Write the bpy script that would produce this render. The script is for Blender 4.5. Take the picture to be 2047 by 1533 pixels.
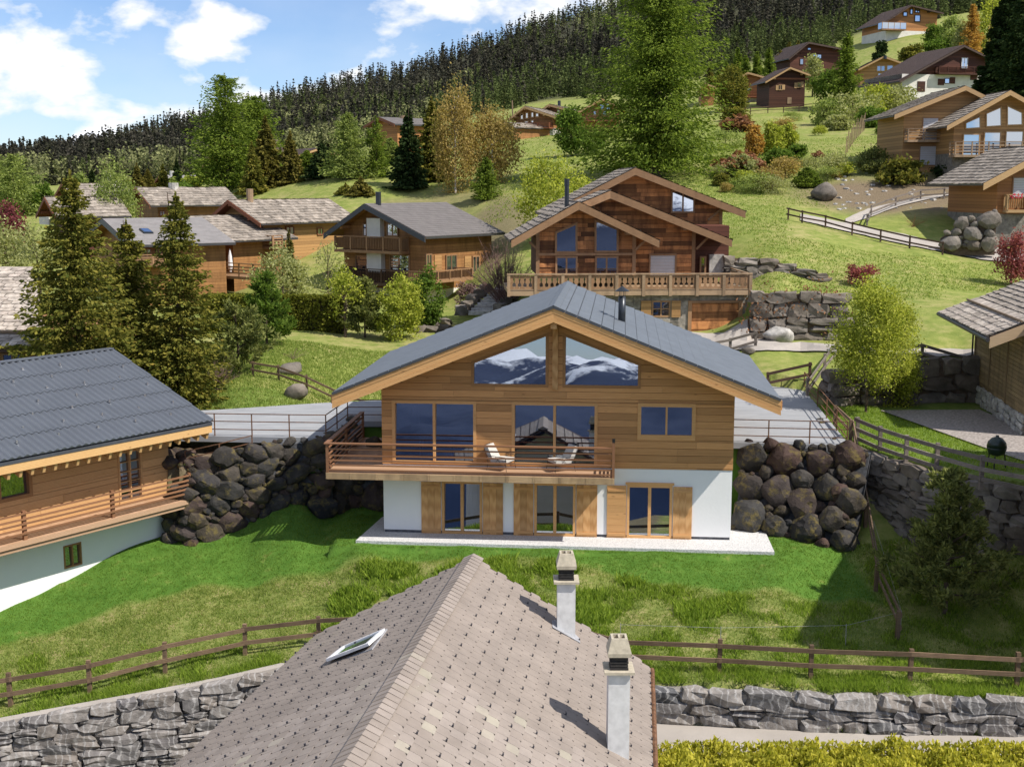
import bpy, bmesh, math, random
import numpy as np
from mathutils import Vector, Matrix, Euler, noise

for o in list(bpy.data.objects):
    bpy.data.objects.remove(o)
scene = bpy.context.scene
col = scene.collection
rnd = random.Random(11)
rng = np.random.default_rng(5)

# ------------------------------------------------------------------ camera
F = 2500.0                                   # focal length in photo pixels (2047 wide)
PIT = math.atan((766.5 - 372.0) / F)         # looking slightly down
CZ = 13.7085                                 # camera height over the lawn of the new chalet
cam_d = bpy.data.cameras.new('camera')
cam = bpy.data.objects.new('camera', cam_d)
col.objects.link(cam)
cam.location = (0, 0, CZ)
cam.rotation_euler = (math.pi / 2 - PIT, 0, 0)
cam_d.sensor_width = 36.0
cam_d.lens = 36.0 * F / 2047.0
cam_d.clip_start = 0.5
cam_d.clip_end = 30000
scene.camera = cam
scene.render.resolution_x = 1024
scene.render.resolution_y = 766

# ------------------------------------------------------------------ light
SUN = Vector((3.40, -1.705, 4.55)).normalized()
SUN_EL = math.asin(SUN.z)
SUN_AZ = math.atan2(SUN.x, SUN.y)
sun_d = bpy.data.lights.new('sun', 'SUN')
sun_d.energy = 4.6
sun_d.angle = math.radians(0.5)
sun_d.color = (1.0, 0.94, 0.85)
sun = bpy.data.objects.new('sun', sun_d)
col.objects.link(sun)
sun.rotation_euler = SUN.to_track_quat('Z', 'Y').to_euler()
sun.location = SUN * 60

world = bpy.data.worlds.new('World')
scene.world = world
world.use_nodes = True
def build_world():
    nt = world.node_tree
    N = nt.nodes; L = nt.links
    N.clear()
    out = N.new('ShaderNodeOutputWorld')
    bg = N.new('ShaderNodeBackground')
    bg.inputs['Strength'].default_value = 0.095
    sky = N.new('ShaderNodeTexSky')
    sky.sky_type = 'NISHITA'
    sky.sun_disc = False
    sky.sun_elevation = SUN_EL
    sky.sun_rotation = SUN_AZ
    sky.altitude = 1500
    sky.air_density = 1.0
    sky.dust_density = 0.6
    sky.ozone_density = 1.5
    tc = N.new('ShaderNodeTexCoord')
    mp = N.new('ShaderNodeMapping')
    mp.inputs['Location'].default_value = (3.1, 0.4, 1.75)
    mp.inputs['Scale'].default_value = (11.0, 11.0, 21.0)
    L.new(tc.outputs['Generated'], mp.inputs['Vector'])
    n1 = N.new('ShaderNodeTexNoise')
    n1.inputs['Scale'].default_value = 1.0
    n1.inputs['Detail'].default_value = 9.0
    n1.inputs['Roughness'].default_value = 0.52
    n1.inputs['Distortion'].default_value = 0.1
    L.new(mp.outputs[0], n1.inputs['Vector'])
    r1 = N.new('ShaderNodeValToRGB')
    r1.color_ramp.elements[0].position = 0.508
    r1.color_ramp.elements[0].color = (0, 0, 0, 1)
    r1.color_ramp.elements[1].position = 0.585
    r1.color_ramp.elements[1].color = (1, 1, 1, 1)
    L.new(n1.outputs['Fac'], r1.inputs['Fac'])
    n2 = N.new('ShaderNodeTexNoise')            # thin veil of high cloud
    n2.inputs['Scale'].default_value = 0.8
    n2.inputs['Detail'].default_value = 6.0
    L.new(mp.outputs[0], n2.inputs['Vector'])
    m2 = N.new('ShaderNodeMapRange')
    m2.inputs[1].default_value = 0.35; m2.inputs[2].default_value = 0.75
    m2.inputs[3].default_value = 0.0; m2.inputs[4].default_value = 0.3
    L.new(n2.outputs['Fac'], m2.inputs[0])
    pale = N.new('ShaderNodeMix'); pale.data_type = 'RGBA'
    pale.inputs[7].default_value = (6.6, 7.4, 8.6, 1)
    blue = N.new('ShaderNodeMix'); blue.data_type = 'RGBA'; blue.blend_type = 'MULTIPLY'; blue.inputs[0].default_value = 1.0
    blue.inputs[7].default_value = (0.88, 0.97, 1.16, 1)
    L.new(sky.outputs[0], blue.inputs[6])
    L.new(m2.outputs[0], pale.inputs[0]); L.new(blue.outputs[2], pale.inputs[6])
    mix = N.new('ShaderNodeMix'); mix.data_type = 'RGBA'
    mix.inputs[7].default_value = (8.6, 8.7, 8.8, 1)
    L.new(r1.outputs[0], mix.inputs[0]); L.new(pale.outputs[2], mix.inputs[6])
    L.new(mix.outputs[2], bg.inputs['Color'])
    L.new(bg.outputs[0], out.inputs['Surface'])
build_world()
scene.view_settings.view_transform = 'Standard'
scene.view_settings.look = 'None'
scene.view_settings.exposure = 0.38
scene.view_settings.gamma = 1.0
scene.view_settings.use_curve_mapping = False

# ------------------------------------------------------------------ pixel helpers (photo pixels -> directions)
_c, _s = math.cos(PIT), math.sin(PIT)
def ray(px, py):
    u = (px - 1023.5) / F; w = (py - 766.5) / F
    return Vector((u, _c - w * _s, -_s - w * _c))
CAM = Vector((0, 0, CZ))
def at(px, py, Y):
    d = ray(px, py)
    return CAM + d * (Y / d.y)
def onz(px, py, z):
    d = ray(px, py)
    return CAM + d * ((z - CZ) / d.z)
class Frame:
    """x to the right along a facade, y into the building, z up"""
    def __init__(self, origin, yaw):
        self.o = Vector(origin); self.yaw = yaw
        self.ex = Vector((math.cos(yaw), -math.sin(yaw), 0))
        self.ey = Vector((math.sin(yaw), math.cos(yaw), 0))
    def px(self, px, py, b=0.0):
        d = ray(px, py)
        t = ((self.o + self.ey * b - CAM).dot(self.ey)) / d.dot(self.ey)
        p = CAM + d * t - self.o
        return (p.dot(self.ex), p.z)
    def loc(self, p):
        p = Vector(p) - self.o
        return Vector((p.dot(self.ex), p.dot(self.ey), p.z))
    def world(self, a, b, c):
        return self.o + self.ex * a + self.ey * b + Vector((0, 0, c))
    @property
    def rz(self):
        return -self.yaw

# ------------------------------------------------------------------ materials
MATS = {}
def _nodes(name):
    m = bpy.data.materials.new(name); m.use_nodes = True
    nt = m.node_tree; nt.nodes.clear()
    out = nt.nodes.new('ShaderNodeOutputMaterial')
    return m, nt, out
def _pos(nt, scale=(1, 1, 1), rot=(0, 0, 0)):
    g = nt.nodes.new('ShaderNodeNewGeometry')
    mp = nt.nodes.new('ShaderNodeMapping')
    mp.vector_type = 'POINT'
    mp.inputs['Rotation'].default_value = rot
    mp.inputs['Scale'].default_value = scale
    # rotate first, then stretch
    if rot != (0, 0, 0):
        mr = nt.nodes.new('ShaderNodeMapping')
        mr.inputs['Rotation'].default_value = rot
        mp.inputs['Rotation'].default_value = (0, 0, 0)
        nt.links.new(g.outputs['Position'], mr.inputs['Vector'])
        nt.links.new(mr.outputs[0], mp.inputs['Vector'])
    else:
        nt.links.new(g.outputs['Position'], mp.inputs['Vector'])
    return mp.outputs[0]
def _noise(nt, vec, scale, detail=4, rough=0.55, dist=0.0):
    n = nt.nodes.new('ShaderNodeTexNoise')
    n.inputs['Scale'].default_value = scale
    n.inputs['Detail'].default_value = detail
    n.inputs['Roughness'].default_value = rough
    n.inputs['Distortion'].default_value = dist
    nt.links.new(vec, n.inputs['Vector'])
    return n.outputs['Fac']
def _ramp(nt, fac, stops):
    r = nt.nodes.new('ShaderNodeValToRGB')
    e = r.color_ramp.elements
    while len(e) < len(stops): e.new(0.5)
    for i, (p, c) in enumerate(stops):
        e[i].position = p
        e[i].color = (c[0], c[1], c[2], 1) if hasattr(c, '__len__') else (c, c, c, 1)
    nt.links.new(fac, r.inputs['Fac'])
    return r.outputs['Color']
def _mix(nt, fac, a, b, mode='MIX'):
    m = nt.nodes.new('ShaderNodeMix'); m.data_type = 'RGBA'; m.blend_type = mode
    for s, v in ((0, fac), (6, a), (7, b)):
        if isinstance(v, (int, float)): m.inputs[s].default_value = v
        elif isinstance(v, (tuple, list)): m.inputs[s].default_value = (v[0], v[1], v[2], 1)
        else: nt.links.new(v, m.inputs[s])
    return m.outputs[2]
def _math(nt, op, a, b=0.0):
    m = nt.nodes.new('ShaderNodeMath'); m.operation = op
    for s, v in ((0, a), (1, b)):
        if isinstance(v, (int, float)): m.inputs[s].default_value = v
        else: nt.links.new(v, m.inputs[s])
    return m.outputs[0]
def _bump(nt, h, strength, dist=0.02):
    b = nt.nodes.new('ShaderNodeBump')
    b.inputs['Strength'].default_value = strength
    b.inputs['Distance'].default_value = dist
    nt.links.new(h, b.inputs['Height'])
    return b.outputs[0]
def _prin(nt, out, color, rough=0.7, bump=None, spec=0.3, metal=0.0):
    p = nt.nodes.new('ShaderNodeBsdfPrincipled')
    if isinstance(color, (tuple, list)): p.inputs['Base Color'].default_value = (*color, 1)
    else: nt.links.new(color, p.inputs['Base Color'])
    p.inputs['Roughness'].default_value = rough
    p.inputs['Specular IOR Level'].default_value = spec
    p.inputs['Metallic'].default_value = metal
    if bump is not None: nt.links.new(bump, p.inputs['Normal'])
    nt.links.new(p.outputs[0], out.inputs['Surface'])
    return p
def _objrand(nt):
    o = nt.nodes.new('ShaderNodeObjectInfo')
    return o.outputs['Random']
def _island(nt):
    g = nt.nodes.new('ShaderNodeNewGeometry')
    return g.outputs['Random Per Island']

def wood(name, c1, c2, grain=(1.2, 14, 14), rot=0.0, vary=0.25, rough=0.65, weather=None, knots=True, island=False, stain=0.0, boards=0.0):
    """boards: colour grain along x (after turning by rot), each piece a little different"""
    m, nt, out = _nodes(name)
    v = _pos(nt, grain, (0, 0, rot))
    rv = _island(nt) if island else _objrand(nt)
    add = nt.nodes.new('ShaderNodeVectorMath'); add.operation = 'ADD'
    cmb = nt.nodes.new('ShaderNodeCombineXYZ')
    nt.links.new(_math(nt, 'MULTIPLY', rv, 37.0), cmb.inputs[0])
    nt.links.new(_math(nt, 'MULTIPLY', rv, 91.0), cmb.inputs[1])
    nt.links.new(v, add.inputs[0]); nt.links.new(cmb.outputs[0], add.inputs[1])
    v = add.outputs[0]
    n = _noise(nt, v, 1.0, 6, 0.6, 1.2)
    w = nt.nodes.new('ShaderNodeTexWave')
    w.wave_type = 'BANDS'; w.bands_direction = 'Z'
    w.inputs['Scale'].default_value = 0.45
    w.inputs['Distortion'].default_value = 6.0
    w.inputs['Detail'].default_value = 2.0
    w.inputs['Detail Scale'].default_value = 0.6
    nt.links.new(v, w.inputs['Vector'])
    g = _math(nt, 'ADD', _math(nt, 'MULTIPLY', n, 0.6), _math(nt, 'MULTIPLY', w.outputs['Fac'], 0.4))
    c = _ramp(nt, g, [(0.25, c2), (0.72, c1)])
    vv = nt.nodes.new('ShaderNodeMapRange')
    nt.links.new(rv, vv.inputs[0])
    vv.inputs[3].default_value = 1 - vary; vv.inputs[4].default_value = 1 + vary
    c = _mix(nt, 1.0, c, vv.outputs[0], 'MULTIPLY')
    if knots:
        vo = nt.nodes.new('ShaderNodeTexVoronoi')
        vo.inputs['Scale'].default_value = 1.0
        kv = _pos(nt, (0.9, 2.6, 2.6), (0, 0, rot))
        nt.links.new(kv, vo.inputs['Vector'])
        k = _ramp(nt, vo.outputs['Distance'], [(0.03, 1.0), (0.09, 0.0)])
        c = _mix(nt, _math(nt, 'MULTIPLY', k, 0.6), c, (c2[0] * .35, c2[1] * .3, c2[2] * .3))
    if boards:
        g2 = nt.nodes.new('ShaderNodeNewGeometry'); sx = nt.nodes.new('ShaderNodeSeparateXYZ'); nt.links.new(g2.outputs['Position'], sx.inputs[0])
        q = _math(nt, 'DIVIDE', sx.outputs[2], boards)
        wn_ = nt.nodes.new('ShaderNodeTexWhiteNoise'); wn_.noise_dimensions = '1D'; nt.links.new(_math(nt, 'FLOOR', q), wn_.inputs['W'])
        mr_ = nt.nodes.new('ShaderNodeMapRange'); nt.links.new(wn_.outputs['Value'], mr_.inputs[0]); mr_.inputs[3].default_value = .72; mr_.inputs[4].default_value = 1.25
        c = _mix(nt, 1.0, c, mr_.outputs[0], 'MULTIPLY')
        c = _mix(nt, _ramp(nt, _math(nt, 'FRACT', q), [(0.05, .75), (0.12, 0.0)]), c, (c2[0] * .25, c2[1] * .25, c2[2] * .25))
    if weather:
        wn = _noise(nt, _pos(nt, (0.6, 0.6, 0.9)), 1.0, 5, 0.6)
        c = _mix(nt, _ramp(nt, wn, [(0.42, 0.0), (0.62, 0.75)]), c, weather)
    if stain:
        sn = _noise(nt, _pos(nt, (1.1, 1.1, 0.3)), 2.0, 5, 0.6)
        c = _mix(nt, _ramp(nt, sn, [(0.45, 0.0), (0.7, stain)]), c, (c2[0] * .4, c2[1] * .4, c2[2] * .45))
    _prin(nt, out, c, rough, _bump(nt, g, 0.25, 0.01), 0.25)
    MATS[name] = m
    return m
def plain(name, c, rough=0.6, vary=0.0, noise_amt=0.15, scale=3.0, metal=0.0, spec=0.3, bump=0.0):
    m, nt, out = _nodes(name)
    n = _noise(nt, _pos(nt), scale, 6, 0.6)
    cc = _ramp(nt, n, [(0.3, tuple(x * (1 - noise_amt) for x in c)), (0.7, tuple(min(1, x * (1 + noise_amt)) for x in c))])
    if vary:
        vv = nt.nodes.new('ShaderNodeMapRange')
        nt.links.new(_objrand(nt), vv.inputs[0])
        vv.inputs[3].default_value = 1 - vary; vv.inputs[4].default_value = 1 + vary
        cc = _mix(nt, 1.0, cc, vv.outputs[0], 'MULTIPLY')
    bp = _bump(nt, _noise(nt, _pos(nt), scale * 8, 5, 0.6), bump, 0.02) if bump else None
    _prin(nt, out, cc, rough, bp, spec, metal)
    MATS[name] = m
    return m
def stone(name, cols, scale=2.0, rough=0.9, lichen=None, island=False, bump=0.8, vein=None):
    m, nt, out = _nodes(name)
    rv = _island(nt) if island else _objrand(nt)
    base = _ramp(nt, rv, [(i / max(1, len(cols) - 1), c) for i, c in enumerate(cols)])
    p = _pos(nt)
    n = _noise(nt, p, scale, 8, 0.65)
    c = _mix(nt, 1.0, base, _ramp(nt, n, [(0.3, 0.45), (0.7, 1.35)]), 'MULTIPLY')
    if lichen:
        ln = _noise(nt, p, scale * 1.7, 6, 0.7)
        c = _mix(nt, _ramp(nt, ln, [(0.52, 0.0), (0.66, 0.75)]), c, lichen)
    if vein:
        w = nt.nodes.new('ShaderNodeTexWave'); w.inputs['Scale'].default_value = 1.3
        w.inputs['Distortion'].default_value = 14.0; w.inputs['Detail'].default_value = 4.0
        nt.links.new(p, w.inputs['Vector'])
        c = _mix(nt, _ramp(nt, w.outputs['Fac'], [(0.8, 0.0), (0.97, 0.6)]), c, vein)
    h = _math(nt, 'ADD', n, _math(nt, 'MULTIPLY', _noise(nt, p, scale * 7, 6, 0.7), 0.5))
    _prin(nt, out, c, rough, _bump(nt, h, bump, 0.06), 0.2)
    MATS[name] = m
    return m
def leaf(name, c1, c2, trans=0.35, patch=0.35, third=None):
    m, nt, out = _nodes(name)
    rv = _island(nt)
    n = _noise(nt, _pos(nt), patch * 2.2, 4, 0.6)
    f = _math(nt, 'ADD', _math(nt, 'MULTIPLY', rv, 0.55), _math(nt, 'MULTIPLY', n, 0.55))
    stops = [(0.25, c1), (0.8, c2)]
    if third: stops.append((0.92, third))
    c = _ramp(nt, f, stops)
    d = nt.nodes.new('ShaderNodeBsdfDiffuse'); t = nt.nodes.new('ShaderNodeBsdfTranslucent')
    nt.links.new(c, d.inputs[0])
    nt.links.new(_mix(nt, 1.0, c, (1.15, 1.2, 0.7), 'MULTIPLY'), t.inputs[0])
    ms = nt.nodes.new('ShaderNodeMixShader'); ms.inputs[0].default_value = trans
    nt.links.new(d.outputs[0], ms.inputs[1]); nt.links.new(t.outputs[0], ms.inputs[2])
    nt.links.new(ms.outputs[0], out.inputs['Surface'])
    MATS[name] = m
    return m
def glass(name, tint=(0.02, 0.03, 0.05), refl=0.5, see=0.0, gcol=(0.82, 0.88, 0.97)):
    """window pane: mirror share over a dark body (see = share that looks through)"""
    m, nt, out = _nodes(name)
    g = nt.nodes.new('ShaderNodeBsdfGlossy'); g.inputs['Roughness'].default_value = 0.004
    g.inputs['Color'].default_value = (*gcol, 1)
    d = nt.nodes.new('ShaderNodeBsdfDiffuse'); d.inputs[0].default_value = (*tint, 1)
    body = d.outputs[0]
    if see:
        t = nt.nodes.new('ShaderNodeBsdfTransparent'); t.inputs[0].default_value = (0.75, 0.8, 0.9, 1)
        ms = nt.nodes.new('ShaderNodeMixShader'); ms.inputs[0].default_value = see
        nt.links.new(d.outputs[0], ms.inputs[1]); nt.links.new(t.outputs[0], ms.inputs[2]); body = ms.outputs[0]
    lw = nt.nodes.new('ShaderNodeLayerWeight'); lw.inputs[0].default_value = 0.35
    fac = _math(nt, 'MAXIMUM', lw.outputs['Fresnel'], refl)
    ms = nt.nodes.new('ShaderNodeMixShader'); nt.links.new(fac, ms.inputs[0])
    nt.links.new(body, ms.inputs[1]); nt.links.new(g.outputs[0], ms.inputs[2])
    nt.links.new(ms.outputs[0], out.inputs['Surface'])
    MATS[name] = m
    return m

# ------------------------------------------------------------------ mesh helpers
class MB:
    def __init__(self): self.v = []; self.f = []
    def add(self, vs, fs):
        b = len(self.v); self.v += [tuple(p) for p in vs]; self.f += [tuple(i + b for i in f) for f in fs]
        return self
    def box(self, lo, hi):
        (x0, y0, z0), (x1, y1, z1) = lo, hi
        return self.add([(x0, y0, z0), (x1, y0, z0), (x1, y1, z0), (x0, y1, z0), (x0, y0, z1), (x1, y0, z1), (x1, y1, z1), (x0, y1, z1)],
                        [(3, 2, 1, 0), (4, 5, 6, 7), (0, 1, 5, 4), (1, 2, 6, 5), (2, 3, 7, 6), (3, 0, 4, 7)])
    def bar(self, a, b, w, h, up=(0, 0, 1)):
        a = Vector(a); b = Vector(b); d = (b - a)
        if d.length < 1e-6: return self
        d.normalize(); s = d.cross(Vector(up))
        if s.length < 1e-4: s = d.cross(Vector((0, 1, 0)))
        s.normalize(); u = s.cross(d)
        q = [s * (i * w / 2) + u * (j * h / 2) for i, j in ((-1, -1), (1, -1), (1, 1), (-1, 1))]
        return self.add([a + p for p in q] + [b + p for p in q],
                        [(0, 1, 2, 3), (7, 6, 5, 4), (0, 4, 5, 1), (1, 5, 6, 2), (2, 6, 7, 3), (3, 7, 4, 0)])
    def tube(self, pts, radii, n=7, cap=True):
        pts = [Vector(p) for p in pts]
        if not hasattr(radii, '__len__'): radii = [radii] * len(pts)
        rings = []; b = len(self.v)
        for i, p in enumerate(pts):
            d = (pts[min(i + 1, len(pts) - 1)] - pts[max(i - 1, 0)]).normalized()
            s = d.cross(Vector((0.13, 0.31, 1) if abs(d.z) < 0.95 else (1, 0, 0))).normalized(); u = s.cross(d)
            for k in range(n):
                a = 2 * math.pi * k / n
                self.v.append(tuple(p + (s * math.cos(a) + u * math.sin(a)) * radii[i]))
        for i in range(len(pts) - 1):
            for k in range(n):
                k2 = (k + 1) % n
                self.f.append((b + i * n + k, b + i * n + k2, b + (i + 1) * n + k2, b + (i + 1) * n + k))
        if cap:
            self.f.append(tuple(b + k for k in range(n)))
            self.f.append(tuple(b + (len(pts) - 1) * n + k for k in reversed(range(n))))
        return self
    def lathe(self, prof, n=14, c=(0, 0, 0)):
        b = len(self.v)
        for r, z in prof:
            for k in range(n):
                a = 2 * math.pi * k / n
                self.v.append((c[0] + r * math.cos(a), c[1] + r * math.sin(a), c[2] + z))
        for i in range(len(prof) - 1):
            for k in range(n):
                k2 = (k + 1) % n
                self.f.append((b + i * n + k, b + i * n + k2, b + (i + 1) * n + k2, b + (i + 1) * n + k))
        self.f.append(tuple(b + k for k in reversed(range(n))))
        self.f.append(tuple(b + (len(prof) - 1) * n + k for k in range(n)))
        return self
    def prism(self, poly, y0, y1):
        """poly in (x,z), pushed from y0 to y1"""
        n = len(poly)
        vs = [(x, y0, z) for x, z in poly] + [(x, y1, z) for x, z in poly]
        fs = [tuple(range(n)), tuple(reversed(range(n, 2 * n)))]
        fs += [(i, i + n, (i + 1) % n + n, (i + 1) % n) for i in range(n)]
        return self.add(vs, fs)
    def quad3(self, a, b, c, d): return self.add([a, b, c, d], [(0, 1, 2, 3)])
    def slab(self, a, b, c, d, t):
        """quad a b c d thickened downwards by t"""
        q = [Vector(p) for p in (a, b, c, d)]
        return self.add(q + [p - Vector((0, 0, t)) for p in q],
                        [(0, 1, 2, 3), (7, 6, 5, 4), (0, 4, 5, 1), (1, 5, 6, 2), (2, 6, 7, 3), (3, 7, 4, 0)])
    def mesh(self, name):
        me = bpy.data.meshes.new(name); me.from_pydata(self.v, [], self.f); me.update()
        return me
    def build(self, name, mat, parent=None, smooth=False, label=None):
        me = self.mesh(name); me.materials.append(MATS[mat])
        fix_normals(me)
        if smooth: me.polygons.foreach_set('use_smooth', [True] * len(me.polygons))
        o = bpy.data.objects.new(name, me); col.objects.link(o)
        if parent is not None: o.parent = parent
        if label: o['label'] = label
        return o
def fix_normals(me):
    bm = bmesh.new(); bm.from_mesh(me)
    bmesh.ops.recalc_face_normals(bm, faces=bm.faces)
    bm.to_mesh(me); bm.free()
def fast_mesh(name, V, Fc, mat, smooth=False):
    """big meshes from numpy arrays; Fc is (m,k)"""
    V = np.asarray(V, np.float32); Fc = np.asarray(Fc, np.int32)
    me = bpy.data.meshes.new(name)
    m, k = Fc.shape
    me.vertices.add(len(V)); me.vertices.foreach_set('co', V.ravel())
    me.loops.add(m * k); me.loops.foreach_set('vertex_index', Fc.ravel())
    me.polygons.add(m); me.polygons.foreach_set('loop_start', np.arange(0, m * k, k, dtype=np.int32))
    if smooth: me.polygons.foreach_set('use_smooth', np.ones(m, bool))
    me.update(calc_edges=True)
    if mat: me.materials.append(MATS[mat])
    return me
def link(name, me, parent=None, loc=(0, 0, 0), rot=(0, 0, 0), scale=(1, 1, 1)):
    o = bpy.data.objects.new(name, me); col.objects.link(o)
    o.location = loc; o.rotation_euler = rot; o.scale = scale
    if parent is not None: o.parent = parent
    return o
def thing(name, label, cat, loc=(0, 0, 0), rz=0.0, group=None):
    o = bpy.data.objects.new(name, None); col.objects.link(o)
    o.empty_display_size = 0.3
    o.location = loc; o.rotation_euler = (0, 0, rz)
    return tag(o, label, cat, group)
def tag(o, label, cat, group=None):
    o['label'] = label; o['category'] = cat
    if group: o['group'] = group
    return o
def struct(o): o['kind'] = 'structure'; return o
def stuff(o): o['kind'] = 'stuff'; return o
_shared = {}
def shared(key, mat, make):
    k = (key, mat)
    if k not in _shared:
        me = make(); me.name = key
        if len(me.materials) == 0: me.materials.append(MATS[mat])
        else: me.materials[0] = MATS[mat]
        _shared[k] = me
    return _shared[k]
def unit_box():
    mb = MB().box((-.5, -.5, -.5), (.5, .5, .5)); me = mb.mesh('box'); fix_normals(me); return me
def bx(name, parent, mat, lo, hi):
    """axis-aligned piece sharing one mesh"""
    me = shared('board', mat, unit_box)
    return link(name, me, parent, [(a + b) / 2 for a, b in zip(lo, hi)], (0, 0, 0), [max(1e-3, abs(b - a)) for a, b in zip(lo, hi)])
def beam(name, parent, mat, a, b, w, h, up=(0, 0, 1)):
    """straight piece from a to b sharing one mesh"""
    a = Vector(a); b = Vector(b); d = b - a; L = d.length; d = d.normalized()
    s = d.cross(Vector(up))
    if s.length < 1e-4: s = d.cross(Vector((0, 1, 0)))
    s.normalize(); u = s.cross(d)
    rot = Matrix((d, -s, u)).transposed().to_euler()
    return link(name, shared('board', mat, unit_box), parent, (a + b) / 2, rot, (L, w, h))
def _rock_mesh(seed, sub=2, amp=0.28, facet=0.0, fr=1.3):
    bm = bmesh.new(); bmesh.ops.create_icosphere(bm, subdivisions=sub, radius=0.5)
    r = random.Random(seed)
    off = Vector((r.uniform(-50, 50), r.uniform(-50, 50), r.uniform(-50, 50)))
    planes = [(Vector((r.gauss(0, 1), r.gauss(0, 1), r.gauss(0, 1))).normalized(), r.uniform(0.33, 0.46)) for _ in range(13)]
    for v in bm.verts:
        n = v.co.normalized()
        v.co *= 1 + amp * noise.noise(n * fr + off) + amp * 0.35 * noise.noise(n * fr * 3.1 + off) + amp * .12 * noise.noise(n * fr * 8 + off)
        if facet:
            for pn, pd in planes:
                e = v.co.dot(pn) - pd
                if e > 0: v.co -= pn * e * facet
    me = bpy.data.meshes.new('rock'); bm.to_mesh(me); bm.free()
    return me
def rock(name, parent, mat, seed, loc, rot, scale, sub=2, amp=0.28, facet=0.0, smooth=True, fr=1.3):
    def mk():
        me = _rock_mesh(seed, sub, amp, facet, fr)
        if smooth: me.polygons.foreach_set('use_smooth', [True] * len(me.polygons))
        return me
    return link(name, shared('rock%d_%d_%g_%d' % (seed, sub, facet, smooth), mat, mk), parent, loc, rot, scale)
def _block_mesh(seed, j=0.12):
    """rough squared stone, 1x1x1, 48 triangles"""
    r = random.Random(seed)
    bm = bmesh.new(); bmesh.ops.create_cube(bm, size=1.0)
    bmesh.ops.subdivide_edges(bm, edges=bm.edges[:], cuts=1, use_grid_fill=True)
    for v in bm.verts:
        n = sum(1 for c in v.co if abs(c) > 0.4)
        pull = {3: 0.80, 2: 0.91, 1: 1.0, 0: 1.0}[n]
        v.co = Vector((v.co.x * pull, v.co.y * pull, v.co.z * pull)) + Vector((r.uniform(-j, j), r.uniform(-j, j), r.uniform(-j, j)))
    me = bpy.data.meshes.new('block'); bm.to_mesh(me); bm.free()
    return me
def block(name, parent, mat, seed, loc, rot, scale, smooth=False):
    def mk():
        me = _block_mesh(seed)
        if smooth: me.polygons.foreach_set('use_smooth', [True] * len(me.polygons))
        return me
    return link(name, shared('block%d' % seed, mat, mk), parent, loc, rot, scale)
# ------------------------------------------------------------------ material library
LARCH = wood('larch', (0.60, 0.325, 0.135), (0.43, 0.205, 0.072), rot=0.088)
wood('larch_warm', (0.66, 0.38, 0.165), (0.52, 0.27, 0.10), rot=0.088, vary=0.12)
wood('larch_upright', (0.60, 0.345, 0.15), (0.45, 0.23, 0.085), grain=(14, 14, 1.2), vary=0.18)
wood('larch_side', (0.64, 0.385, 0.18), (0.50, 0.27, 0.105), rot=-0.63, vary=0.14)
wood('larch_beam', (0.62, 0.40, 0.18), (0.52, 0.30, 0.12), rot=-0.63, vary=0.08)
wood('rail_brown', (0.27, 0.135, 0.07), (0.20, 0.095, 0.048), vary=0.12, knots=False)
wood('deck', (0.52, 0.34, 0.22), (0.40, 0.25, 0.15), vary=0.14, knots=False)
wood('deck_edge', (0.50, 0.36, 0.21), (0.36, 0.23, 0.12), vary=0.16, stain=0.5)
wood('frame_wood', (0.36, 0.19, 0.08), (0.27, 0.135, 0.053), vary=0.1, knots=False)
wood('fence_brown', (0.20, 0.135, 0.085), (0.115, 0.075, 0.048), vary=0.3, knots=False, stain=0.4)
wood('fence_grey', (0.235, 0.20, 0.175), (0.13, 0.105, 0.09), vary=0.25, knots=False, stain=0.4)
wood('fence_dark', (0.105, 0.062, 0.042), (0.06, 0.036, 0.026), vary=0.25, knots=False)
wood('old_red', (0.52, 0.24, 0.085), (0.18, 0.062, 0.028), vary=0.75, rot=-0.06, stain=0.8)
wood('old_trim', (0.36, 0.215, 0.115), (0.24, 0.13, 0.066), vary=0.2, knots=False, stain=0.3)
wood('old_grey', (0.38, 0.27, 0.17), (0.24, 0.155, 0.09), vary=0.3, knots=False, stain=0.5)
wood('chalet_brown', (0.38, 0.195, 0.075), (0.25, 0.115, 0.043), vary=0.2, stain=0.5, island=True, boards=0.24)
wood('chalet_honey', (0.46, 0.27, 0.115), (0.34, 0.18, 0.068), vary=0.15, island=True, boards=0.26)
wood('chalet_orange', (0.42, 0.20, 0.075), (0.30, 0.125, 0.045), vary=0.15, island=True, boards=0.26)
wood('chalet_dark', (0.085, 0.034, 0.02), (0.045, 0.018, 0.012), vary=0.3, island=True, boards=0.3)
wood('chalet_plum', (0.12, 0.045, 0.028), (0.075, 0.027, 0.018), vary=0.2, island=True, boards=0.3)
wood('trim_honey', (0.50, 0.33, 0.17), (0.40, 0.245, 0.11), vary=0.1, knots=False)
wood('trim_red', (0.26, 0.10, 0.05), (0.17, 0.06, 0.03), vary=0.1, knots=False)
wood('neighbour_wall', (0.34, 0.245, 0.135), (0.21, 0.14, 0.07), grain=(14, 1.2, 14), vary=0.25, stain=0.5)
wood('neighbour_trim', (0.52, 0.38, 0.235), (0.42, 0.29, 0.17), vary=0.1, knots=False)
wood('bark', (0.13, 0.09, 0.065), (0.06, 0.042, 0.03), grain=(6, 6, 1.5), vary=0.2, knots=False)
plain('birch_bark', (0.55, 0.50, 0.45), 0.8, noise_amt=0.4, scale=4)
plain('render_white', (0.80, 0.80, 0.79), 0.9, noise_amt=0.02, scale=1.2, bump=0.25)
plain('old_white', (0.66, 0.63, 0.58), 0.9, noise_amt=0.12, scale=0.8)
plain('concrete', (0.42, 0.40, 0.37), 0.95, noise_amt=0.2, scale=0.7)
plain('path_concrete', (0.37, 0.335, 0.30), 0.95, noise_amt=0.12, scale=0.5, bump=0.2)
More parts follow.
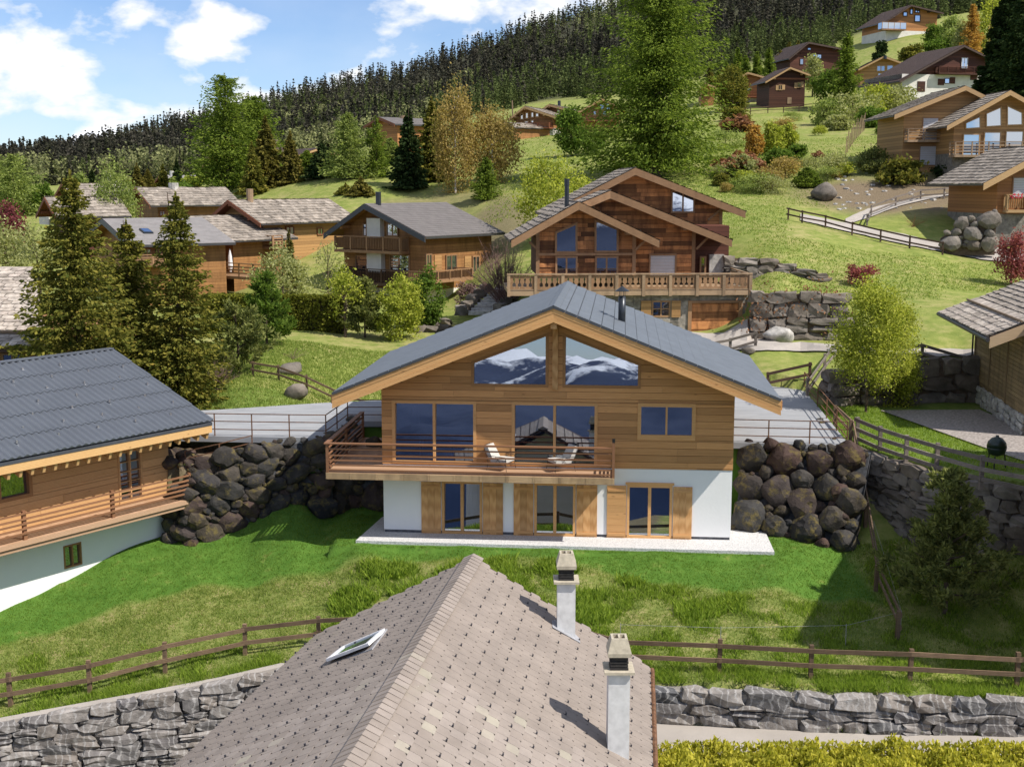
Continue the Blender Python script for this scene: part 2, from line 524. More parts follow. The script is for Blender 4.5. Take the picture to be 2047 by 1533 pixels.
plain('slate_plinth', (0.10, 0.10, 0.11), 0.8, noise_amt=0.5, scale=6)
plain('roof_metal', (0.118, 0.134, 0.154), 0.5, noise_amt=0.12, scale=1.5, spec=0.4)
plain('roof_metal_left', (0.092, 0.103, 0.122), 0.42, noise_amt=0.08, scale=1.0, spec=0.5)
plain('roof_edge', (0.06, 0.065, 0.075), 0.5, spec=0.4)
plain('roof_tile_grey', (0.145, 0.132, 0.128), 0.85, noise_amt=0.15, scale=1.5)
plain('roof_tile_light', (0.24, 0.225, 0.22), 0.85, noise_amt=0.12, scale=1.5)
plain('roof_brown', (0.075, 0.05, 0.042), 0.85, noise_amt=0.2, scale=1.5)
plain('metal_dark', (0.035, 0.04, 0.048), 0.35, metal=0.4, spec=0.5)
plain('rust', (0.15, 0.075, 0.04), 0.85, noise_amt=0.5, scale=9)
plain('wire', (0.30, 0.30, 0.27), 0.6)
plain('cushion', (0.50, 0.485, 0.455), 0.95, noise_amt=0.05, scale=8)
plain('black_metal', (0.012, 0.012, 0.013), 0.4, spec=0.5)
plain('blind', (0.55, 0.54, 0.55), 0.6, noise_amt=0.05)
plain('cloth_white', (0.72, 0.71, 0.72), 0.9)
plain('interior', (0.20, 0.16, 0.12), 0.9, noise_amt=0.1)
plain('lamp_shade', (0.75, 0.74, 0.72), 0.9)
plain('gutter', (0.05, 0.048, 0.05), 0.4, spec=0.5)
plain('steel', (0.50, 0.50, 0.52), 0.3, metal=0.8)
plain('egg_green', (0.015, 0.03, 0.022), 0.3, spec=0.5)
plain('cowl', (0.44, 0.39, 0.30), 0.9, noise_amt=0.2, scale=8)
plain('soot', (0.035, 0.032, 0.03), 0.9, noise_amt=0.4, scale=12)
plain('chimney_white', (0.60, 0.60, 0.60), 0.85, noise_amt=0.14, scale=5)
plain('lead', (0.33, 0.33, 0.35), 0.5, noise_amt=0.2, scale=6)
plain('flower_red', (0.45, 0.02, 0.05), 0.8)
plain('hook', (0.035, 0.035, 0.045), 0.5, spec=0.5)
stone('boulder_dark', [(0.028, 0.028, 0.030), (0.070, 0.056, 0.040), (0.044, 0.042, 0.040), (0.074, 0.048, 0.040), (0.050, 0.049, 0.049), (0.088, 0.070, 0.052)], 1.6, lichen=(0.16, 0.125, 0.038), bump=1.0)
plain('boulder_back', (0.06, 0.062, 0.068), 0.95, noise_amt=0.6, scale=6, bump=0.5)
stone('boulder_brown', [(0.13, 0.105, 0.085), (0.20, 0.17, 0.14), (0.16, 0.14, 0.12), (0.25, 0.22, 0.19)], 1.2, bump=0.8)
plain('soil', (0.105, 0.075, 0.052), 0.98, noise_amt=0.4, scale=3, bump=0.5)
stone('masonry', [(0.12, 0.12, 0.125), (0.25, 0.23, 0.215), (0.16, 0.15, 0.15), (0.31, 0.285, 0.265), (0.20, 0.175, 0.155)], 2.2, vein=(0.40, 0.39, 0.38), bump=0.7)
plain('mortar', (0.24, 0.22, 0.20), 0.98, noise_amt=0.3, scale=5, bump=0.4)
stone('masonry_warm', [(0.25, 0.22, 0.18), (0.33, 0.29, 0.24), (0.20, 0.18, 0.155), (0.40, 0.36, 0.31)], 3.0, bump=0.5, island=True)
stone('rubble_light', [(0.38, 0.36, 0.33), (0.52, 0.50, 0.47), (0.45, 0.43, 0.39)], 3.0, bump=0.5)
stone('stone_slate', [(0.26, 0.222, 0.185), (0.37, 0.32, 0.27), (0.195, 0.168, 0.142), (0.41, 0.355, 0.30)], 2.5, bump=0.3, island=True)
stone('stone_slate_piece', [(0.40, 0.345, 0.29), (0.52, 0.455, 0.39), (0.33, 0.285, 0.24), (0.47, 0.40, 0.345)], 2.5, bump=0.3)
def eternit():
    m, nt, out = _nodes('fibre_tile')
    p = _pos(nt)
    base = _ramp(nt, _objrand(nt), [(0.0, (0.265, 0.223, 0.192)), (0.9, (0.315, 0.268, 0.235)), (0.97, (0.345, 0.31, 0.25))])
    n = _noise(nt, p, 1.1, 8, 0.65)
    c = _mix(nt, 1.0, base, _ramp(nt, n, [(0.3, 0.8), (0.7, 1.1)]), 'MULTIPLY')
    sp = _noise(nt, p, 9.0, 4, 0.7)
    c = _mix(nt, _ramp(nt, sp, [(0.66, 0.0), (0.74, 0.6)]), c, (0.50, 0.47, 0.43))
    moss = _noise(nt, p, 0.45, 4, 0.6)
    c = _mix(nt, _ramp(nt, moss, [(0.62, 0.0), (0.80, 0.35)]), c, (0.20, 0.215, 0.10))
    _prin(nt, out, c, 0.85, _bump(nt, _noise(nt, p, 14, 5, 0.6), 0.15, 0.01), 0.25)
    MATS['fibre_tile'] = m
eternit()
def gravel_mat(name, c1, c2, scale=34):
    m, nt, out = _nodes(name)
    v = nt.nodes.new('ShaderNodeTexVoronoi'); v.inputs['Scale'].default_value = scale
    nt.links.new(_pos(nt), v.inputs['Vector'])
    c = _mix(nt, _noise(nt, _pos(nt), scale * .9, 4), c1, c2)
    c = _mix(nt, _ramp(nt, v.outputs['Distance'], [(0.25, 0.0), (0.75, 0.55)]), c, tuple(x * .45 for x in c1))
    _prin(nt, out, c, 0.95, _bump(nt, v.outputs['Distance'], 0.6, 0.02), 0.2)
    MATS[name] = m
gravel_mat('gravel_white', (0.58, 0.575, 0.57), (0.74, 0.735, 0.73), 20)
gravel_mat('gravel_grey', (0.27, 0.24, 0.22), (0.46, 0.41, 0.38), 9)
def asphalt():
    m, nt, out = _nodes('asphalt_grey')
    p = _pos(nt, (0.5, 1.6, 1.0))
    n = _noise(nt, p, 1.2, 7, 0.65)
    c = _ramp(nt, n, [(0.3, (0.255, 0.262, 0.275)), (0.7, (0.345, 0.352, 0.365))])
    _prin(nt, out, c, 0.85, _bump(nt, _noise(nt, _pos(nt), 30, 4), 0.2, 0.01), 0.25)
    MATS['asphalt_grey'] = m
asphalt()
leaf('leaf_spruce', (0.062, 0.082, 0.018), (0.25, 0.225, 0.045), 0.3, 0.5, third=(0.29, 0.21, 0.05))
leaf('leaf_spruce_dark', (0.014, 0.032, 0.012), (0.052, 0.074, 0.025), 0.2, 0.5)
leaf('leaf_spruce_olive', (0.07, 0.068, 0.018), (0.22, 0.19, 0.045), 0.3, 0.5, third=(0.32, 0.21, 0.06))
leaf('leaf_pine', (0.075, 0.10, 0.034), (0.27, 0.28, 0.09), 0.35, 0.6)
leaf('leaf_larch', (0.062, 0.105, 0.018), (0.25, 0.315, 0.055), 0.42, 0.25)
leaf('leaf_larch_pale', (0.135, 0.185, 0.05), (0.36, 0.41, 0.125), 0.42, 0.3)
leaf('leaf_lime', (0.18, 0.23, 0.028), (0.52, 0.53, 0.10), 0.45, 0.6)
leaf('leaf_green', (0.06, 0.115, 0.02), (0.19, 0.265, 0.05), 0.4, 0.5)
leaf('leaf_pale', (0.21, 0.23, 0.08), (0.46, 0.46, 0.22), 0.45, 0.5)
leaf('leaf_birch', (0.27, 0.205, 0.07), (0.46, 0.34, 0.13), 0.45, 0.4)
leaf('leaf_orange', (0.36, 0.20, 0.05), (0.55, 0.33, 0.09), 0.4, 0.4)
leaf('leaf_hedge', (0.065, 0.08, 0.014), (0.22, 0.22, 0.035), 0.3, 1.2)
leaf('leaf_thuja', (0.24, 0.255, 0.03), (0.66, 0.60, 0.10), 0.45, 1.0)
leaf('leaf_red', (0.17, 0.045, 0.05), (0.42, 0.14, 0.14), 0.4, 1.0)
leaf('leaf_plum', (0.105, 0.028, 0.035), (0.263, 0.079, 0.088), 0.35, 0.8)
leaf('twig_pink', (0.16, 0.095, 0.085), (0.32, 0.21, 0.185), 0.2, 1.0)
leaf('leaf_rust', (0.17, 0.075, 0.04), (0.36, 0.19, 0.11), 0.35, 1.0)
leaf('grass_lawn', (0.085, 0.165, 0.022), (0.21, 0.31, 0.055), 0.5, 0.9)
leaf('grass_bank', (0.135, 0.215, 0.036), (0.36, 0.41, 0.12), 0.5, 0.7, third=(0.58, 0.47, 0.26))
leaf('grass_lush', (0.13, 0.21, 0.028), (0.33, 0.43, 0.07), 0.5, 0.9)
glass('pane_main', (0.010, 0.014, 0.03), 0.42, see=0.55)
glass('pane', (0.012, 0.016, 0.03), 0.45)
glass('pane_sky', (0.05, 0.07, 0.10), 0.6)
glass('skylight_pane', (0.10, 0.11, 0.09), 0.35)

def lin(c):
    return tuple(((x / 255) / 12.92 if x <= 10 else (((x / 255) + .055) / 1.055) ** 2.4) for x in c)

# ------------------------------------------------------------------ terrain
HOUSE = Frame((1.6708, 47.8813, 0.0), 0.0878)
def hw(a, b, c=0.0): return HOUSE.world(a, b, c)
_pts = []
def tp(px, py, Y):
    p = at(px, py, Y); _pts.append((p.x, p.y, p.z))
def tw(p): _pts.append((p[0], p[1], p[2]))
for a, b in ((-7.5, -1.6), (-3.5, -1.5), (0, -1.6), (4, -1.5), (8.5, -1.6), (-7, 2.5), (8.5, 1.5), (0, 4), (11.5, 1.0)): tw(hw(a, b, -0.03))
for px, py, z in ((330, 1074, -.55), (160, 1150, -1.15), (0, 1228, -1.75), (492, 1106, -.75), (600, 1006, .6), (520, 1042, .1), (640, 1036, -.1), (-200, 1330, -2.4), (440, 1078, -.5)): tw(onz(px, py, z))
for px, py, z in ((0, 1285, -2.05), (300, 1180, -1.3), (600, 1150, -.85), (1000, 1130, -.3), (850, 1120, -.35), (1400, 1200, -.7), (1400, 1280, -1.2), (1437, 1345, -1.5),
                  (1700, 1200, -.75), (1650, 1300, -1.35), (700, 1200, -1.1), (400, 1200, -1.4), (400, 1260, -1.75), (330, 1345, -2.25), (180, 1380, -2.45), (22, 1410, -2.65),
                  (637, 1290, -1.75), (1245, 1320, -1.5), (1820, 1365, -1.6), (2040, 1375, -1.6), (1790, 1090, 0.0), (2030, 1230, -0.9), (1700, 1100, -0.25), (2300, 1300, -1.2), (-300, 1450, -3.0)):
    tw(onz(px, py, z))
for X, Y, z in ((14.5, 51.5, 3.0), (17, 55, 3.1), (22, 55, 3.15), (20, 48, 3.05), (28, 52, 3.3), (16, 60.5, 3.2), (23, 61, 3.25), (13.5, 52, 2.2), (13, 58, 3.1)): tw((X, Y, z))
# behind the drive
for p in ((480, 800, 60.5), (200, 800, 60), (-200, 800, 60), (600, 772, 64), (620, 735, 69), (620, 690, 75), (640, 657, 83), (450, 690, 75), (300, 720, 70), (-200, 720, 70),
          (860, 655, 84), (960, 640, 88), (900, 602, 99), (700, 600, 99), (480, 578, 104), (300, 575, 105), (100, 560, 106), (-300, 560, 105), (1000, 590, 92),
          (1440, 673, 74), (1250, 690, 72), (1150, 690, 73), (1600, 692, 72), (1700, 697, 69), (1850, 706, 64.6), (1970, 708, 64), (1600, 720, 67.5), (1600, 752, 65),
          (1560, 588, 76), (1650, 588, 76.5), (1640, 565, 80), (1800, 590, 77), (1960, 610, 74), (1560, 513, 84), (1640, 520, 85), (1500, 470, 92), (1750, 500, 92), (1900, 530, 90), (2047, 560, 86),
          (1600, 430, 103), (1750, 470, 97), (1880, 505, 93), (2020, 520, 92), (1750, 440, 104), (1930, 368, 116), (1980, 440, 104), (1650, 400, 112), (1500, 395, 112),
          (1850, 340, 121), (1700, 330, 126), (1600, 340, 124), (1500, 300, 140), (1950, 345, 120), (1780, 300, 134), (2100, 340, 118),
          (1100, 520, 98), (1150, 420, 112), (1010, 440, 112), (950, 395, 124), (700, 410, 124), (480, 394, 140), (300, 400, 150), (100, 425, 150), (-200, 440, 150),
          (1200, 350, 128), (1310, 345, 128), (1060, 330, 145), (1150, 275, 180), (1060, 272, 190), (1400, 255, 180), (1450, 225, 205), (1600, 210, 212), (1750, 200, 215), (1900, 185, 225), (2100, 170, 225),
          (1600, 250, 180), (1750, 240, 185), (800, 300, 200), (600, 330, 200), (400, 365, 200), (100, 385, 200), (-400, 395, 200), (1822, 72, 300), (1850, 92, 285), (1690, 130, 280), (1500, 165, 270), (2200, 60, 300),
          (1250, 205, 270), (1000, 225, 280), (800, 270, 300), (400, 340, 300), (0, 362, 300), (-600, 375, 300), (2650, 20, 300),
          (-600, 368, 600), (0, 352, 600), (400, 315, 600), (800, 235, 600), (1200, 140, 600), (1600, 85, 600), (2047, 0, 600), (2650, -60, 600),
          (-600, 362, 1000), (0, 345, 1000), (400, 282, 1000), (650, 232, 1000), (830, 200, 1000), (1000, 140, 1000), (1200, 80, 1000), (1600, -10, 1000), (2047, -110, 1000), (2650, -200, 1000),
          (-600, 356, 1500), (0, 340, 1500), (200, 300, 1500), (400, 250, 1500), (650, 186, 1500), (830, 150, 1500), (1000, 86, 1500), (1200, 25, 1500), (1600, -110, 1500), (2047, -240, 1500), (2650, -350, 1500),
          (-600, 366, 2300), (0, 362, 2300), (400, 300, 2300), (830, 215, 2300), (1200, 110, 2300), (1600, 0, 2300), (2047, -120, 2300), (2650, -200, 2300)):
    tp(*p)
KV = 420.0
def _uv(X, Y):
    return np.stack([X / Y * F * 0.55, np.log(Y) * KV], -1)
def _k(d2):
    return 0.5 * d2 * np.log(d2 + 1e-6)
_P = np.array(_pts)
_Q = _uv(_P[:, 0], _P[:, 1])
_e = (_P[:, 2] - CZ) / _P[:, 1] * F
_n = len(_Q)
_D = ((_Q[:, None, :] - _Q[None, :, :]) ** 2).sum(-1)
_A = np.zeros((_n + 3, _n + 3))
_A[:_n, :_n] = _k(_D) + np.eye(_n) * 60.0
_A[:_n, _n] = 1; _A[:_n, _n + 1:] = _Q
_A[_n, :_n] = 1; _A[_n + 1:, :_n] = _Q.T
_W = np.linalg.solve(_A, np.concatenate([_e, np.zeros(3)]))
def tps(X, Y):
    X = np.asarray(X, float); Y = np.asarray(Y, float)
    sh = X.shape; q = _uv(X.ravel(), Y.ravel()); out = np.empty(len(q))
    for i in range(0, len(q), 20000):
        s = q[i:i + 20000]
        d = ((s[:, None, :] - _Q[None, :, :]) ** 2).sum(-1)
        out[i:i + 20000] = _k(d) @ _W[:_n] + _W[_n] + s @ _W[_n + 1:]
    return (out * Y.ravel() / F + CZ).reshape(sh)
def inpoly(X, Y, poly):
    X = np.asarray(X, float); Y = np.asarray(Y, float)
    ins = np.zeros(X.shape, bool); n = len(poly)
    for i in range(n):
        x0, y0 = poly[i]; x1, y1 = poly[(i + 1) % n]
        c = ((y0 > Y) != (y1 > Y))
        with np.errstate(divide='ignore', invalid='ignore'):
            xi = (x1 - x0) * (Y - y0) / (y1 - y0 + 1e-12) + x0
        ins ^= c & (X < xi)
    return ins
def hp(l): return [tuple(hw(a, b))[:2] for a, b in l]
DRIVE_Z = 3.3
DRIVE = hp([(11.85, 3.0), (12.0, 17.0), (10.4, 18.4), (0, 15.6), (-12, 11.0), (-16.5, 8.7), (-22, 7.0), (-24, 2.6), (-9.7, 2.6), (-9.6, 6.4), (-6.9, 6.6), (6.85, 6.6), (6.85, 3.2)])
PLATEAU = [(14.1, 50.9), (14.66, 49.8), (16.2, 46.3), (18.2, 44.5), (30, 40), (42, 60), (24, 61.8), (17, 61.3), (14.6, 60), (13.9, 55)]
LEDGE = [(-8.9, 51.5), (-10.3, 50.6), (-11.8, 50.1), (-13.2, 49.7), (-16, 51), (-18, 52.2), (-18, 53.5), (-9.0, 52.4)]
_wl = [onz(px, py, z) for px, py, z in ((-420, 1540, -2.95), (0, 1450, -2.7), (300, 1395, -2.4), (430, 1370, -2.25), (560, 1340, -2.0), (800, 1350, -1.85), (1305, 1372, -1.72), (1700, 1393, -1.72), (2047, 1400, -1.72), (2400, 1405, -1.72))]
WALLX = [-60] + [p.x for p in _wl] + [60]
WALLY = [_wl[0].y - 6] + [p.y for p in _wl] + [_wl[-1].y]
def ground(X, Y):
    X = np.asarray(X, float); Y = np.asarray(Y, float)
    z = tps(X, Y)
    near = Y < 130
    nz = (np.sin(X * .9 + 1.3 * np.sin(Y * .7)) * np.cos(Y * 1.1 + .6 * X) * .05)
    bank = near & (Y < 46) & (Y > 37)
    z = z + np.where(bank, nz * 1.2, 0)
    z = np.where(inpoly(X, Y, DRIVE), DRIVE_Z - 0.06, z)
    z = np.where(inpoly(X, Y, PLATEAU), 3.08 + 0.02 * np.sin(X * 1.3), z)
    z = np.where(inpoly(X, Y, LEDGE), 2.5, z)
    # the lawn itself stays level around the new chalet
    a = (X - 1.6708) * .99615 + (Y - 47.8813) * -.0877; b = (X - 1.6708) * .0877 + (Y - 47.8813) * .99615
    z = np.where((a > -8.6) & (a < 9.0) & (b > -1.7) & (b < 2.95), np.minimum(z, -0.03), z)
    z = np.where((a > -8.6) & (a < 9.0) & (b > -1.7) & (b < 2.95), np.maximum(z, -0.06), z)
    right = (a >= 9.0) & (a < 11.6) & (b > -1.9) & (b < 2.6)
    z = np.where(right, np.minimum(z, -0.03 - 0.1 * (a - 9)), z)
    wy = np.interp(X, WALLX, WALLY)
    low = np.interp(X, [-6, 3.5], [-5.3, -2.85])
    z = np.where(Y < wy + 0.22, low, z)
    # level ground of the garage drive and the step up behind its boulder wall
    flat = (X > 10.2) & (X < 20.2) & (Y > 68.5) & (Y < 74.0)
    z = np.where(flat, np.minimum(z, 4.72), z)
    z = np.where((X > 14.3) & (X < 20.4) & (Y > 74.4) & (Y < 80), np.maximum(z, 7.3), z)
    return z
def gz(x, y): return float(ground(np.array([x]), np.array([y]))[0])
def G(px, py, y0=36.0, y1=1500.0):
    """first ground point seen through a photo pixel"""
    d = ray(px, py)
    Ys = np.geomspace(y0, y1, 1400)
    Xs = d.x / d.y * Ys; zs = CZ + d.z / d.y * Ys
    g = ground(Xs, Ys)
    h = np.nonzero(zs <= g)[0]
    i = h[0] if len(h) else len(Ys) - 1
    return Vector((Xs[i], Ys[i], g[i]))
def gp(px, Y):
    """ground point under a photo column at depth Y"""
    x = (px - 1023.5) / F * Y * 1.0
    return Vector((x, Y, gz(x, Y)))

def grass_mat():
    m, nt, out = _nodes('meadow')
    p = _pos(nt)
    n1 = _noise(nt, p, 0.16, 5, 0.6)
    n2 = _noise(nt, p, 1.3, 6, 0.65)
    n3 = _noise(nt, p, 9.0, 4, 0.7)
    att = nt.nodes.new('ShaderNodeAttribute'); att.attribute_name = 'cover'
    sep = nt.nodes.new('ShaderNodeSeparateColor'); nt.links.new(att.outputs['Color'], sep.inputs[0])
    green = _ramp(nt, n2, [(0.3, (0.145, 0.19, 0.038)), (0.7, (0.27, 0.295, 0.075))])
    dry = _ramp(nt, n2, [(0.3, (0.26, 0.23, 0.09)), (0.7, (0.36, 0.31, 0.14))])
    f = _math(nt, 'ADD', _math(nt, 'MULTIPLY', n1, 0.5), _math(nt, 'MULTIPLY', n2, 0.5))
    c = _mix(nt, _ramp(nt, f, [(0.47, 0.0), (0.64, 0.8)]), green, dry)
    lawn = _ramp(nt, n2, [(0.3, (0.055, 0.13, 0.016)), (0.6, (0.095, 0.185, 0.028)), (0.75, (0.21, 0.23, 0.06))])
    c = _mix(nt, sep.outputs[0], c, lawn)                          # red: mown lawn
    rough = _ramp(nt, _math(nt, 'ADD', _math(nt, 'MULTIPLY', n2, .6), _math(nt, 'MULTIPLY', n3, .4)), [(0.36, (0.095, 0.14, 0.028)), (0.52, (0.19, 0.215, 0.06)), (0.66, (0.35, 0.28, 0.15))])
    c = _mix(nt, sep.outputs[1], c, rough)                         # green: rough dry bank
    soil = _ramp(nt, n3, [(0.3, (0.12, 0.085, 0.055)), (0.7, (0.235, 0.18, 0.125))])
    c = _mix(nt, sep.outputs[2], c, soil)                          # blue: bare soil
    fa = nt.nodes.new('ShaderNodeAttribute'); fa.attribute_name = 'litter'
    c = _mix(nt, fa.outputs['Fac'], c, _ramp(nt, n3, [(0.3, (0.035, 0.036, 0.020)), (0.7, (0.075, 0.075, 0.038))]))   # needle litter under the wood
    _prin(nt, out, c, 0.95, _bump(nt, _math(nt, 'ADD', n3, n2), 0.7, 0.06), 0.15)
    MATS['meadow'] = m
grass_mat()

_le = []
def lawn_edge(x):
    if not _le:
        q = [G(px, py, 30) for px, py in ((-250, 1400), (0, 1292), (150, 1255), (300, 1205), (450, 1172), (600, 1155), (720, 1128), (1000, 1120), (1180, 1145), (1350, 1172), (1500, 1188), (1720, 1205))]
        _le.extend(([p.x for p in q], [p.y for p in q]))
    return np.interp(x, *_le)
LOBX = [-400, 0, 300, 560, 700, 850, 1000, 1300, 1420, 1600, 1700, 1900, 2300]
LOBY = [260, 255, 245, 240, 250, 300, 300, 320, 330, 330, 350, 400, 450]
def build_terrain():
    us = np.concatenate([np.linspace(-1.3, -.47, 34)[:-1], np.linspace(-.47, .47, 300), np.linspace(.47, 1.3, 34)[1:]])
    ys = np.concatenate([np.linspace(13, 34, 16)[:-1], np.linspace(34, 78, 200)[:-1], np.geomspace(78, 2300, 150)])
    U, Y = np.meshgrid(us, ys)
    X = U * Y
    Z = ground(X, Y)
    nu, nv = len(us), len(ys)
    V = np.stack([X, Y, Z], -1).reshape(-1, 3)
    i = np.arange(nv - 1)[:, None] * nu + np.arange(nu - 1)[None, :]
    Fc = np.stack([i, i + 1, i + nu + 1, i + nu], -1).reshape(-1, 4)
    me = fast_mesh('ground', V, Fc, 'meadow', smooth=True)
    x = V[:, 0]; y = V[:, 1]
    cov = np.zeros((len(V), 4), np.float32); cov[:, 3] = 1
    def sm(a, lo, hi): return np.clip((a - lo) / (hi - lo), 0, 1)
    wob = 0.9 * np.sin(x * .8) + .6 * np.sin(x * 2.1 + 1) + .3 * np.sin(x * 4.7)
    # mown lawn: round the new chalet, the edge follows the photo
    lim = lawn_edge(x)
    lawn = sm(y - lim - wob * .22, -.25, .35) * (y < 56) * sm(13.4 - x, 0, .6)
    cov[:, 0] = lawn
    pl = inpoly(x, y, PLATEAU); cov[pl, 0] = 0.55
    strip = (y > 58) & (y < 62.5) & (x < -6); cov[strip, 0] = 0.5
    cov[:, 1] = ((y < 47) & (y > 36)) * (1 - lawn) * sm(13.5 - x, 0, 1) * 0.9
    # bare soil: steep cut below the honey coloured chalet, foot of the low wall, foot of birches
    def spot(px, py, Yd, rx, ry, a):
        p = at(px, py, Yd)
        d = ((x - p.x) / rx) ** 2 + ((y - p.y) / ry) ** 2
        cov[:, 2] = np.maximum(cov[:, 2], a * np.clip(1.5 - d - .25 * np.sin(x * 1.7) * np.cos(y * 1.3), 0, 1))
    spot(1790, 380, 113, 9.0, 7.5, 0.95); spot(1690, 400, 113, 4, 4, 0.5); spot(1000, 430, 112, 3.2, 9, 0.75); spot(870, 398, 124, 7, 5, 0.5)
    spot(1745, 780, 61.5, 3, 1.2, 0.9); spot(940, 652, 86, 4, 1.4, 0.6); spot(620, 600, 97, 5, 3, .5); spot(430, 560, 104, 3, 3, .5)
    cov[inpoly(x, y, LEDGE), 2] = 1.0
    wl = np.interp(x, WALLX, WALLY); cov[(y < wl) & (x < 4), 2] = 0.8
    edge = np.exp(-((y - wl - .45) / .4) ** 2) * (x < -4) * .55; cov[:, 2] = np.maximum(cov[:, 2], edge)
    a = me.color_attributes.new('cover', 'FLOAT_COLOR', 'POINT'); a.data.foreach_set('color', cov.ravel())
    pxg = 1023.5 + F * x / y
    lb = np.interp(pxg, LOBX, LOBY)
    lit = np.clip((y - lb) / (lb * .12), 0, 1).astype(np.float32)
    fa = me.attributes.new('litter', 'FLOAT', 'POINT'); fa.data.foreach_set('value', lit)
    o = link('ground', me); struct(o)
    o['label'] = 'grassy mountainside with mown lawn, rough bank and meadow'
    # the valley side below and behind the camera
    mb = MB()
    xs = [-30, -12, 12, 30]
    V = []; 
    rows = [(13, -4.4), (-20, -14), (-120, -60), (-500, -190), (-1500, -420), (-2600, -520)]
    for Yd, z in rows:
        for k in range(9):
            w = 60 + abs(Yd - 13) * 1.6
            V.append(((k - 4) / 4 * w, Yd, z))
    Fv = [(r * 9 + k, (r + 1) * 9 + k, (r + 1) * 9 + k + 1, r * 9 + k + 1) for r in range(5) for k in range(8)]
    mv = fast_mesh('valley_ground', V, Fv, 'meadow')
    struct(link('valley_ground', mv))
build_terrain()

def mountain_mat(name, snow, rockc, forest):
    m, nt, out = _nodes(name)
    p = _pos(nt, (1, 1, 1))
    g = nt.nodes.new('ShaderNodeNewGeometry')
    sx = nt.nodes.new('ShaderNodeSeparateXYZ'); nt.links.new(g.outputs['Position'], sx.inputs[0])
    n = _noise(nt, p, 0.006, 8, 0.65)
    h = _math(nt, 'ADD', sx.outputs[2], _math(nt, 'MULTIPLY', _math(nt, 'SUBTRACT', n, .5), snow[1] * 1.0))
    mr = nt.nodes.new('ShaderNodeMapRange'); mr.inputs[1].default_value = snow[0] - 25; mr.inputs[2].default_value = snow[0] + 25
    nt.links.new(h, mr.inputs[0])
    mf = nt.nodes.new('ShaderNodeMapRange'); mf.inputs[1].default_value = snow[0] - 330; mf.inputs[2].default_value = snow[0] - 150
    nt.links.new(h, mf.inputs[0])
    c = _mix(nt, mf.outputs[0], forest, rockc)
    c = _mix(nt, mr.outputs[0], c, (0.80, 0.82, 0.86))
    _prin(nt, out, c, 0.95, None, 0.1)
    MATS[name] = m
mountain_mat('alp', (45, 520), (0.050, 0.066, 0.115), (0.014, 0.026, 0.062))  # blue of distance haze is put into the rock and forest colours
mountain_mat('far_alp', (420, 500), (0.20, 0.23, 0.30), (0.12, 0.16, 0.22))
def build_mountains():
    # the range across the valley, behind the camera: it is what the windows mirror
    n, k = 220, 46
    xs = np.linspace(-5200, 5200, n); ts = np.linspace(0, 1, k)
    V = []
    for t in ts:
        for x in xs:
            y = -2400 - 2600 * t
            rg = 0
            f = 1 / 900; a = 1
            for o in range(6):
                v = 1 - abs(noise.noise(Vector((x * f + 3.7 * o, y * f - 1.3, 7.7)))) * 2
                rg += a * v; a *= .52; f *= 2.05
            z = -520 + (t ** .85) * 560 + rg * 95 * (0.25 + t) - 30
            V.append((x, y, z))
    Fc = [(r * n + c, r * n + c + 1, (r + 1) * n + c + 1, (r + 1) * n + c) for r in range(k - 1) for c in range(n - 1)]
    o = link('mountain_range', fast_mesh('mountain_range', V, Fc, 'alp', True)); struct(o)
    # far snowy ridge at the left end of the wooded hill
    n, k = 90, 20; V = []
    for t in np.linspace(0, 1, k):
        for x in np.linspace(-6800, -1800, n):
            y = 6200 + 1500 * t
            rg = sum(.5 ** o * (1 - 2 * abs(noise.noise(Vector((x / 900 * 2 ** o, y / 900 * 2 ** o, 2.2))))) for o in range(5))
            top = np.interp(x, [-6800, -3300, -2500, -1800], [60, 60, 170, 60])
            z = 13 + t * (top + 90 * rg + 55) - 60 * (1 - t)
            V.append((x, y, z))
    Fc = [(r * n + c, r * n + c + 1, (r + 1) * n + c + 1, (r + 1) * n + c) for r in range(k - 1) for c in range(n - 1)]
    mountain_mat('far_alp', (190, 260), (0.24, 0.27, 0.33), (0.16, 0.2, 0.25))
    o = link('snowy_ridge', fast_mesh('snowy_ridge', V, Fc, 'far_alp', True)); struct(o)
build_mountains()
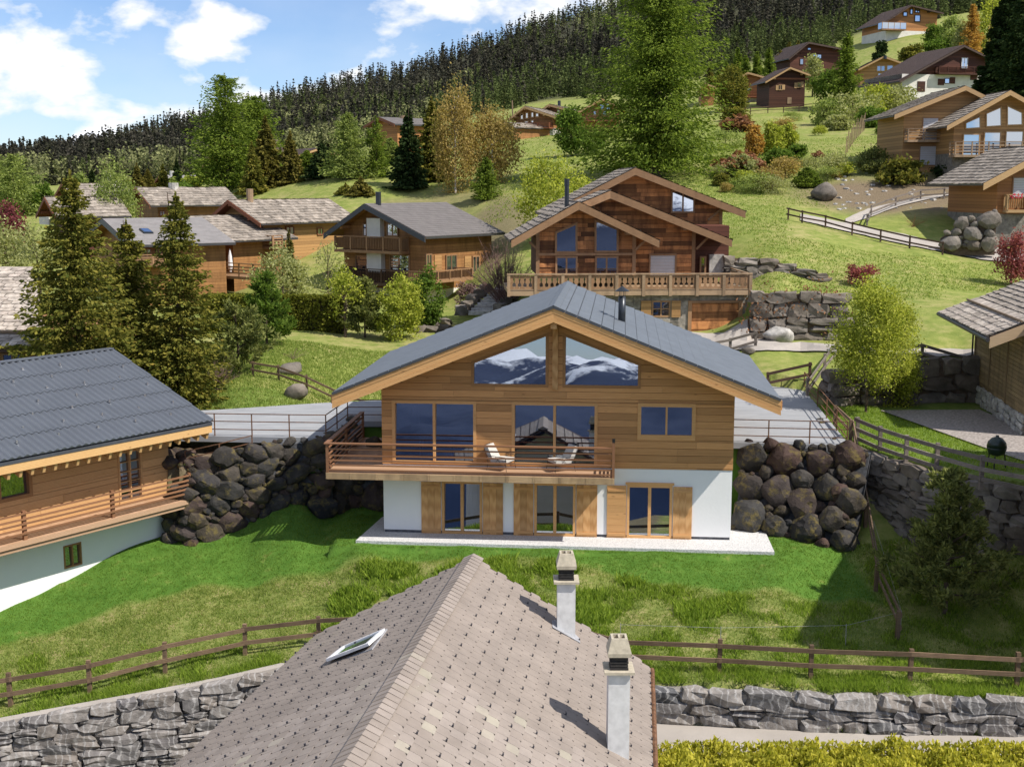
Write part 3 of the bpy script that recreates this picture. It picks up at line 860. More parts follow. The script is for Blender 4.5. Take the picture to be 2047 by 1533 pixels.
# ------------------------------------------------------------------ building helpers
def cut(lo, hi, holes):
    segs = [(lo, hi)]
    for a, b in holes:
        ns = []
        for s, e in segs:
            if b <= s or a >= e: ns.append((s, e)); continue
            if a > s: ns.append((s, a))
            if b < e: ns.append((b, e))
        segs = ns
    return [(s, e) for s, e in segs if e - s > 0.03]
def poly_span(poly, z):
    xs = []
    n = len(poly)
    for i in range(n):
        (x0, z0), (x1, z1) = poly[i], poly[(i + 1) % n]
        if (z0 > z) != (z1 > z): xs.append(x0 + (x1 - x0) * (z - z0) / (z1 - z0))
    return (min(xs), max(xs)) if len(xs) >= 2 else None
def plank_wall(parent, mat, span, z0, z1, h, y0, y1, holes=(), maxlen=4.5, r=rnd, gap=0.012, joined=False, name='plank', jit=0.006):
    """horizontal boards between y0 (face) and y1; span(z)->(xl,xr); holes are polygons in (x,z)"""
    mb = MB() if joined else None
    lv = [z0]
    while lv[-1] < z1 - .02: lv.append(min(lv[-1] + h, z1))
    for p in holes:
        if len(p) == 4 and p[0][1] == p[1][1] and p[2][1] == p[3][1]: lv += [q for q in (p[0][1], p[2][1]) if z0 < q < z1]
    lv = sorted(set(round(q, 4) for q in lv))
    for z, zt in zip(lv, lv[1:]):
        if zt - z < .02: continue
        zm = (z + zt) / 2
        sp = span(zm)
        if sp:
            hs = []
            for p in holes:
                q = poly_span(p, zm)
                if q: hs.append(q)
            for s, e in cut(sp[0], sp[1], hs):
                x = s
                while x < e - 0.01:
                    ln = r.uniform(0.45, 1.0) * maxlen
                    x2 = e if e - x - ln < 0.7 else x + ln
                    yy = y0 + r.uniform(-jit, jit)
                    lo, hi = (x + .002, yy, z + gap / 2), (x2 - .002, y1, zt - gap / 2)
                    if joined: mb.box(lo, hi)
                    else: bx(name, parent, mat, lo, hi)
                    x = x2
    if joined and mb.v: return mb.build(name + '_cladding', mat, parent)
def rect(x0, z0, x1, z1): return [(x0, z0), (x1, z0), (x1, z1), (x0, z1)]
def window(parent, x0, z0, x1, z1, y=0.0, cols=2, rows=1, fw=0.08, mf='frame_wood', mp='pane', tilt=0.0, depth=0.14, proud=0.02, name='window', mull=None, bottom=None, inset=0.06):
    """framed window filling a rectangle; the frame is the part, each pane a sub-part"""
    mull = mull or fw * 0.9
    bottom = bottom or fw
    mb = MB()
    ya, yb = y - proud, y + depth
    mb.box((x0, ya, z0), (x0 + fw, yb, z1)); mb.box((x1 - fw, ya, z0), (x1, yb, z1))
    mb.box((x0 + fw, ya, z1 - fw), (x1 - fw, yb, z1)); mb.box((x0 + fw, ya, z0), (x1 - fw, yb, z0 + bottom))
    gx0, gx1, gz0, gz1 = x0 + fw, x1 - fw, z0 + bottom, z1 - fw
    cw = (gx1 - gx0 - mull * (cols - 1)) / cols; rh = (gz1 - gz0 - mull * .6 * (rows - 1)) / rows
    for c in range(1, cols): mb.box((gx0 + c * cw + (c - 1) * mull, ya + .012, gz0), (gx0 + c * (cw + mull), yb, gz1))
    for k in range(1, rows): mb.box((gx0, ya + .02, gz0 + k * rh + (k - 1) * mull * .6), (gx1, ya + .05, gz0 + k * (rh + mull * .6)))
    w = mb.build(name, mf, parent)
    dt = math.tan(tilt)
    for c in range(cols):
        for k in range(rows):
            a = gx0 + c * (cw + mull); b = a + cw; lo = gz0 + k * (rh + mull * .6); hi = lo + rh
            g0 = y + inset + dt * (lo - gz0); g1 = y + inset + dt * (hi - gz0)
            MB().add([(a, g0, lo), (b, g0, lo), (b, g1, hi), (a, g1, hi), (a, g0 + .01, lo), (b, g0 + .01, lo), (b, g1 + .01, hi), (a, g1 + .01, hi)],
                     [(0, 1, 2, 3), (7, 6, 5, 4), (0, 4, 5, 1), (2, 6, 7, 3), (1, 5, 6, 2), (3, 7, 4, 0)]).build('pane', mp, w)
    return w
def inset_poly(poly, d):
    """shrink a convex polygon in (x,z) by d"""
    n = len(poly); ar = sum(poly[i][0] * poly[(i + 1) % n][1] - poly[(i + 1) % n][0] * poly[i][1] for i in range(n))
    sg = 1 if ar > 0 else -1
    lines = []
    for i in range(n):
        p = Vector((poly[i][0], poly[i][1])); q = Vector((poly[(i + 1) % n][0], poly[(i + 1) % n][1])); e = (q - p).normalized()
        nn = Vector((-e.y, e.x)) * sg
        lines.append((p + nn * d, e))
    res = []
    for i in range(n):
        p, e = lines[i - 1]; q, f = lines[i]
        cr = e.x * f.y - e.y * f.x
        t = ((q - p).x * f.y - (q - p).y * f.x) / cr
        res.append(tuple(p + e * t))
    return res
def poly_window(parent, poly, y=0.0, fw=0.09, mf='frame_wood', mp='pane', tilt=0.0, depth=0.16, proud=0.02, inset=0.06):
    inn = inset_poly(poly, fw); n = len(poly); mb = MB()
    for i in range(n):
        j = (i + 1) % n
        a, b, c, d = poly[i], poly[j], inn[j], inn[i]
        vs = [(p[0], y - proud, p[1]) for p in (a, b, c, d)] + [(p[0], y + depth, p[1]) for p in (a, b, c, d)]
        mb.add(vs, [(0, 1, 2, 3), (7, 6, 5, 4), (0, 4, 5, 1), (1, 5, 6, 2), (2, 6, 7, 3), (3, 7, 4, 0)])
    w = mb.build('window', mf, parent)
    zb = min(p[1] for p in inn); dt = math.tan(tilt)
    vs = [(p[0], y + inset + dt * (p[1] - zb), p[1]) for p in inn]
    vs += [(v[0], v[1] + .01, v[2]) for v in vs]
    MB().add(vs, [tuple(range(n)), tuple(reversed(range(n, 2 * n)))] + [(i, i + n, (i + 1) % n + n, (i + 1) % n) for i in range(n)]).build('pane', mp, w)
    return w
def wall_boxes(mb, x0, x1, z0, z1, y0, y1, holes):
    """solid wall with rectangular openings (x0,z0,x1,z1)"""
    xs = sorted({x0, x1} | {h[0] for h in holes} | {h[2] for h in holes})
    for a, b in zip(xs, xs[1:]):
        m = (a + b) / 2
        for s, e in cut(z0, z1, [(h[1], h[3]) for h in holes if h[0] < m < h[2]]):
            mb.box((a, y0, s), (b, y1, e))
    return mb
def shutter(parent, x0, x1, z0, z1, y, boards=3, mat='larch_upright', horizontal=False):
    s = MB().box((x0 + .01, y + .004, z0 + .01), (x1 - .01, y + .022, z1 - .01)).build('shutter', mat, parent)
    if horizontal:
        n = 8; hgt = (z1 - z0) / n
        for i in range(n): bx('board', s, 'larch_warm', (x0, y - .02, z0 + i * hgt + .004), (x1, y + .004, z0 + (i + 1) * hgt - .004))
    else:
        w = (x1 - x0) / boards
        for i in range(boards): bx('board', s, mat, (x0 + i * w + .003, y - .018 - .003 * (i % 2), z0), (x0 + (i + 1) * w - .003, y + .004, z1))
    for zz in (z0 + .12, z1 - .24): bx('batten', s, 'larch_warm', (x0 + .03, y - .05, zz), (x1 - .03, y - .0225, zz + .1))
    return s
def ripple_strip(length, width, period, amp, thick, seg=4):
    """metal roofing strip: x along the ridge, y down the slope, z out"""
    n = int(round(length / period)) * seg
    V = []; Fc = []
    for i in range(n + 1):
        u = length * i / n
        w = amp * math.cos(2 * math.pi * i / seg)
        V += [(u, 0, w - .004), (u, width, w + thick), (u, width, -.012)]
    for i in range(n):
        b = i * 3
        Fc += [(b, b + 3, b + 4, b + 1), (b + 1, b + 4, b + 5, b + 2)]
    me = bpy.data.meshes.new('strip'); me.from_pydata(V, [], Fc); me.update()
    return me

# ------------------------------------------------------------------ the new chalet
TILT = math.radians(4.3)
def new_chalet():
    T = thing('new_chalet', 'new larch and white render chalet with grey metal roof and gable windows', 'chalet', HOUSE.o, HOUSE.rz)
    zr, k, W, y0, y1 = 9.275, 0.4005, 8.5, -1.4, 10.83
    al = math.atan(k); ca, sa = math.cos(al), math.sin(al)
    xl, xr, D = -6.83, 6.90, 9.6
    zs = lambda x: zr - k * abs(x)
    # ground floor
    doors = [(-4.47, -2.86), (-0.80, 0.83), (2.84, 4.60)]
    holes = [(a, 0.03, b, 2.20) for a, b in doors]
    mb = wall_boxes(MB(), xl + .02, xr - .02, 0.17, 2.83, 0.0, 0.3, holes)
    mb.box((xl + .02, .302, .17), (xl + .3, D, 2.83)); mb.box((xr - .3, .302, .17), (xr - .02, D, 2.83)); mb.box((xl + .302, D - .3, .17), (xr - .302, D, 2.83))
    mb.build('rendered_wall', 'render_white', T)
    mb = wall_boxes(MB(), xl + .05, xr - .05, -0.6, 0.168, 0.03, 0.28, [(a, 0.0, b, 0.168) for a, b in doors]); mb.build('plinth', 'slate_plinth', T)
    MB().box((xl + .4, .5, 0.0), (xr - .4, 5.0, 0.02)).box((xl + .4, 5.0, 0), (xr - .4, 5.1, 2.7)).build('lower_room', 'interior', T)
    for i, (a, b) in enumerate(doors):
        w = window(T, a, 0.03, b, 2.20, 0.0, 2, 1, 0.10, 'larch_warm', 'pane_main', TILT, 0.2, 0.03, 'french_window', 0.12, 0.13, 0.05)
        bx('lintel', T, 'larch_warm', (a - .06, -.05, 2.205), (b + .06, .05, 2.30))
    for x0, x1, hz in ((-5.29, -4.50, 0), (-2.83, -2.03, 0), (-1.61, -.83, 0), (.86, 1.68, 0), (2.06, 2.81, 1), (4.63, 5.37, 0)):
        shutter(T, x0, x1, 0.03, 2.17 if hz else 2.16, -.03, 3, 'larch_upright', bool(hz))
    # upper floor cladding
    gl = [(-3.27, 6.0), (-0.26, 6.0), (-0.26, 8.14), (-3.27, 6.98)]
    gr = [(0.29, 6.0), (3.30, 6.0), (3.30, 6.98), (0.29, 8.14)]
    big = [(-6.42, 2.9, -3.08, 5.41), (-1.69, 2.9, 1.66, 5.41), (3.20, 4.0, 5.43, 5.44)]
    hp_ = [rect(*b) for b in big] + [gl, gr]
    def span(z):
        e = min(6.95, (zr - .62 - z) / k)
        return (max(xl, -e), min(xr, e)) if e > .1 else None
    plank_wall(T, 'larch', span, 2.845, 8.75, 0.272, -0.03, 0.20, hp_, 4.2)
    for a, b, c, d in big[:2]:
        window(T, a, b, c, d, -.02, 2, 1, 0.12, 'larch_warm', 'pane_main', TILT, 0.24, 0.035, 'window', 0.10, 0.10, 0.03)
    window(T, *big[2], -.02, 2, 1, 0.14, 'larch_warm', 'pane_main', TILT, 0.2, 0.05, 'window', 0.07, 0.2, 0.04)
    for p in (gl, gr): poly_window(T, p, -.02, 0.11, 'frame_wood', 'pane_main', TILT, 0.24, 0.035, 0.03)
    for s, xx in ((0, xl), (1, xr)):
        sx = (xx + .002, xx + .2) if s == 0 else (xx - .2, xx - .002)
        mb = MB(); mb.box((sx[0], .204, 2.845), (sx[1], D, zs(xx) - .3)); mb.build('side_wall', 'larch', T)
    MB().prism([(xl + .21, 2.845), (xr - .21, 2.845), (xr - .21, zs(xr) - .3), (0, zr - .45), (xl + .21, zs(xl) - .3)], D - .2, D).build('rear_wall', 'larch', T)
    MB().box((xl + .21, .21, 2.85), (xr - .21, D - .21, 2.9)).box((xl + .21, 6.0, 2.9), (xr - .21, 6.1, 5.75)).box((2.6, .25, 2.9), (2.7, 6, 5.75)).build('living_room', 'interior', T)
    for sg in (-1, 1):                                      # boards over the sloping window heads
        for j, (o0, o1) in enumerate(((.0, .17), (.175, .36))):
            hd = lambda x: 8.14 + (6.98 - 8.14) * (abs(x) - .27) / 3.02
            xa, xb = sg * .14, sg * 3.42
            MB().prism([(xa, hd(xa) + o0), (xb, hd(xb) + o0), (xb, hd(xb) + o1), (xa, hd(xa) + o1)], -.045 - .004 * j, .19).build('window_head', 'larch', T)
    bx('ridge_post', T, 'larch_upright', (-.10, -.16, 5.92), (.11, -.036, 8.52))
    bx('ridge_purlin', T, 'larch_upright', (-.11, -1.30, 8.42), (.12, -.0365, 8.80))
    # roof
    V = lambda x, y: (x, y, zs(x) - .05)
    roof = MB().slab(V(0, y0 + .07), V(W, y0 + .07), V(W, y1), V(0, y1), .12).slab(V(-W, y0 + .07), V(0, y0 + .07), V(0, y1), V(-W, y1), .12).build('roof', 'roof_edge', T)
    n = 19; Ls = W / ca; cw = Ls / n
    me = shared('roof_strip', 'roof_metal', lambda: ripple_strip(y1 - y0, cw - .035, 0.235, 0.012, 0.03))
    mr = Matrix(((0, ca, sa), (1, 0, 0), (0, -sa, ca)))      # x->+y, y->down right slope
    ml = Matrix(((0, -ca, -sa), (-1, 0, 0), (0, -sa, ca)))
    for i in range(n):
        o = link('roof_panel', me, roof); o.matrix_local = Matrix.Translation((i * cw * ca + .02 * sa, y0, zr - i * cw * sa - .02)) @ mr.to_4x4()
        o = link('roof_panel', me, roof); o.matrix_local = Matrix.Translation((-i * cw * ca - .02 * sa, y1, zr - i * cw * sa - .02)) @ ml.to_4x4()
        for s in (-1, 1):
            beam('edge_clip', roof, 'roof_edge', (s * i * cw * ca, y0 - .012, zs(i * cw * ca) - .02), (s * (i + .93) * cw * ca, y0 - .012, zs((i + .93) * cw * ca) - .02), .05, .10)
    MB().add([(-.22, y0 - .02, zr - .05), (0, y0 - .02, zr + .045), (.22, y0 - .02, zr - .05), (-.22, y1, zr - .05), (0, y1, zr + .045), (.22, y1, zr - .05)],
             [(0, 1, 4, 3), (1, 2, 5, 4), (0, 3, 5, 2)]).build('ridge_cap', 'roof_metal', roof)
    for s in (-1, 1):                                       # bargeboards of three planks, soffit, eaves
        off = 0.07
        for j, hgt in enumerate((0.19, 0.19, 0.15)):
            p = [(0, zr - off), (s * (W - .02), zs(W - .02) - off), (s * (W - .02), zs(W - .02) - off - hgt + .006), (0, zr - off - hgt + .006)]
            MB().prism(p, y0 - .0 + .012 * (j % 2), y0 + .065).build('bargeboard', 'larch_warm', T)
            off += hgt
        a, b = (0, W - .05) if s > 0 else (-(W - .05), 0)
        q = lambda x, y: (x, y, zs(x) - .19)
        MB().slab(q(a, y0 + .07), q(b, y0 + .07), q(b, y1 - .1), q(a, y1 - .1), .2).build('soffit', 'larch', T)
        bx('eaves_board', T, 'larch_warm', (s * W - .03, y0 + .07, zs(W) - .40), (s * W + .03, y1, zs(W) - .06))
    # flue on the right slope
    d = ray(1243, 642); C0 = HOUSE.loc(CAM); dl = Vector((d.dot(HOUSE.ex), d.dot(HOUSE.ey), d.z))
    t = (zr - k * C0.x - C0.z) / (dl.z + k * dl.x); P = C0 + dl * t
    fl = MB().lathe([(.15, -.3), (.15, .95), (.135, .951), (.135, 1.02)], 16, P).build('flue', 'metal_dark', T, True)
    MB().lathe([(.03, 1.42), (.29, 1.24), (.29, 1.225), (.02, 1.25)], 16, P).build('flue_cap', 'metal_dark', fl)
    for q in range(4): a = q * math.pi / 2 + .4; MB().box((P.x + .125 * math.cos(a) - .012, P.y + .125 * math.sin(a) - .012, P.z + 1.0), (P.x + .125 * math.cos(a) + .012, P.y + .125 * math.sin(a) + .012, P.z + 1.26)).build('flue_strut', 'metal_dark', fl)
    # balcony
    bz = 2.80
    bl, br, by, bk = -8.75, 2.35, -1.5, 5.3
    for i in range(11):
        xa = bl + (br - bl) * i / 11; xb = bl + (br - bl) * (i + 1) / 11
        bx('edge_panel', T, 'deck_edge', (xa + .004, by - .03, 2.54), (xb - .09, by + .03, 2.79))
        bx('edge_block', T, 'deck_edge', (xb - .085, by - .038, 2.54), (xb - .004, by + .03, 2.79))
    nb = 11
    for i in range(nb):
        ya = by + .034 + i * (1.44 / nb)
        bx('deck_board', T, 'deck', (bl + .04, ya, 2.74), (br - .02, ya + 1.44 / nb - .008, bz))
    for i in range(13): xa = bl + .04 + i * .146; bx('deck_board', T, 'deck', (xa, -.02, 2.74), (xa + .138, bk, bz))
    MB().box((bl + .1, by + .05, 2.56), (br - .05, -.06, 2.735)).box((bl + .1, -.055, 2.56), (xl - .02, bk, 2.735)).build('balcony_frame', 'larch', T)
    bx('side_edge', T, 'deck_edge', (bl - .03, by + .032, 2.54), (bl + .035, bk, 2.79))
    for x, y, zt in ((bl + .05, by + .05, 3.90), (br - .05, by + .05, 4.16), (bl + .05, bk - .06, 3.90), (bl + .05, 1.9, 3.9)):
        bx('post', T, 'rail_brown', (x - .05, y - .05, bz), (x + .05, y + .05, zt))
    bx('post_cap', T, 'black_metal', (br - .105, by - .005, 4.162), (br + .005, by + .105, 4.30))
    bx('handrail', T, 'rail_brown', (bl - .06, by - .04, 3.905), (br - .105, by + .12, 3.96))
    bx('handrail', T, 'rail_brown', (bl - .06, by + .125, 3.905), (bl + .12, bk, 3.96))
    for zz in (3.72, 3.46, 3.27, 3.08, 2.90):
        bx('rail', T, 'rail_brown', (bl + .105, by + .02, zz - .028), (br - .105, by + .07, zz + .028))
        bx('rail', T, 'rail_brown', (bl + .025, by + .105, zz - .028), (bl + .075, bk - .12, zz + .028))
        bx('rail', T, 'rail_brown', (br - .075, by + .105, zz - .028), (br - .025, -.07, zz + .028))
    return T
new_chalet()

def furnish():
    def lounge(px, py, rz, label):
        p = onz(px, py, 2.80)
        T = thing('lounge_chair', label, 'chair', p, rz)
        MB().box((-.34, -.36, .33), (.34, .34, .46)).build('seat_cushion', 'cushion', T)
        mb = MB(); mb.add([(-.33, .24, .44), (.33, .24, .44), (.33, .50, .98), (-.33, .50, .98), (-.33, .40, .40), (.33, .40, .40), (.33, .64, .94), (-.33, .64, .94)],
                          [(0, 1, 2, 3), (7, 6, 5, 4), (0, 4, 5, 1), (1, 5, 6, 2), (2, 6, 7, 3), (3, 7, 4, 0)]); mb.build('back_cushion', 'cushion', T)
        mb = MB()
        for s in (-1, 1):
            mb.tube([(s * .36, -.36, .33), (s * .37, .44, .31), (s * .37, .62, .96)], .012, 6)
            mb.tube([(s * .38, -.34, .56), (s * .39, .48, .58)], .014, 6); mb.tube([(s * .36, -.36, .33), (s * .38, -.34, .56)], .012, 6)
            mb.tube([(s * .36, -.1, .33), (s * .385, .1, .57)], .008, 5); mb.tube([(s * .36, .1, .33), (s * .385, -.1, .57)], .008, 5)
        mb.tube([(-.36, -.36, .33), (.36, -.36, .33)], .012, 6); mb.tube([(-.37, .62, .96), (.37, .62, .96)], .012, 6)
        mb.build('frame', 'black_metal', T)
        for sx in (-1, 1):
            for sy in (-.34, .42): MB().tube([(sx * .36, sy, .33), (sx * .39, sy * 1.15, 0)], .012, 6).build('leg', 'black_metal', T)
    lounge(1004, 938, math.radians(62), 'cream cushioned lounge chair by the boarded wall between the balcony windows')
    lounge(1119, 940, math.radians(-66), 'cream cushioned lounge chair near the end post of the balcony')
    # seen through the glass of the living room
    p = hw(-5.75, 1.6, 2.9)
    L = thing('floor_lamp', 'tall floor lamp with white shade behind the balcony window', 'lamp', p, 0)
    MB().lathe([(.17, 0), (.17, .03), (.02, .04), (.02, 1.25)], 12).build('stand', 'black_metal', L)
    MB().lathe([(.20, 1.2), (.13, 2.0), (.125, 2.0), (.19, 1.2)], 16).build('shade', 'lamp_shade', L)
    p = hw(-4.9, 1.7, 2.9)
    t = thing('dining_table', 'pale dining table behind the balcony window', 'table', p, HOUSE.rz)
    MB().box((-.7, -.4, .72), (.7, .4, .76)).build('table_top', 'cloth_white', t)
    for sx in (-.64, .64):
        for sy in (-.34, .34): MB().box((sx - .03, sy - .03, 0), (sx + .03, sy + .03, .72)).build('leg', 'cloth_white', t)
furnish()

# gravel apron and drive
def aprons():
    pts = [(-7.68, -1.32), (8.41, -1.46), (8.36, 2.6), (6.85, 2.6), (6.85, .06), (-6.78, .06), (-6.78, 2.3), (-7.31, 2.3)]
    mb = MB(); n = len(pts)
    V = [tuple(hw(a, b, .06)) for a, b in pts]; Vb = [tuple(hw(a, b, -.3)) for a, b in pts]
    mb.add(V + Vb, [tuple(range(n))] + [(i, i + n, (i + 1) % n + n, (i + 1) % n) for i in range(n)])
    o = mb.build('gravel_path', 'gravel_white'); struct(o)
    o['label'] = 'white gravel strip round the new chalet'
    mb = MB(); n = len(DRIVE)
    mb.add([(x, y, DRIVE_Z) for x, y in DRIVE] + [(x, y, DRIVE_Z - .25) for x, y in DRIVE], [tuple(range(n))] + [(i, i + n, (i + 1) % n + n, (i + 1) % n) for i in range(n)])
    o = mb.build('driveway', 'asphalt_grey'); struct(o); o['label'] = 'grey paved drive behind the new chalet'
aprons()

# ------------------------------------------------------------------ chalet at the left, eaves side towards us
LS = 1.1
LEFT = Frame((-12.83 * LS, 45.67 * LS, CZ - CZ * LS), 0.63 - math.pi / 2)
def left_chalet():
    T = thing('left_chalet', 'larch chalet under a ribbed blue grey metal roof with long balcony', 'chalet', LEFT.o, LEFT.rz)
    T.scale = (LS, LS, LS)
    x0, x1 = -15.5, 0.89
    ye, yr, ze, zr = -1.5, 4.29, 5.13, 7.344
    Wd = 8.6; xw = -15.0
    k = (zr - ze) / (yr - ye); al = math.atan(k); ca, sa = math.cos(al), math.sin(al)
    low = [(-4.62, .56, -3.90, 1.38)]
    mb = wall_boxes(MB(), xw, 0, -1.6, 2.03, .02, .3, low)
    mb.box((-.3, .302, -.5), (0, Wd, 2.03)); mb.box((xw, .302, -1.2), (xw + .3, Wd, 2.03)); mb.box((xw + .3, Wd - .3, -.5), (-.3, Wd, 2.03))
    mb.build('rendered_wall', 'render_white', T)
    window(T, *low[0], .02, 2, 1, .06, 'frame_wood', 'pane', 0.03, .2, .02)
    MB().box((-4.8, .3, .4), (-3.7, .32, 1.6)).build('lower_lining', 'interior', T)
    holes = [(-8.1, 3.40, -5.70, 4.42), (-2.25, 2.36, -1.2, 4.30)]
    plank_wall(T, 'larch_side', lambda z: (xw, 0), 2.05, 4.95, .29, -.02, .18, [rect(*h) for h in holes], 4.6)
    for i in range(12): z = 2.05 + i * .29; bx('plank', T, 'larch_side', (-.2, .184, z + .006), (-.0, Wd, z + .284))
    MB().prism([(.2, 2.05), (Wd, 2.05), (Wd, 5.2), (yr, 6.9), (.2, 5.2)], -.21, -.19).build('gable_lining', 'larch_side', T).matrix_local = Matrix(((0, 1, 0, 0), (1, 0, 0, 0), (0, 0, 1, 0), (0, 0, 0, 1)))
    MB().box((xw, .2, 2.04), (-.22, .22, 4.9)).build('lining', 'interior', T)
    window(T, *holes[0], -.02, 2, 1, .12, 'frame_wood', 'pane', 0.03, .19, .06, inset=.1)
    d = window(T, *holes[1], -.02, 2, 5, .08, 'larch_side', 'pane', 0.02, .19, .03, 'glazed_door', .05, .1, .06)
    # roof
    ys = lambda y: zr - k * abs(y - yr)
    q = lambda x, y: (x, y, ys(y) - .06)
    roof = MB().slab(q(x0, ye), q(x1, ye), q(x1, yr), q(x0, yr), .1).slab(q(x0, yr), q(x1, yr), q(x1, 2 * yr - ye), q(x0, 2 * yr - ye), .1).build('roof', 'roof_edge', T)
    n = 5; Ls = (yr - ye) / ca; cw = Ls / n
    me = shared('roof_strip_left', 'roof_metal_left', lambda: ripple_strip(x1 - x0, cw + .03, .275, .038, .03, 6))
    mf = Matrix(((1, 0, 0), (0, -ca, -sa), (0, -sa, ca)))
    mk = Matrix(((-1, 0, 0), (0, ca, sa), (0, -sa, ca)))
    for i in range(n):
        # rotate so x runs along the ridge, y down the slope towards us, z outwards
        o = link('roof_panel', me, roof); o.matrix_local = Matrix.Translation((x1, yr - i * cw * ca - .03 * sa, zr - i * cw * sa + .03)) @ Matrix(((-1, 0, 0), (0, -ca, -sa), (0, -sa, ca))).to_4x4()
        o = link('roof_panel', me, roof); o.matrix_local = Matrix.Translation((x0, yr + i * cw * ca + .03 * sa, zr - i * cw * sa + .03)) @ Matrix(((1, 0, 0), (0, ca, sa), (0, -sa, ca))).to_4x4()
    mb = MB()
    for i in range(1, 8):
        for j in range(9):
            x = x1 - .6 - j * 1.55 - (i % 2) * .7; y = yr - i * .72
            mb.box((x - .03, y - .03, ys(y) + .03), (x + .03, y + .03, ys(y) + .13))
    stuff(mb.build('snow_guards', 'steel', roof))
    bx('ridge_cap', roof, 'roof_metal_left', (x0, yr - .12, zr + .02), (x1, yr + .12, zr + .075))
    bx('eaves_board', T, 'larch_beam', (x0, ye + .02, ze - .44), (x1 - .01, ye + .09, ze - .07))
    for s, (ya, yb) in enumerate(((ye + .1, yr), (yr, 2 * yr - ye))):
        p = [(ya, ys(ya) - .08), (yb, ys(yb) - .08), (yb, ys(yb) - .36), (ya, ys(ya) - .36)]
        o = MB().prism(p, 0, .06).build('bargeboard', 'larch_beam', T)
        o.matrix_local = Matrix(((0, 1, 0, x1 - .07), (1, 0, 0, 0), (0, 0, 1, 0), (0, 0, 0, 1)))
    MB().slab((x0, ye + .1, ys(ye + .1) - .17), (x1 - .08, ye + .1, ys(ye + .1) - .17), (x1 - .08, yr, ys(yr) - .17), (x0, yr, ys(yr) - .17), .05).build('soffit', 'larch_side', T)
    for i in range(37):
        x = x1 - .16 - i * .425
        beam('rafter_tail', T, 'larch_beam', (x, ye + .10, ze - .53), (x, .2, ze - .53 + k * 1.5), .10, .30)
    # balcony along the front, running out into a deck at the far end
    dz, by, xe = 2.33, -1.3, 0.02
    for i in range(9): ya = by + .03 + i * .138; bx('deck_board', T, 'deck', (xw, ya, dz - .05), (xe + (0 if ya > -.2 else 0), ya + .13, dz))
    bx('edge_beam', T, 'deck', (xw, by - .03, dz - .16), (xe, by + .025, dz - .005))
    bx('edge_beam', T, 'deck', (xw, by + .05, dz - .32), (xe, by + .15, dz - .165))
    MB().box((xw, by + .16, dz - .30), (xe, .0, dz - .055)).build('balcony_frame', 'rail_brown', T)
    for zz in (3.22, 3.04, 2.88, 2.72, 2.56): bx('rail', T, 'rail_brown', (xw, by, zz - .03), (xe - .06, by + .05, zz + .03))
    for x in (-.04, -3.4, -6.8, -10.2): bx('post', T, 'rail_brown', (x - .06, by + .052, dz - .1), (x + .06, by + .16, 3.30))
    for i in range(12): xa = .03 + i * .15; bx('deck_board', T, 'deck', (xa, -.9 + .06 * i, dz - .04), (xa + .142, 2.7, dz + .01))
    MB().box((.03, -.4, dz - .3), (1.8, 2.7, dz - .045)).build('deck_frame', 'rail_brown', T)
    return T
left_chalet()

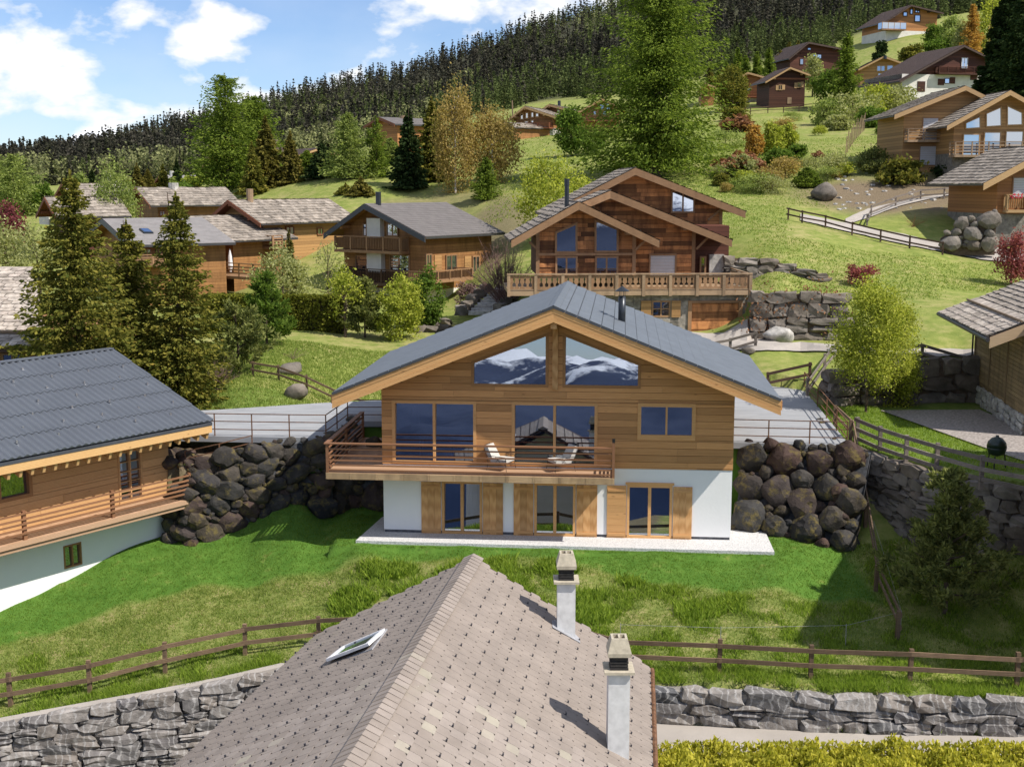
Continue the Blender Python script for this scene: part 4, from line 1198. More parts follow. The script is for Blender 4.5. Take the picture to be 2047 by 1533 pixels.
# ------------------------------------------------------------------ house in the foreground, seen from above
def foreground_house():
    A = Vector((-1.045, 33.0, 3.7227)); L_ = Vector((-5.44, 33.66, 1.294)); R_ = Vector((3.734, 32.28, 0.8825))
    a = Vector((-2.904, 20.462, 3.7227)); l = Vector((-7.345, 25.44, 1.294)); r = Vector((3.148, 26.28, 0.8825))
    def ext(p, q, Y): return p + (q - p) * ((Y - p.y) / (q.y - p.y))
    a2 = ext(A, a, 15.0); l2 = ext(L_, l, 17.0); r2 = ext(R_, r, 14.2)
    O = Vector((-1.5, 25, -2.9))
    T = thing('foreground_house', 'house with pale brown fibre tile roof, two white chimneys and open skylight', 'house', O)
    S = lambda p: Vector(p) - O
    A, L_, R_, a2, l2, r2 = map(S, (A, L_, R_, a2, l2, r2))
    mb = MB(); dz = Vector((0, 0, -.035))
    for q0, q1 in ((L_, l2), (R_, r2)):
        for i in range(20):
            t0, t1 = i / 20, (i + 1) / 20
            for j in range(8):
                e = lambda t, s: A.lerp(q0, t).lerp(a2.lerp(q1, t), s) + dz
                mb.slab(e(t0, j / 8), e(t0, (j + 1) / 8), e(t1, (j + 1) / 8), e(t1, j / 8), .12)
    mb.build('roof_deck', 'roof_brown', T)
    e = .8
    MB().add([(L_.x + e + .3, L_.y - .9, -1.5), (R_.x - e, R_.y - .9, -1.5), (R_.x - e, R_.y - .9, R_.z + .15), (A.x, A.y - .9, A.z - .3), (L_.x + e + .3, L_.y - .9, L_.z + .15),
              (l2.x + e, l2.y, -1.5), (r2.x - e, r2.y, -1.5), (r2.x - e, r2.y, r2.z + .05), (a2.x, a2.y, a2.z - .5), (l2.x + e, l2.y, l2.z + .05)],
             [(0, 1, 2, 3, 4), (9, 8, 7, 6, 5), (0, 5, 6, 1), (1, 6, 7, 2), (4, 9, 5, 0)]).build('wall', 'old_white', T)
    # tiles: bottom corner clipped, laid in courses
    def tile_mesh():
        t = .012
        top = [(-.5, -.52, .0), (.24, -.52, .0), (.5, -.30, .0), (.5, .62, .0), (-.5, .62, .0)]
        mb = MB(); n = 5
        mb.add([(x, y, 1.0 if y < 0 else .0) for x, y, z in top] + [(x, y, -1.0) for x, y, z in top], [tuple(range(n)), tuple(reversed(range(n, 2 * n)))] + [(i, i + n, (i + 1) % n + n, (i + 1) % n) for i in range(n)])
        me = mb.mesh('tile'); fix_normals(me); return me
    tiles = []
    hooks = MB()
    def slope(p0, p1, q0, q1, flip):
        """p0,p1 ridge far/near; q0,q1 eave far/near"""
        dn = (q0 - p0).length; rows = int(dn / .262)
        for i in range(rows):
            t = (i + .5) / rows
            s0 = p0.lerp(q0, t); s1 = p1.lerp(q1, t); Lr = (s1 - s0).length; w = .335
            nc = int(Lr / w)
            u = (s1 - s0).normalized()
            dwn = (q0.lerp(q1, .3) - p0.lerp(p1, .3)); dwn = (dwn - u * dwn.dot(u)).normalized()
            nrm = u.cross(dwn).normalized()
            if nrm.z < 0: nrm = -nrm
            ups = -dwn
            xax = ups.cross(nrm).normalized()
            for c in range(nc + 1):
                d = (c + (.5 if i % 2 else 0)) * w
                if d < .1 or d > Lr - .1: continue
                p = s0 + u * d
                wp = p + O
                if wp.y < 17.5: continue
                M = Matrix((xax, ups, nrm)).transposed().to_4x4()
                M = Matrix.Translation(p + nrm * .012) @ M @ Matrix.Diagonal((w * .968, dn / rows * .97, .011, 1))
                tiles.append((wp.y, M, flip))
                if (c * 2 + i) % 4 == 0 and i > 0:
                    h = p - ups * .12 + nrm * .02
                    hooks.bar(h, h + ups * .015 + nrm * .05, .035, .035); hooks.bar(h + ups * .08, h, .014, .01)
    slope(A, a2, R_, r2, False); slope(A, a2, L_, l2, True)
    def vis(t):
        p = t[1].translation + O
        q = p - CAM
        f = q.y * _c - q.z * _s; w = -(q.y * _s + q.z * _c) / f * F + 766.5; u = q.x / f * F + 1023.5
        return w < 1545 and 250 < u < 1340
    tiles_v = sorted([t for t in tiles if vis(t)], key=lambda t: t[0])
    near = tiles_v[:300]; ids = {id(t) for t in near}
    me = shared('tile', 'fibre_tile', tile_mesh)
    for _, M, f in near:
        o = link('roof_tile', me, T); o.matrix_local = M
    base = np.array([v.co for v in me.vertices]); fl = [tuple(p.vertices) for p in me.polygons]
    mb = MB()
    for t in tiles:
        if id(t) in ids: continue
        M = t[1]
        mb.add([M @ Vector(v) for v in base], fl)
    stuff(mb.build('farther_roof_tiles', 'fibre_tile', T))
    stuff(hooks.build('snow_hooks', 'hook', T))
    # ridge tiles
    n = 74; rd = (a2 - A); Lr = rd.length
    def cap():
        mb = MB()
        mb.add([(-.5, -1, -.42), (-.5, 0, .16), (-.5, 1, -.42), (.5, -1, -.48), (.5, 0, .05), (.5, 1, -.48), (-.5, -1, -.56), (-.5, 1, -.56), (.5, -1, -.6), (.5, 1, -.6)],
               [(0, 3, 4, 1), (1, 4, 5, 2), (0, 1, 2, 7, 6), (3, 8, 9, 5, 4), (0, 6, 8, 3), (2, 5, 9, 7)])
        me = mb.mesh('cap'); fix_normals(me); return me
    cm = shared('ridge_tile', 'fibre_tile', cap)
    u = rd.normalized(); sd = u.cross(Vector((0, 0, 1))).normalized()
    if sd.x < 0: sd = -sd
    up = Vector((0, 0, 1))
    for i in range(n):
        if (A + u * (Lr * i / n) + O).y < 18: continue
        o = link('ridge_tile', cm, T)
        o.matrix_local = Matrix.Translation(A + u * (Lr * (i + .5) / n) + Vector((0, 0, .075))) @ Matrix((-u, sd, up)).transposed().to_4x4() @ Matrix.Diagonal((Lr / n * 1.08, .27, .24, 1))
    # chimneys
    nr = (R_ - A).cross(a2 - A).normalized()
    if nr.z < 0: nr = -nr
    def on_roof(px, py, n0, p0):
        d = ray(px, py); t = ((p0 + O - CAM).dot(n0)) / d.dot(n0); return CAM + d * t - O
    for px, py, top in ((1131, 1262, 1165), (1234, 1512, 1345)):
        P = on_roof(px, py, nr, A)
        wp = P + O
        d = ray(px, top); zt = CZ + d.z / d.y * (wp.y - .2) - O.z
        hgt = zt - P.z
        g = .235
        c = MB().box((P.x - g, P.y - g, P.z - .5), (P.x + g, P.y + g, zt)).build('chimney', 'chimney_white', T)
        MB().box((P.x - .33, P.y - .33, zt + .002), (P.x + .33, P.y + .33, zt + .06)).build('chimney_slab', 'cowl', c)
        mb = MB()
        for i in range(4): e = .20 - .008 * (i % 2); mb.box((P.x - e, P.y - e, zt + .062 + i * .075), (P.x + e, P.y + e, zt + .062 + i * .075 + .045))
        mb.box((P.x - .17, P.y - .17, zt + .062), (P.x + .17, P.y + .17, zt + .40)); mb.build('louvre', 'soot', c)
        z0 = zt + .37
        def ring(s, z): return [(P.x - s, P.y - s, z), (P.x + s, P.y - s, z), (P.x + s, P.y + s, z), (P.x - s, P.y + s, z)]
        mb = MB(); V = ring(.25, z0) + ring(.26, z0 + .09) + ring(.175, z0 + .40) + ring(.125, z0 + .40) + ring(.125, z0 + .1)
        fs = []
        for b in range(4):
            for i in range(4): fs.append((b * 4 + i, b * 4 + (i + 1) % 4, b * 4 + 4 + (i + 1) % 4, b * 4 + 4 + i))
        fs.append((3, 2, 1, 0)); fs.append((16, 17, 18, 19)); mb.add(V, fs)
        mb.box((P.x - .022, P.y - .126, z0 + .3), (P.x + .022, P.y + .126, z0 + .415))
        mb.build('cowl', 'cowl', c)
        dn = Vector((R_ - A)).normalized()
        MB().slab(P + Vector((-.36, -.36, 0)) + nr * 0 + Vector((0, 0, -(dn.z / dn.x) * 0.36 * -1 * -1 + .05)), P + Vector((.36, -.36, (dn.z / dn.x) * .36 + .05)), P + Vector((.36, .36, (dn.z / dn.x) * .36 + .05)), P + Vector((-.36, .36, -(dn.z / dn.x) * .36 + .05)), .02).build('flashing', 'lead', c)
    # skylight, sash standing open
    nl = (a2 - A).cross(L_ - A).normalized()
    if nl.z < 0: nl = -nl
    P = [on_roof(661, 1336, nl, A), on_roof(746, 1304, nl, A), on_roof(774, 1265, nl, A), on_roof(689, 1301, nl, A)]
    def inn(ps, f, h): c = sum(ps, Vector()) / 4; return [c + (p - c) * f + nl * h for p in ps]
    def frame4(o4, i4, d):
        mb = MB(); ob = [p - nl * d for p in o4]; ib = [p - nl * d for p in i4]
        for q, r_ in ((o4, i4), (o4, ob), (i4, ib)): mb.add(list(q) + list(r_), [(i, (i + 1) % 4, 4 + (i + 1) % 4, 4 + i) for i in range(4)])
        return mb
    s = frame4(inn(P, 1.06, .10), inn(P, .86, .10), .12).build('skylight', 'lead', T)
    S4 = [p + nl * h for p, h in zip(inn(P, 1.0, .12), (.14, .14, .02, .02))]
    cS = sum(S4, Vector()) / 4; I4 = [cS + (p - cS) * .84 for p in S4]
    frame4(S4, I4, .07).build('sash', 'cloth_white', s)
    mb = MB(); mb.add([p - nl * .03 for p in I4], [(0, 1, 2, 3)]); mb.build('pane', 'skylight_pane', s)
    MB().tube([R_ + (R_ - A).normalized() * .07 + Vector((0, 0, -.08)), r2 + (R_ - A).normalized() * .07 + Vector((0, 0, -.08))], .07, 8).build('gutter', 'rust', T)
foreground_house()
# ------------------------------------------------------------------ walls of boulders and masonry
class Line:
    """polyline in plan with heights"""
    def __init__(self, pts):
        self.p = [Vector((x, y)) for x, y, *_ in pts]
        self.z0 = [q[2] for q in pts]; self.z1 = [q[3] for q in pts]
        self.s = [0]
        for a, b in zip(self.p, self.p[1:]): self.s.append(self.s[-1] + (b - a).length)
        self.L = self.s[-1]
    def at(self, s):
        s = max(0, min(self.L - 1e-6, s))
        i = max(j for j in range(len(self.s)) if self.s[j] <= s); i = min(i, len(self.p) - 2)
        t = (s - self.s[i]) / (self.s[i + 1] - self.s[i])
        d = (self.p[i + 1] - self.p[i]).normalized()
        p = self.p[i].lerp(self.p[i + 1], t)
        return p, d, self.z0[i] + (self.z0[i + 1] - self.z0[i]) * t, self.z1[i] + (self.z1[i + 1] - self.z1[i]) * t
def backing(T, ln, O, mat, inset, thick, drop=.25, side=1, lean=0.0):
    mb = MB(); n = max(2, int(ln.L / .6))
    prev = None
    for i in range(n + 1):
        p, d, z0, z1 = ln.at(ln.L * i / n)
        nn = Vector((-d.y, d.x)) * side
        q = [(p + nn * inset), (p + nn * (inset + thick))]
        lq = nn * (lean * (z1 - z0)); cur = [Vector((q[0].x, q[0].y, z0 - .5)) - O, Vector((q[0].x + lq.x, q[0].y + lq.y, z1 - drop)) - O, Vector((q[1].x + lq.x, q[1].y + lq.y, z1 - drop)) - O, Vector((q[1].x, q[1].y, z0 - .5)) - O]
        if prev: mb.add(prev + cur, [(0, 4, 5, 1), (1, 5, 6, 2), (2, 6, 7, 3)] + ([(0, 1, 2, 3)] if i == 1 else []) + ([(7, 6, 5, 4)] if i == n else []))
        prev = cur
    return mb.build('wall_core', mat, T)
def boulder_wall(name, label, pts, rmax, rmin, seed, mat='boulder_dark', back='boulder_back', aspect=1.12, sub=3, amp=.26, facet=.55, dense=1400, batter=.0, core=True, side=1, group=None, backin=.22, smooth=True, tight=.80):
    ln = Line(pts); r = random.Random(seed)
    p0, _, z0, _ = ln.at(0)
    O = Vector((p0.x, p0.y, z0))
    T = thing(name, label, 'wall', O, 0, group)
    if core: backing(T, ln, O, back, backin + .1, .5, .3, side, batter * .4)
    placed = []
    for i in range(dense):
        f = i / dense
        rad = rmax * (1 - f) ** 1.5 + rmin
        rad *= r.uniform(.85, 1.1)
        s = r.uniform(rad * .5, ln.L - rad * .5)
        p, d, z0, z1 = ln.at(s)
        if z1 - z0 < rad: continue
        h = r.uniform(z0 + rad * .35, z1 - rad * .55)
        a = aspect
        if all(((s - q[0]) / a) ** 2 + (h - q[1]) ** 2 > ((rad + q[2]) * tight) ** 2 for q in placed): placed.append((s, h, rad))
    for s, h, rad in placed:
        p, d, z0, z1 = ln.at(s)
        nn = Vector((-d.y, d.x)) * side
        yaw = math.atan2(d.y, d.x)
        bt = (h - z0) * batter * .4 + r.uniform(-.08, .1)
        q = p + nn * (bt + .12 + rad * .25)
        rock('boulder', T, mat, r.randrange(7), Vector((q.x, q.y, h)) - O, (r.uniform(-.5, .5), r.choice([0, math.pi / 2, math.pi]) * .0 + r.uniform(-.6, .6), yaw + r.choice([0, math.pi]) + r.uniform(-.2, .2)),
             (rad * 2 * aspect * 1.10, rad * 1.7, rad * 2 * 1.10), sub, amp, facet, smooth)
    return T
def masonry_wall(name, label, pts, rh, wd, seed, mat='masonry', back='mortar', depth=.42, cap=True, side=1, capmat='masonry', wild=.0):
    ln = Line(pts); r = random.Random(seed)
    p0, _, z0, _ = ln.at(0); O = Vector((p0.x, p0.y, z0))
    T = thing(name, label, 'wall', O)
    backing(T, ln, O, back, .09, .5, .10, side)
    hmax = max(b - a for a, b in zip(ln.z0, ln.z1))
    nrow = max(1, int(round(hmax / (sum(rh) / 2))))
    cuts = [0]
    for i in range(nrow): cuts.append(cuts[-1] + r.uniform(*rh))
    for i in range(nrow):
        top = i == nrow - 1
        s = -r.uniform(0, .3)
        while s < ln.L:
            w = r.uniform(*wd) * (1.1 if top else 1)
            c = s + w / 2
            p, d, z0, z1 = ln.at(c)
            f = (z1 - z0) / cuts[-1]
            ha, hb = z0 + cuts[i] * f, z0 + cuts[i + 1] * f
            two = (not top) and r.random() < .3 and hb - ha > .3
            yaw = math.atan2(d.y, d.x); nn = Vector((-d.y, d.x)) * side
            for (u, v) in (((ha, (ha + hb) / 2), ((ha + hb) / 2, hb)) if two else ((ha, hb),)):
                u += r.uniform(-.03, .03); v += r.uniform(-.04, .05)
                q = p + nn * (depth / 2 - .12 + r.uniform(-.05, .04))
                block('stone', T, mat, r.randrange(9), Vector((q.x, q.y, (u + v) / 2)) - O, (r.uniform(-.05, .05), r.uniform(-.06, .06), yaw + r.uniform(-.06, .06) + r.choice([0, math.pi])),
                      (w * .985 + .03, depth, (v - u) * 1.03 + .02))
            s += w
    return T
def P2(px, py, z):
    p = onz(px, py, z); return (p.x, p.y)
def ledge_rocks():
    r = random.Random(4); n = 0
    T = thing('boulder_heap', 'heap of dark boulders between the deck and the drive railing', 'boulders', (-11.5, 50.5, 2.3))
    while n < 30:
        x, y = r.uniform(-16.5, -9), r.uniform(49.6, 52.6)
        if not bool(inpoly(np.array([x]), np.array([y]), LEDGE)[0]): continue
        s = r.uniform(.35, .95); n += 1
        rock('boulder', T, 'boulder_dark', r.randrange(7), (x + 11.5, y - 50.5, .05 + s * .2), (r.uniform(-.5, .5), r.uniform(-.5, .5), r.uniform(0, 6)), (s * 1.3, s, s * .8), 3, .25, .6)
def build_walls():
    w = lambda a, b: tuple(hw(a, b))[:2]
    boulder_wall('boulder_wall', 'tall wall of big round dark boulders at the side of the new chalet', [(*w(6.95, 1.35), -.1, 3.42), (*w(9.3, .55), -.2, 3.45), (*w(11.45, -.35), -.35, 3.45)], .55, .11, 3, amp=.26, facet=.9, dense=4200, batter=1.5, aspect=1.08, smooth=False, tight=.76)
    boulder_wall('boulder_wall', 'dark boulders stacked along the fence side of the drive', [(*w(11.5, .5), -.2, 1.2), (*w(11.65, 2.2), .2, 3.2), (*w(11.75, 5), 1.2, 3.2), (*w(11.8, 9), 2.2, 3.2)], .36, .12, 8, amp=.26, facet=.9, dense=1600, core=False, smooth=False)
    boulder_wall('boulder_wall', 'shaded dark boulder wall under the balcony of the new chalet', [(*w(-9.75, 7.5), 0, 3.3), (*w(-9.75, 3.35), 0, 3.3), (*w(-6.9, 3.2), 0, 2.9)], .5, .12, 5, amp=.26, facet=.9, dense=2200, smooth=False)
    boulder_wall('boulder_wall', 'dark boulder wall climbing from the ribbed roof chalet to the drive', [(-14.3, 49.3, -.9, 1.4), (-13.05, 48.95, -.8, 2.2), (-11.9, 49.35, -.5, 2.9), (-10.4, 49.9, .1, 3.3), (-8.8, 50.8, .5, 3.35), (-7.5, 51.0, .0, 3.35)], .36, .09, 6, amp=.3, facet=.95, dense=4600, batter=.25, aspect=1.4, smooth=False, tight=.76)
    ledge_rocks()
    BB = dict(mat='boulder_brown', back='soil', depth=.7)
    masonry_wall('boulder_wall', 'boulder wall below the grey three rail fence', [(*P2(1700, 885, 3.0), .9, 3.0), (14.5, 49.3, .3, 3.05), (15.9, 46.0, -.2, 3.0), (17.8, 44.1, -.6, 3.0), (21, 42.6, -.9, 3.0)], (.4, .7), (.5, 1.3), 12, **BB)
    masonry_wall('boulder_wall', 'low boulder wall behind the maple tree', [(*P2(1640, 775, 3.6), 3.2, 4.3), (15.9, 60.2, 3.0, 4.9), (19.5, 61.0, 3.0, 5.25), (24.5, 61.5, 3.0, 5.3)], (.5, .85), (.8, 2.0), 14, **BB)
    a = at(1505, 690, 73.4); b = at(1690, 690, 73.2)
    masonry_wall('boulder_wall', 'tall boulder wall with rusty creepers next to the garage', [(a.x, a.y, 4.5, 7.55), (b.x, b.y, 4.5, 7.5)], (.5, .9), (.8, 1.9), 17, **BB)
    a = at(1450, 572, 80); b = at(1640, 570, 80)
    masonry_wall('boulder_wall', 'loose boulder bank above the stone garage level', [(a.x, a.y, a.z - .3, a.z + 1.9), ((a.x + b.x) / 2, 80.3, a.z - .3, a.z + 1.7), (b.x, b.y, b.z - .3, b.z + .7)], (.4, .75), (.6, 1.5), 19, **BB)
    a = at(1880, 497, 93); b = at(1990, 497, 92)
    boulder_wall('boulder_wall', 'dark boulder wall at the foot of the flowered balcony house', [(a.x, a.y, a.z, a.z + 1.0), ((a.x * .6 + b.x * .4), 92.6, a.z, a.z + 2.2), (b.x, b.y, b.z, b.z + 2.8)], .5, .14, 23, 'boulder_brown', 'soil', 1.3, 2, .25, .7, 900, batter=.3, smooth=False)
    # masonry at the bottom of the picture
    Lp = [(p.x, p.y, -5.4, p.z + .08) for p in _wl[:6]]
    masonry_wall('masonry_wall', 'long grey masonry retaining wall below the wooden fence', [(x, y - .12, a, b) for x, y, a, b in Lp], (.3, .5), (.5, 1.25), 31)
    Lp = [(p.x - (1.2 if i == 0 else 0), p.y, -2.9, -1.68) for i, p in enumerate(_wl[6:])]
    masonry_wall('masonry_wall', 'low wall of large grey stones above the golden hedge', [(x, y - .12, a, b) for x, y, a, b in Lp], (.34, .58), (.65, 1.5), 37, depth=.55)
    mb = MB(); prev = None                                     # sandy coping along the left wall top
    for p in _wl[:6]:
        cur = [(p.x, p.y + .12, p.z + .08), (p.x - .05, p.y + .42, p.z + .1)]
        if prev: mb.slab(prev[0], cur[0], cur[1], prev[1], .1)
        prev = cur
    o = mb.build('coping_strip', 'path_concrete'); struct(o)
    # concrete path between low wall and hedge, and the paths on the slope
    def ribbon(name, label, pts, mat, t=.1):
        mb = MB()
        for (a, b), (c, d) in zip(pts, pts[1:]): mb.slab(a, b, d, c, t)
        o = mb.build(name, mat); struct(o); o['label'] = label
    ribbon('path', 'pale concrete path below the low stone wall', [((_wl[6].x - 1, _wl[6].y - 2.4, -2.8), (_wl[6].x - 1, _wl[6].y - .2, -2.8)), ((_wl[7].x, _wl[7].y - 2.4, -2.8), (_wl[7].x, _wl[7].y - .2, -2.8)), ((_wl[9].x, _wl[9].y - 2.4, -2.8), (_wl[9].x, _wl[9].y - .2, -2.8))], 'path_concrete')
    def rib_px(name, label, rows, mat, lift=.06):
        pts = []
        mb = MB(); prev = None
        for (r0, r1) in zip(rows, rows[1:]):
            for k in range(7 if r1 is rows[-1] else 6):
                t = k / 6; cur = []
                for q in range(4):
                    f = q / 3
                    a = [r0[0][i] + (r1[0][i] - r0[0][i]) * t for i in (0, 1)]; b = [r0[1][i] + (r1[1][i] - r0[1][i]) * t for i in (0, 1)]
                    p = G(a[0] + (b[0] - a[0]) * f, a[1] + (b[1] - a[1]) * f, 50); p.z += lift; cur.append(p)
                if prev:
                    for q in range(3): mb.add([prev[q], cur[q], cur[q + 1], prev[q + 1]], [(0, 1, 2, 3)])
                prev = cur
        o = mb.build(name, mat); struct(o); o['label'] = label
    rib_px('path', 'pale drive running past the garage to the slate roof house', [((1380, 702), (1380, 668)), ((1480, 704), (1480, 674)), ((1560, 705), (1560, 688)), ((1640, 706), (1640, 690)), ((1730, 712), (1730, 697)), ((1850, 716), (1850, 701)), ((2000, 719), (2000, 703))], 'path_concrete', .1)
    rib_px('path', 'pale footpath climbing the meadow between brown fences', [((2047, 530), (2047, 500)), ((1960, 521), (1960, 498)), ((1885, 506), (1885, 490)), ((1820, 494), (1820, 474)), ((1760, 480), (1760, 462)), ((1700, 467), (1700, 450)), ((1640, 452), (1640, 438)), ((1600, 443), (1600, 430))], 'path_concrete', .1)
    rib_px('path', 'pale footpath branch rising to the honey coloured chalet', [((1690, 452), (1690, 440)), ((1735, 438), (1735, 420)), ((1800, 414), (1800, 406)), ((1850, 402), (1850, 396)), ((1930, 388), (1930, 383))], 'path_concrete', .1)
    A = [tuple(p) for p in ((17.6, 58.8, 3.14), (19.4, 50, 3.14), (20.6, 45, 3.14), (23, 45, 3.14), (22.4, 59, 3.14))]
    mb = MB(); mb.add(A, [(0, 1, 2, 3, 4)]); 
    o = mb.build('gravel_path', 'gravel_grey'); struct(o); o['label'] = 'grey gravel strip beside the slate roof house'
build_walls()

# ------------------------------------------------------------------ fences and railings
def fence(name, label, pts, h, rails, mat, pw=.12, rw=.05, rh=.12, front=-1, group=None, metal=False, offs=None, posts=True):
    """pts: post feet; rails: heights as share of h"""
    O = Vector(pts[0])
    T = thing(name, label, 'railing' if metal else 'fence', O, 0, group)
    r = random.Random(len(label))
    pts = [Vector(p) - O for p in pts]
    if posts:
        for p in pts:
            hh = h * r.uniform(.97, 1.05) if not metal else h
            j = (0, 0) if metal else (r.uniform(-.03, .03), r.uniform(-.03, .03))
            beam('post', T, mat, p + Vector((0, 0, -.25 if not metal else -.05)), p + Vector((j[0], j[1], hh)), pw, pw, (0, 1, 0))
    for a, b in zip(pts, pts[1:]):
        d = (b - a).normalized(); nn = Vector((-d.y, d.x, 0)).normalized() * front
        if nn.y > 0: nn = -nn
        nn = nn * (pw / 2 + rw / 2 + .004) if not metal else Vector((0, 0, 0))
        for k, f in enumerate(rails):
            e = d * (.10 if not metal else 0)
            jz = r.uniform(-.015, .015) if not metal else 0
            beam('rail', T, mat, a + nn + Vector((0, 0, h * f + jz)) - e, b + nn + Vector((0, 0, h * f - jz)) + e * .9, rw, rh)
    return T
def build_fences():
    g = lambda px, py, z: onz(px, py, z)
    def snap(l): return [Vector((p.x, p.y, gz(p.x, p.y))) for p in l]
    low = [(-150, 1440, -2.85), (22, 1410, -2.65), (180, 1380, -2.45), (330, 1345, -2.25), (490, 1308, -2.0), (637, 1290, -1.75), (860, 1300, -1.45), (1060, 1312, -1.48), (1245, 1330, -1.5), (1437, 1345, -1.5), (1620, 1352, -1.5), (1818, 1360, -1.55), (2032, 1372, -1.6), (2240, 1380, -1.6)]
    fence('post_and_rail_fence', 'long brown two rail fence between the rough bank and the stone walls', snap([Vector((q.x, max(q.y, float(np.interp(q.x, WALLX, WALLY)) + .35), 0)) for q in (g(*p) for p in low)]), 1.08, (.86, .42), 'fence_brown', .13, .05, .14)
    sd = [(14.4, 54.8), (14.15, 51.3), (13.95, 47.9), (13.15, 43.5), (12.85, 39.9)]
    fence('post_and_rail_fence', 'brown fence running downhill past the boulder wall into the shade', [Vector((x, y, gz(x, y) if y > 47 else gz(x, y))) for x, y in sd], 1.0, (.88, .45), 'fence_brown', .13, .05, .12)
    pl = [(1717, 884), (1763, 904), (1815, 922), (1876, 942), (1966, 968), (2070, 990)]
    fence('three_rail_fence', 'weathered grey three rail fence along the garden above boulders', [onz(px, py, 3.1) + Vector((0, .25, 0)) for px, py in pl], 1.02, (.90, .52, .15), 'fence_grey', .14, .06, .15)
    Y = 64.3
    fence('post_and_rail_fence', 'short brown fence at the back corner of the drive', [gp(1541, Y), gp(1625, Y)], .95, (.9, .38), 'fence_dark', .13, .06, .14)
    fence('post_and_rail_fence', 'grey fence slanting up behind the maple tree', [gp(1622, 62), gp(1655, 66), gp(1690, 69)], 1.0, (.9, .4), 'fence_grey', .13, .06, .13)
    fence('post_and_rail_fence', 'grey fence along the pale drive beside the slate roof house', [gp(1760, 64.2), gp(1850, 63.4), gp(1937, 62.9), gp(2030, 62.6)], 1.0, (.92, .5, .1), 'fence_grey', .13, .06, .15)
    fence('post_and_rail_fence', 'short grey fence in front of the garage', [gp(1395, 70.3), gp(1463, 70.2), gp(1514, 70.0)], .95, (.9, .35), 'fence_grey', .14, .06, .14)
    fence('post_and_rail_fence', 'brown two rail fence on the meadow behind the drive', [gp(px, 64.4 - i * .3) for i, px in enumerate((500, 552, 608, 672, 735))], .78, (.9, .42), 'fence_brown', .1, .05, .1)
    fence('post_and_rail_fence', 'brown fence along the lower edge of the meadow footpath', [G(px, py, 60) for px, py in ((1575, 440), (1603, 446), (1650, 455), (1703, 470), (1760, 484), (1818, 498), (1884, 511))], .95, (.92, .45), 'fence_dark', .11, .05, .12)
    fence('post_and_rail_fence', 'grey fence winding up along the footpath branch', [G(px, py, 60) for px, py in ((1733, 452), (1741, 434), (1790, 414), (1840, 402), (1887, 398), (1937, 390), (1975, 384))], .95, (.92, .45), 'fence_grey', .11, .05, .12)
    fence('post_and_rail_fence', 'thin brown fence across the upper meadow below the dark cabin', [G(px, py, 90) for px, py in ((1430, 233), (1470, 233), (1500, 230), (1535, 227), (1566, 226), (1597, 224), (1630, 221))], 1.1, (.92, .5), 'fence_dark', .12, .06, .1)
    fence('post_and_rail_fence', 'grey fence before the white walled house on the hill', [G(px, py, 90) for px, py in ((1825, 183), (1853, 181), (1895, 176), (1930, 172), (1965, 168))], 1.1, (.92, .5), 'fence_grey', .12, .06, .1)
    # rusty railings of the drive
    w = lambda a, b: hw(a, b, DRIVE_Z)
    fence('rusty_railing', 'rusty three bar railing along the outer edge of the drive', [w(6.95, 3.25), w(8.6, 3.2), w(10.25, 3.15), w(11.75, 3.1), w(11.8, 6), w(11.85, 9), w(11.9, 12), w(11.95, 16.9)], .95, (1.0, .66, .3), 'rust', .045, .03, .035, metal=True)
    fence('rusty_railing', 'rusty railing along the drive above the dark boulders', [w(-6.95, 6.7), w(-9.65, 6.5), w(-9.7, 4.6), w(-9.75, 2.75), w(-11.3, 2.7), w(-12.9, 2.68), w(-14.5, 2.66), w(-16.2, 2.65)], .95, (1.0, .66, .3), 'rust', .045, .03, .035, metal=True)
    fence('rusty_railing', 'rusty four bar railing by the deck of the ribbed roof chalet', [onz(372, 950, 2.0), onz(440, 935, 2.35), onz(505, 918, 2.6)], 1.0, (1.0, .7, .4, .1), 'rust', .045, .03, .035, metal=True)
    # electric wire inside the lower fence
    T = thing('electric_wire', 'thin pale wire on small stakes above the lower fence', 'wire', Vector((0, 42, -1)))
    O = Vector((0, 42, -1)); pts = []
    for px, py, z in ((1240, 1290, -1.35), (1440, 1296, -1.3), (1690, 1290, -1.3), (1800, 1262, -1.15), (1745, 1090, -.1)):
        p = onz(px, py, z); p.z = gz(p.x, p.y); pts.append(p - O)
    for p in pts: beam('stake', T, 'wire', p + Vector((0, 0, -.1)), p + Vector((0, 0, .75)), .02, .02, (0, 1, 0))
    MB().tube([p + Vector((0, 0, .7)) for p in pts], .006, 4).build('strand', 'wire', T)
    # line of pale poles on the slope
    a = G(1690, 312, 90); b = G(1727, 262, 90)
    T = thing('pole_screen', 'short screen of pale upright poles on the shrubby slope', 'fence', a)
    for i in range(14):
        t = i / 13; p = a.lerp(b, t) - a
        p.z = gz((a + p).x, (a + p).y) - a.z
        beam('pole', T, 'old_grey', p + Vector((0, 0, -.2)), p + Vector((.1, 0, 2.0 + .3 * math.sin(i * 2.1))), .09, .06, (0, 1, 0))
build_fences()

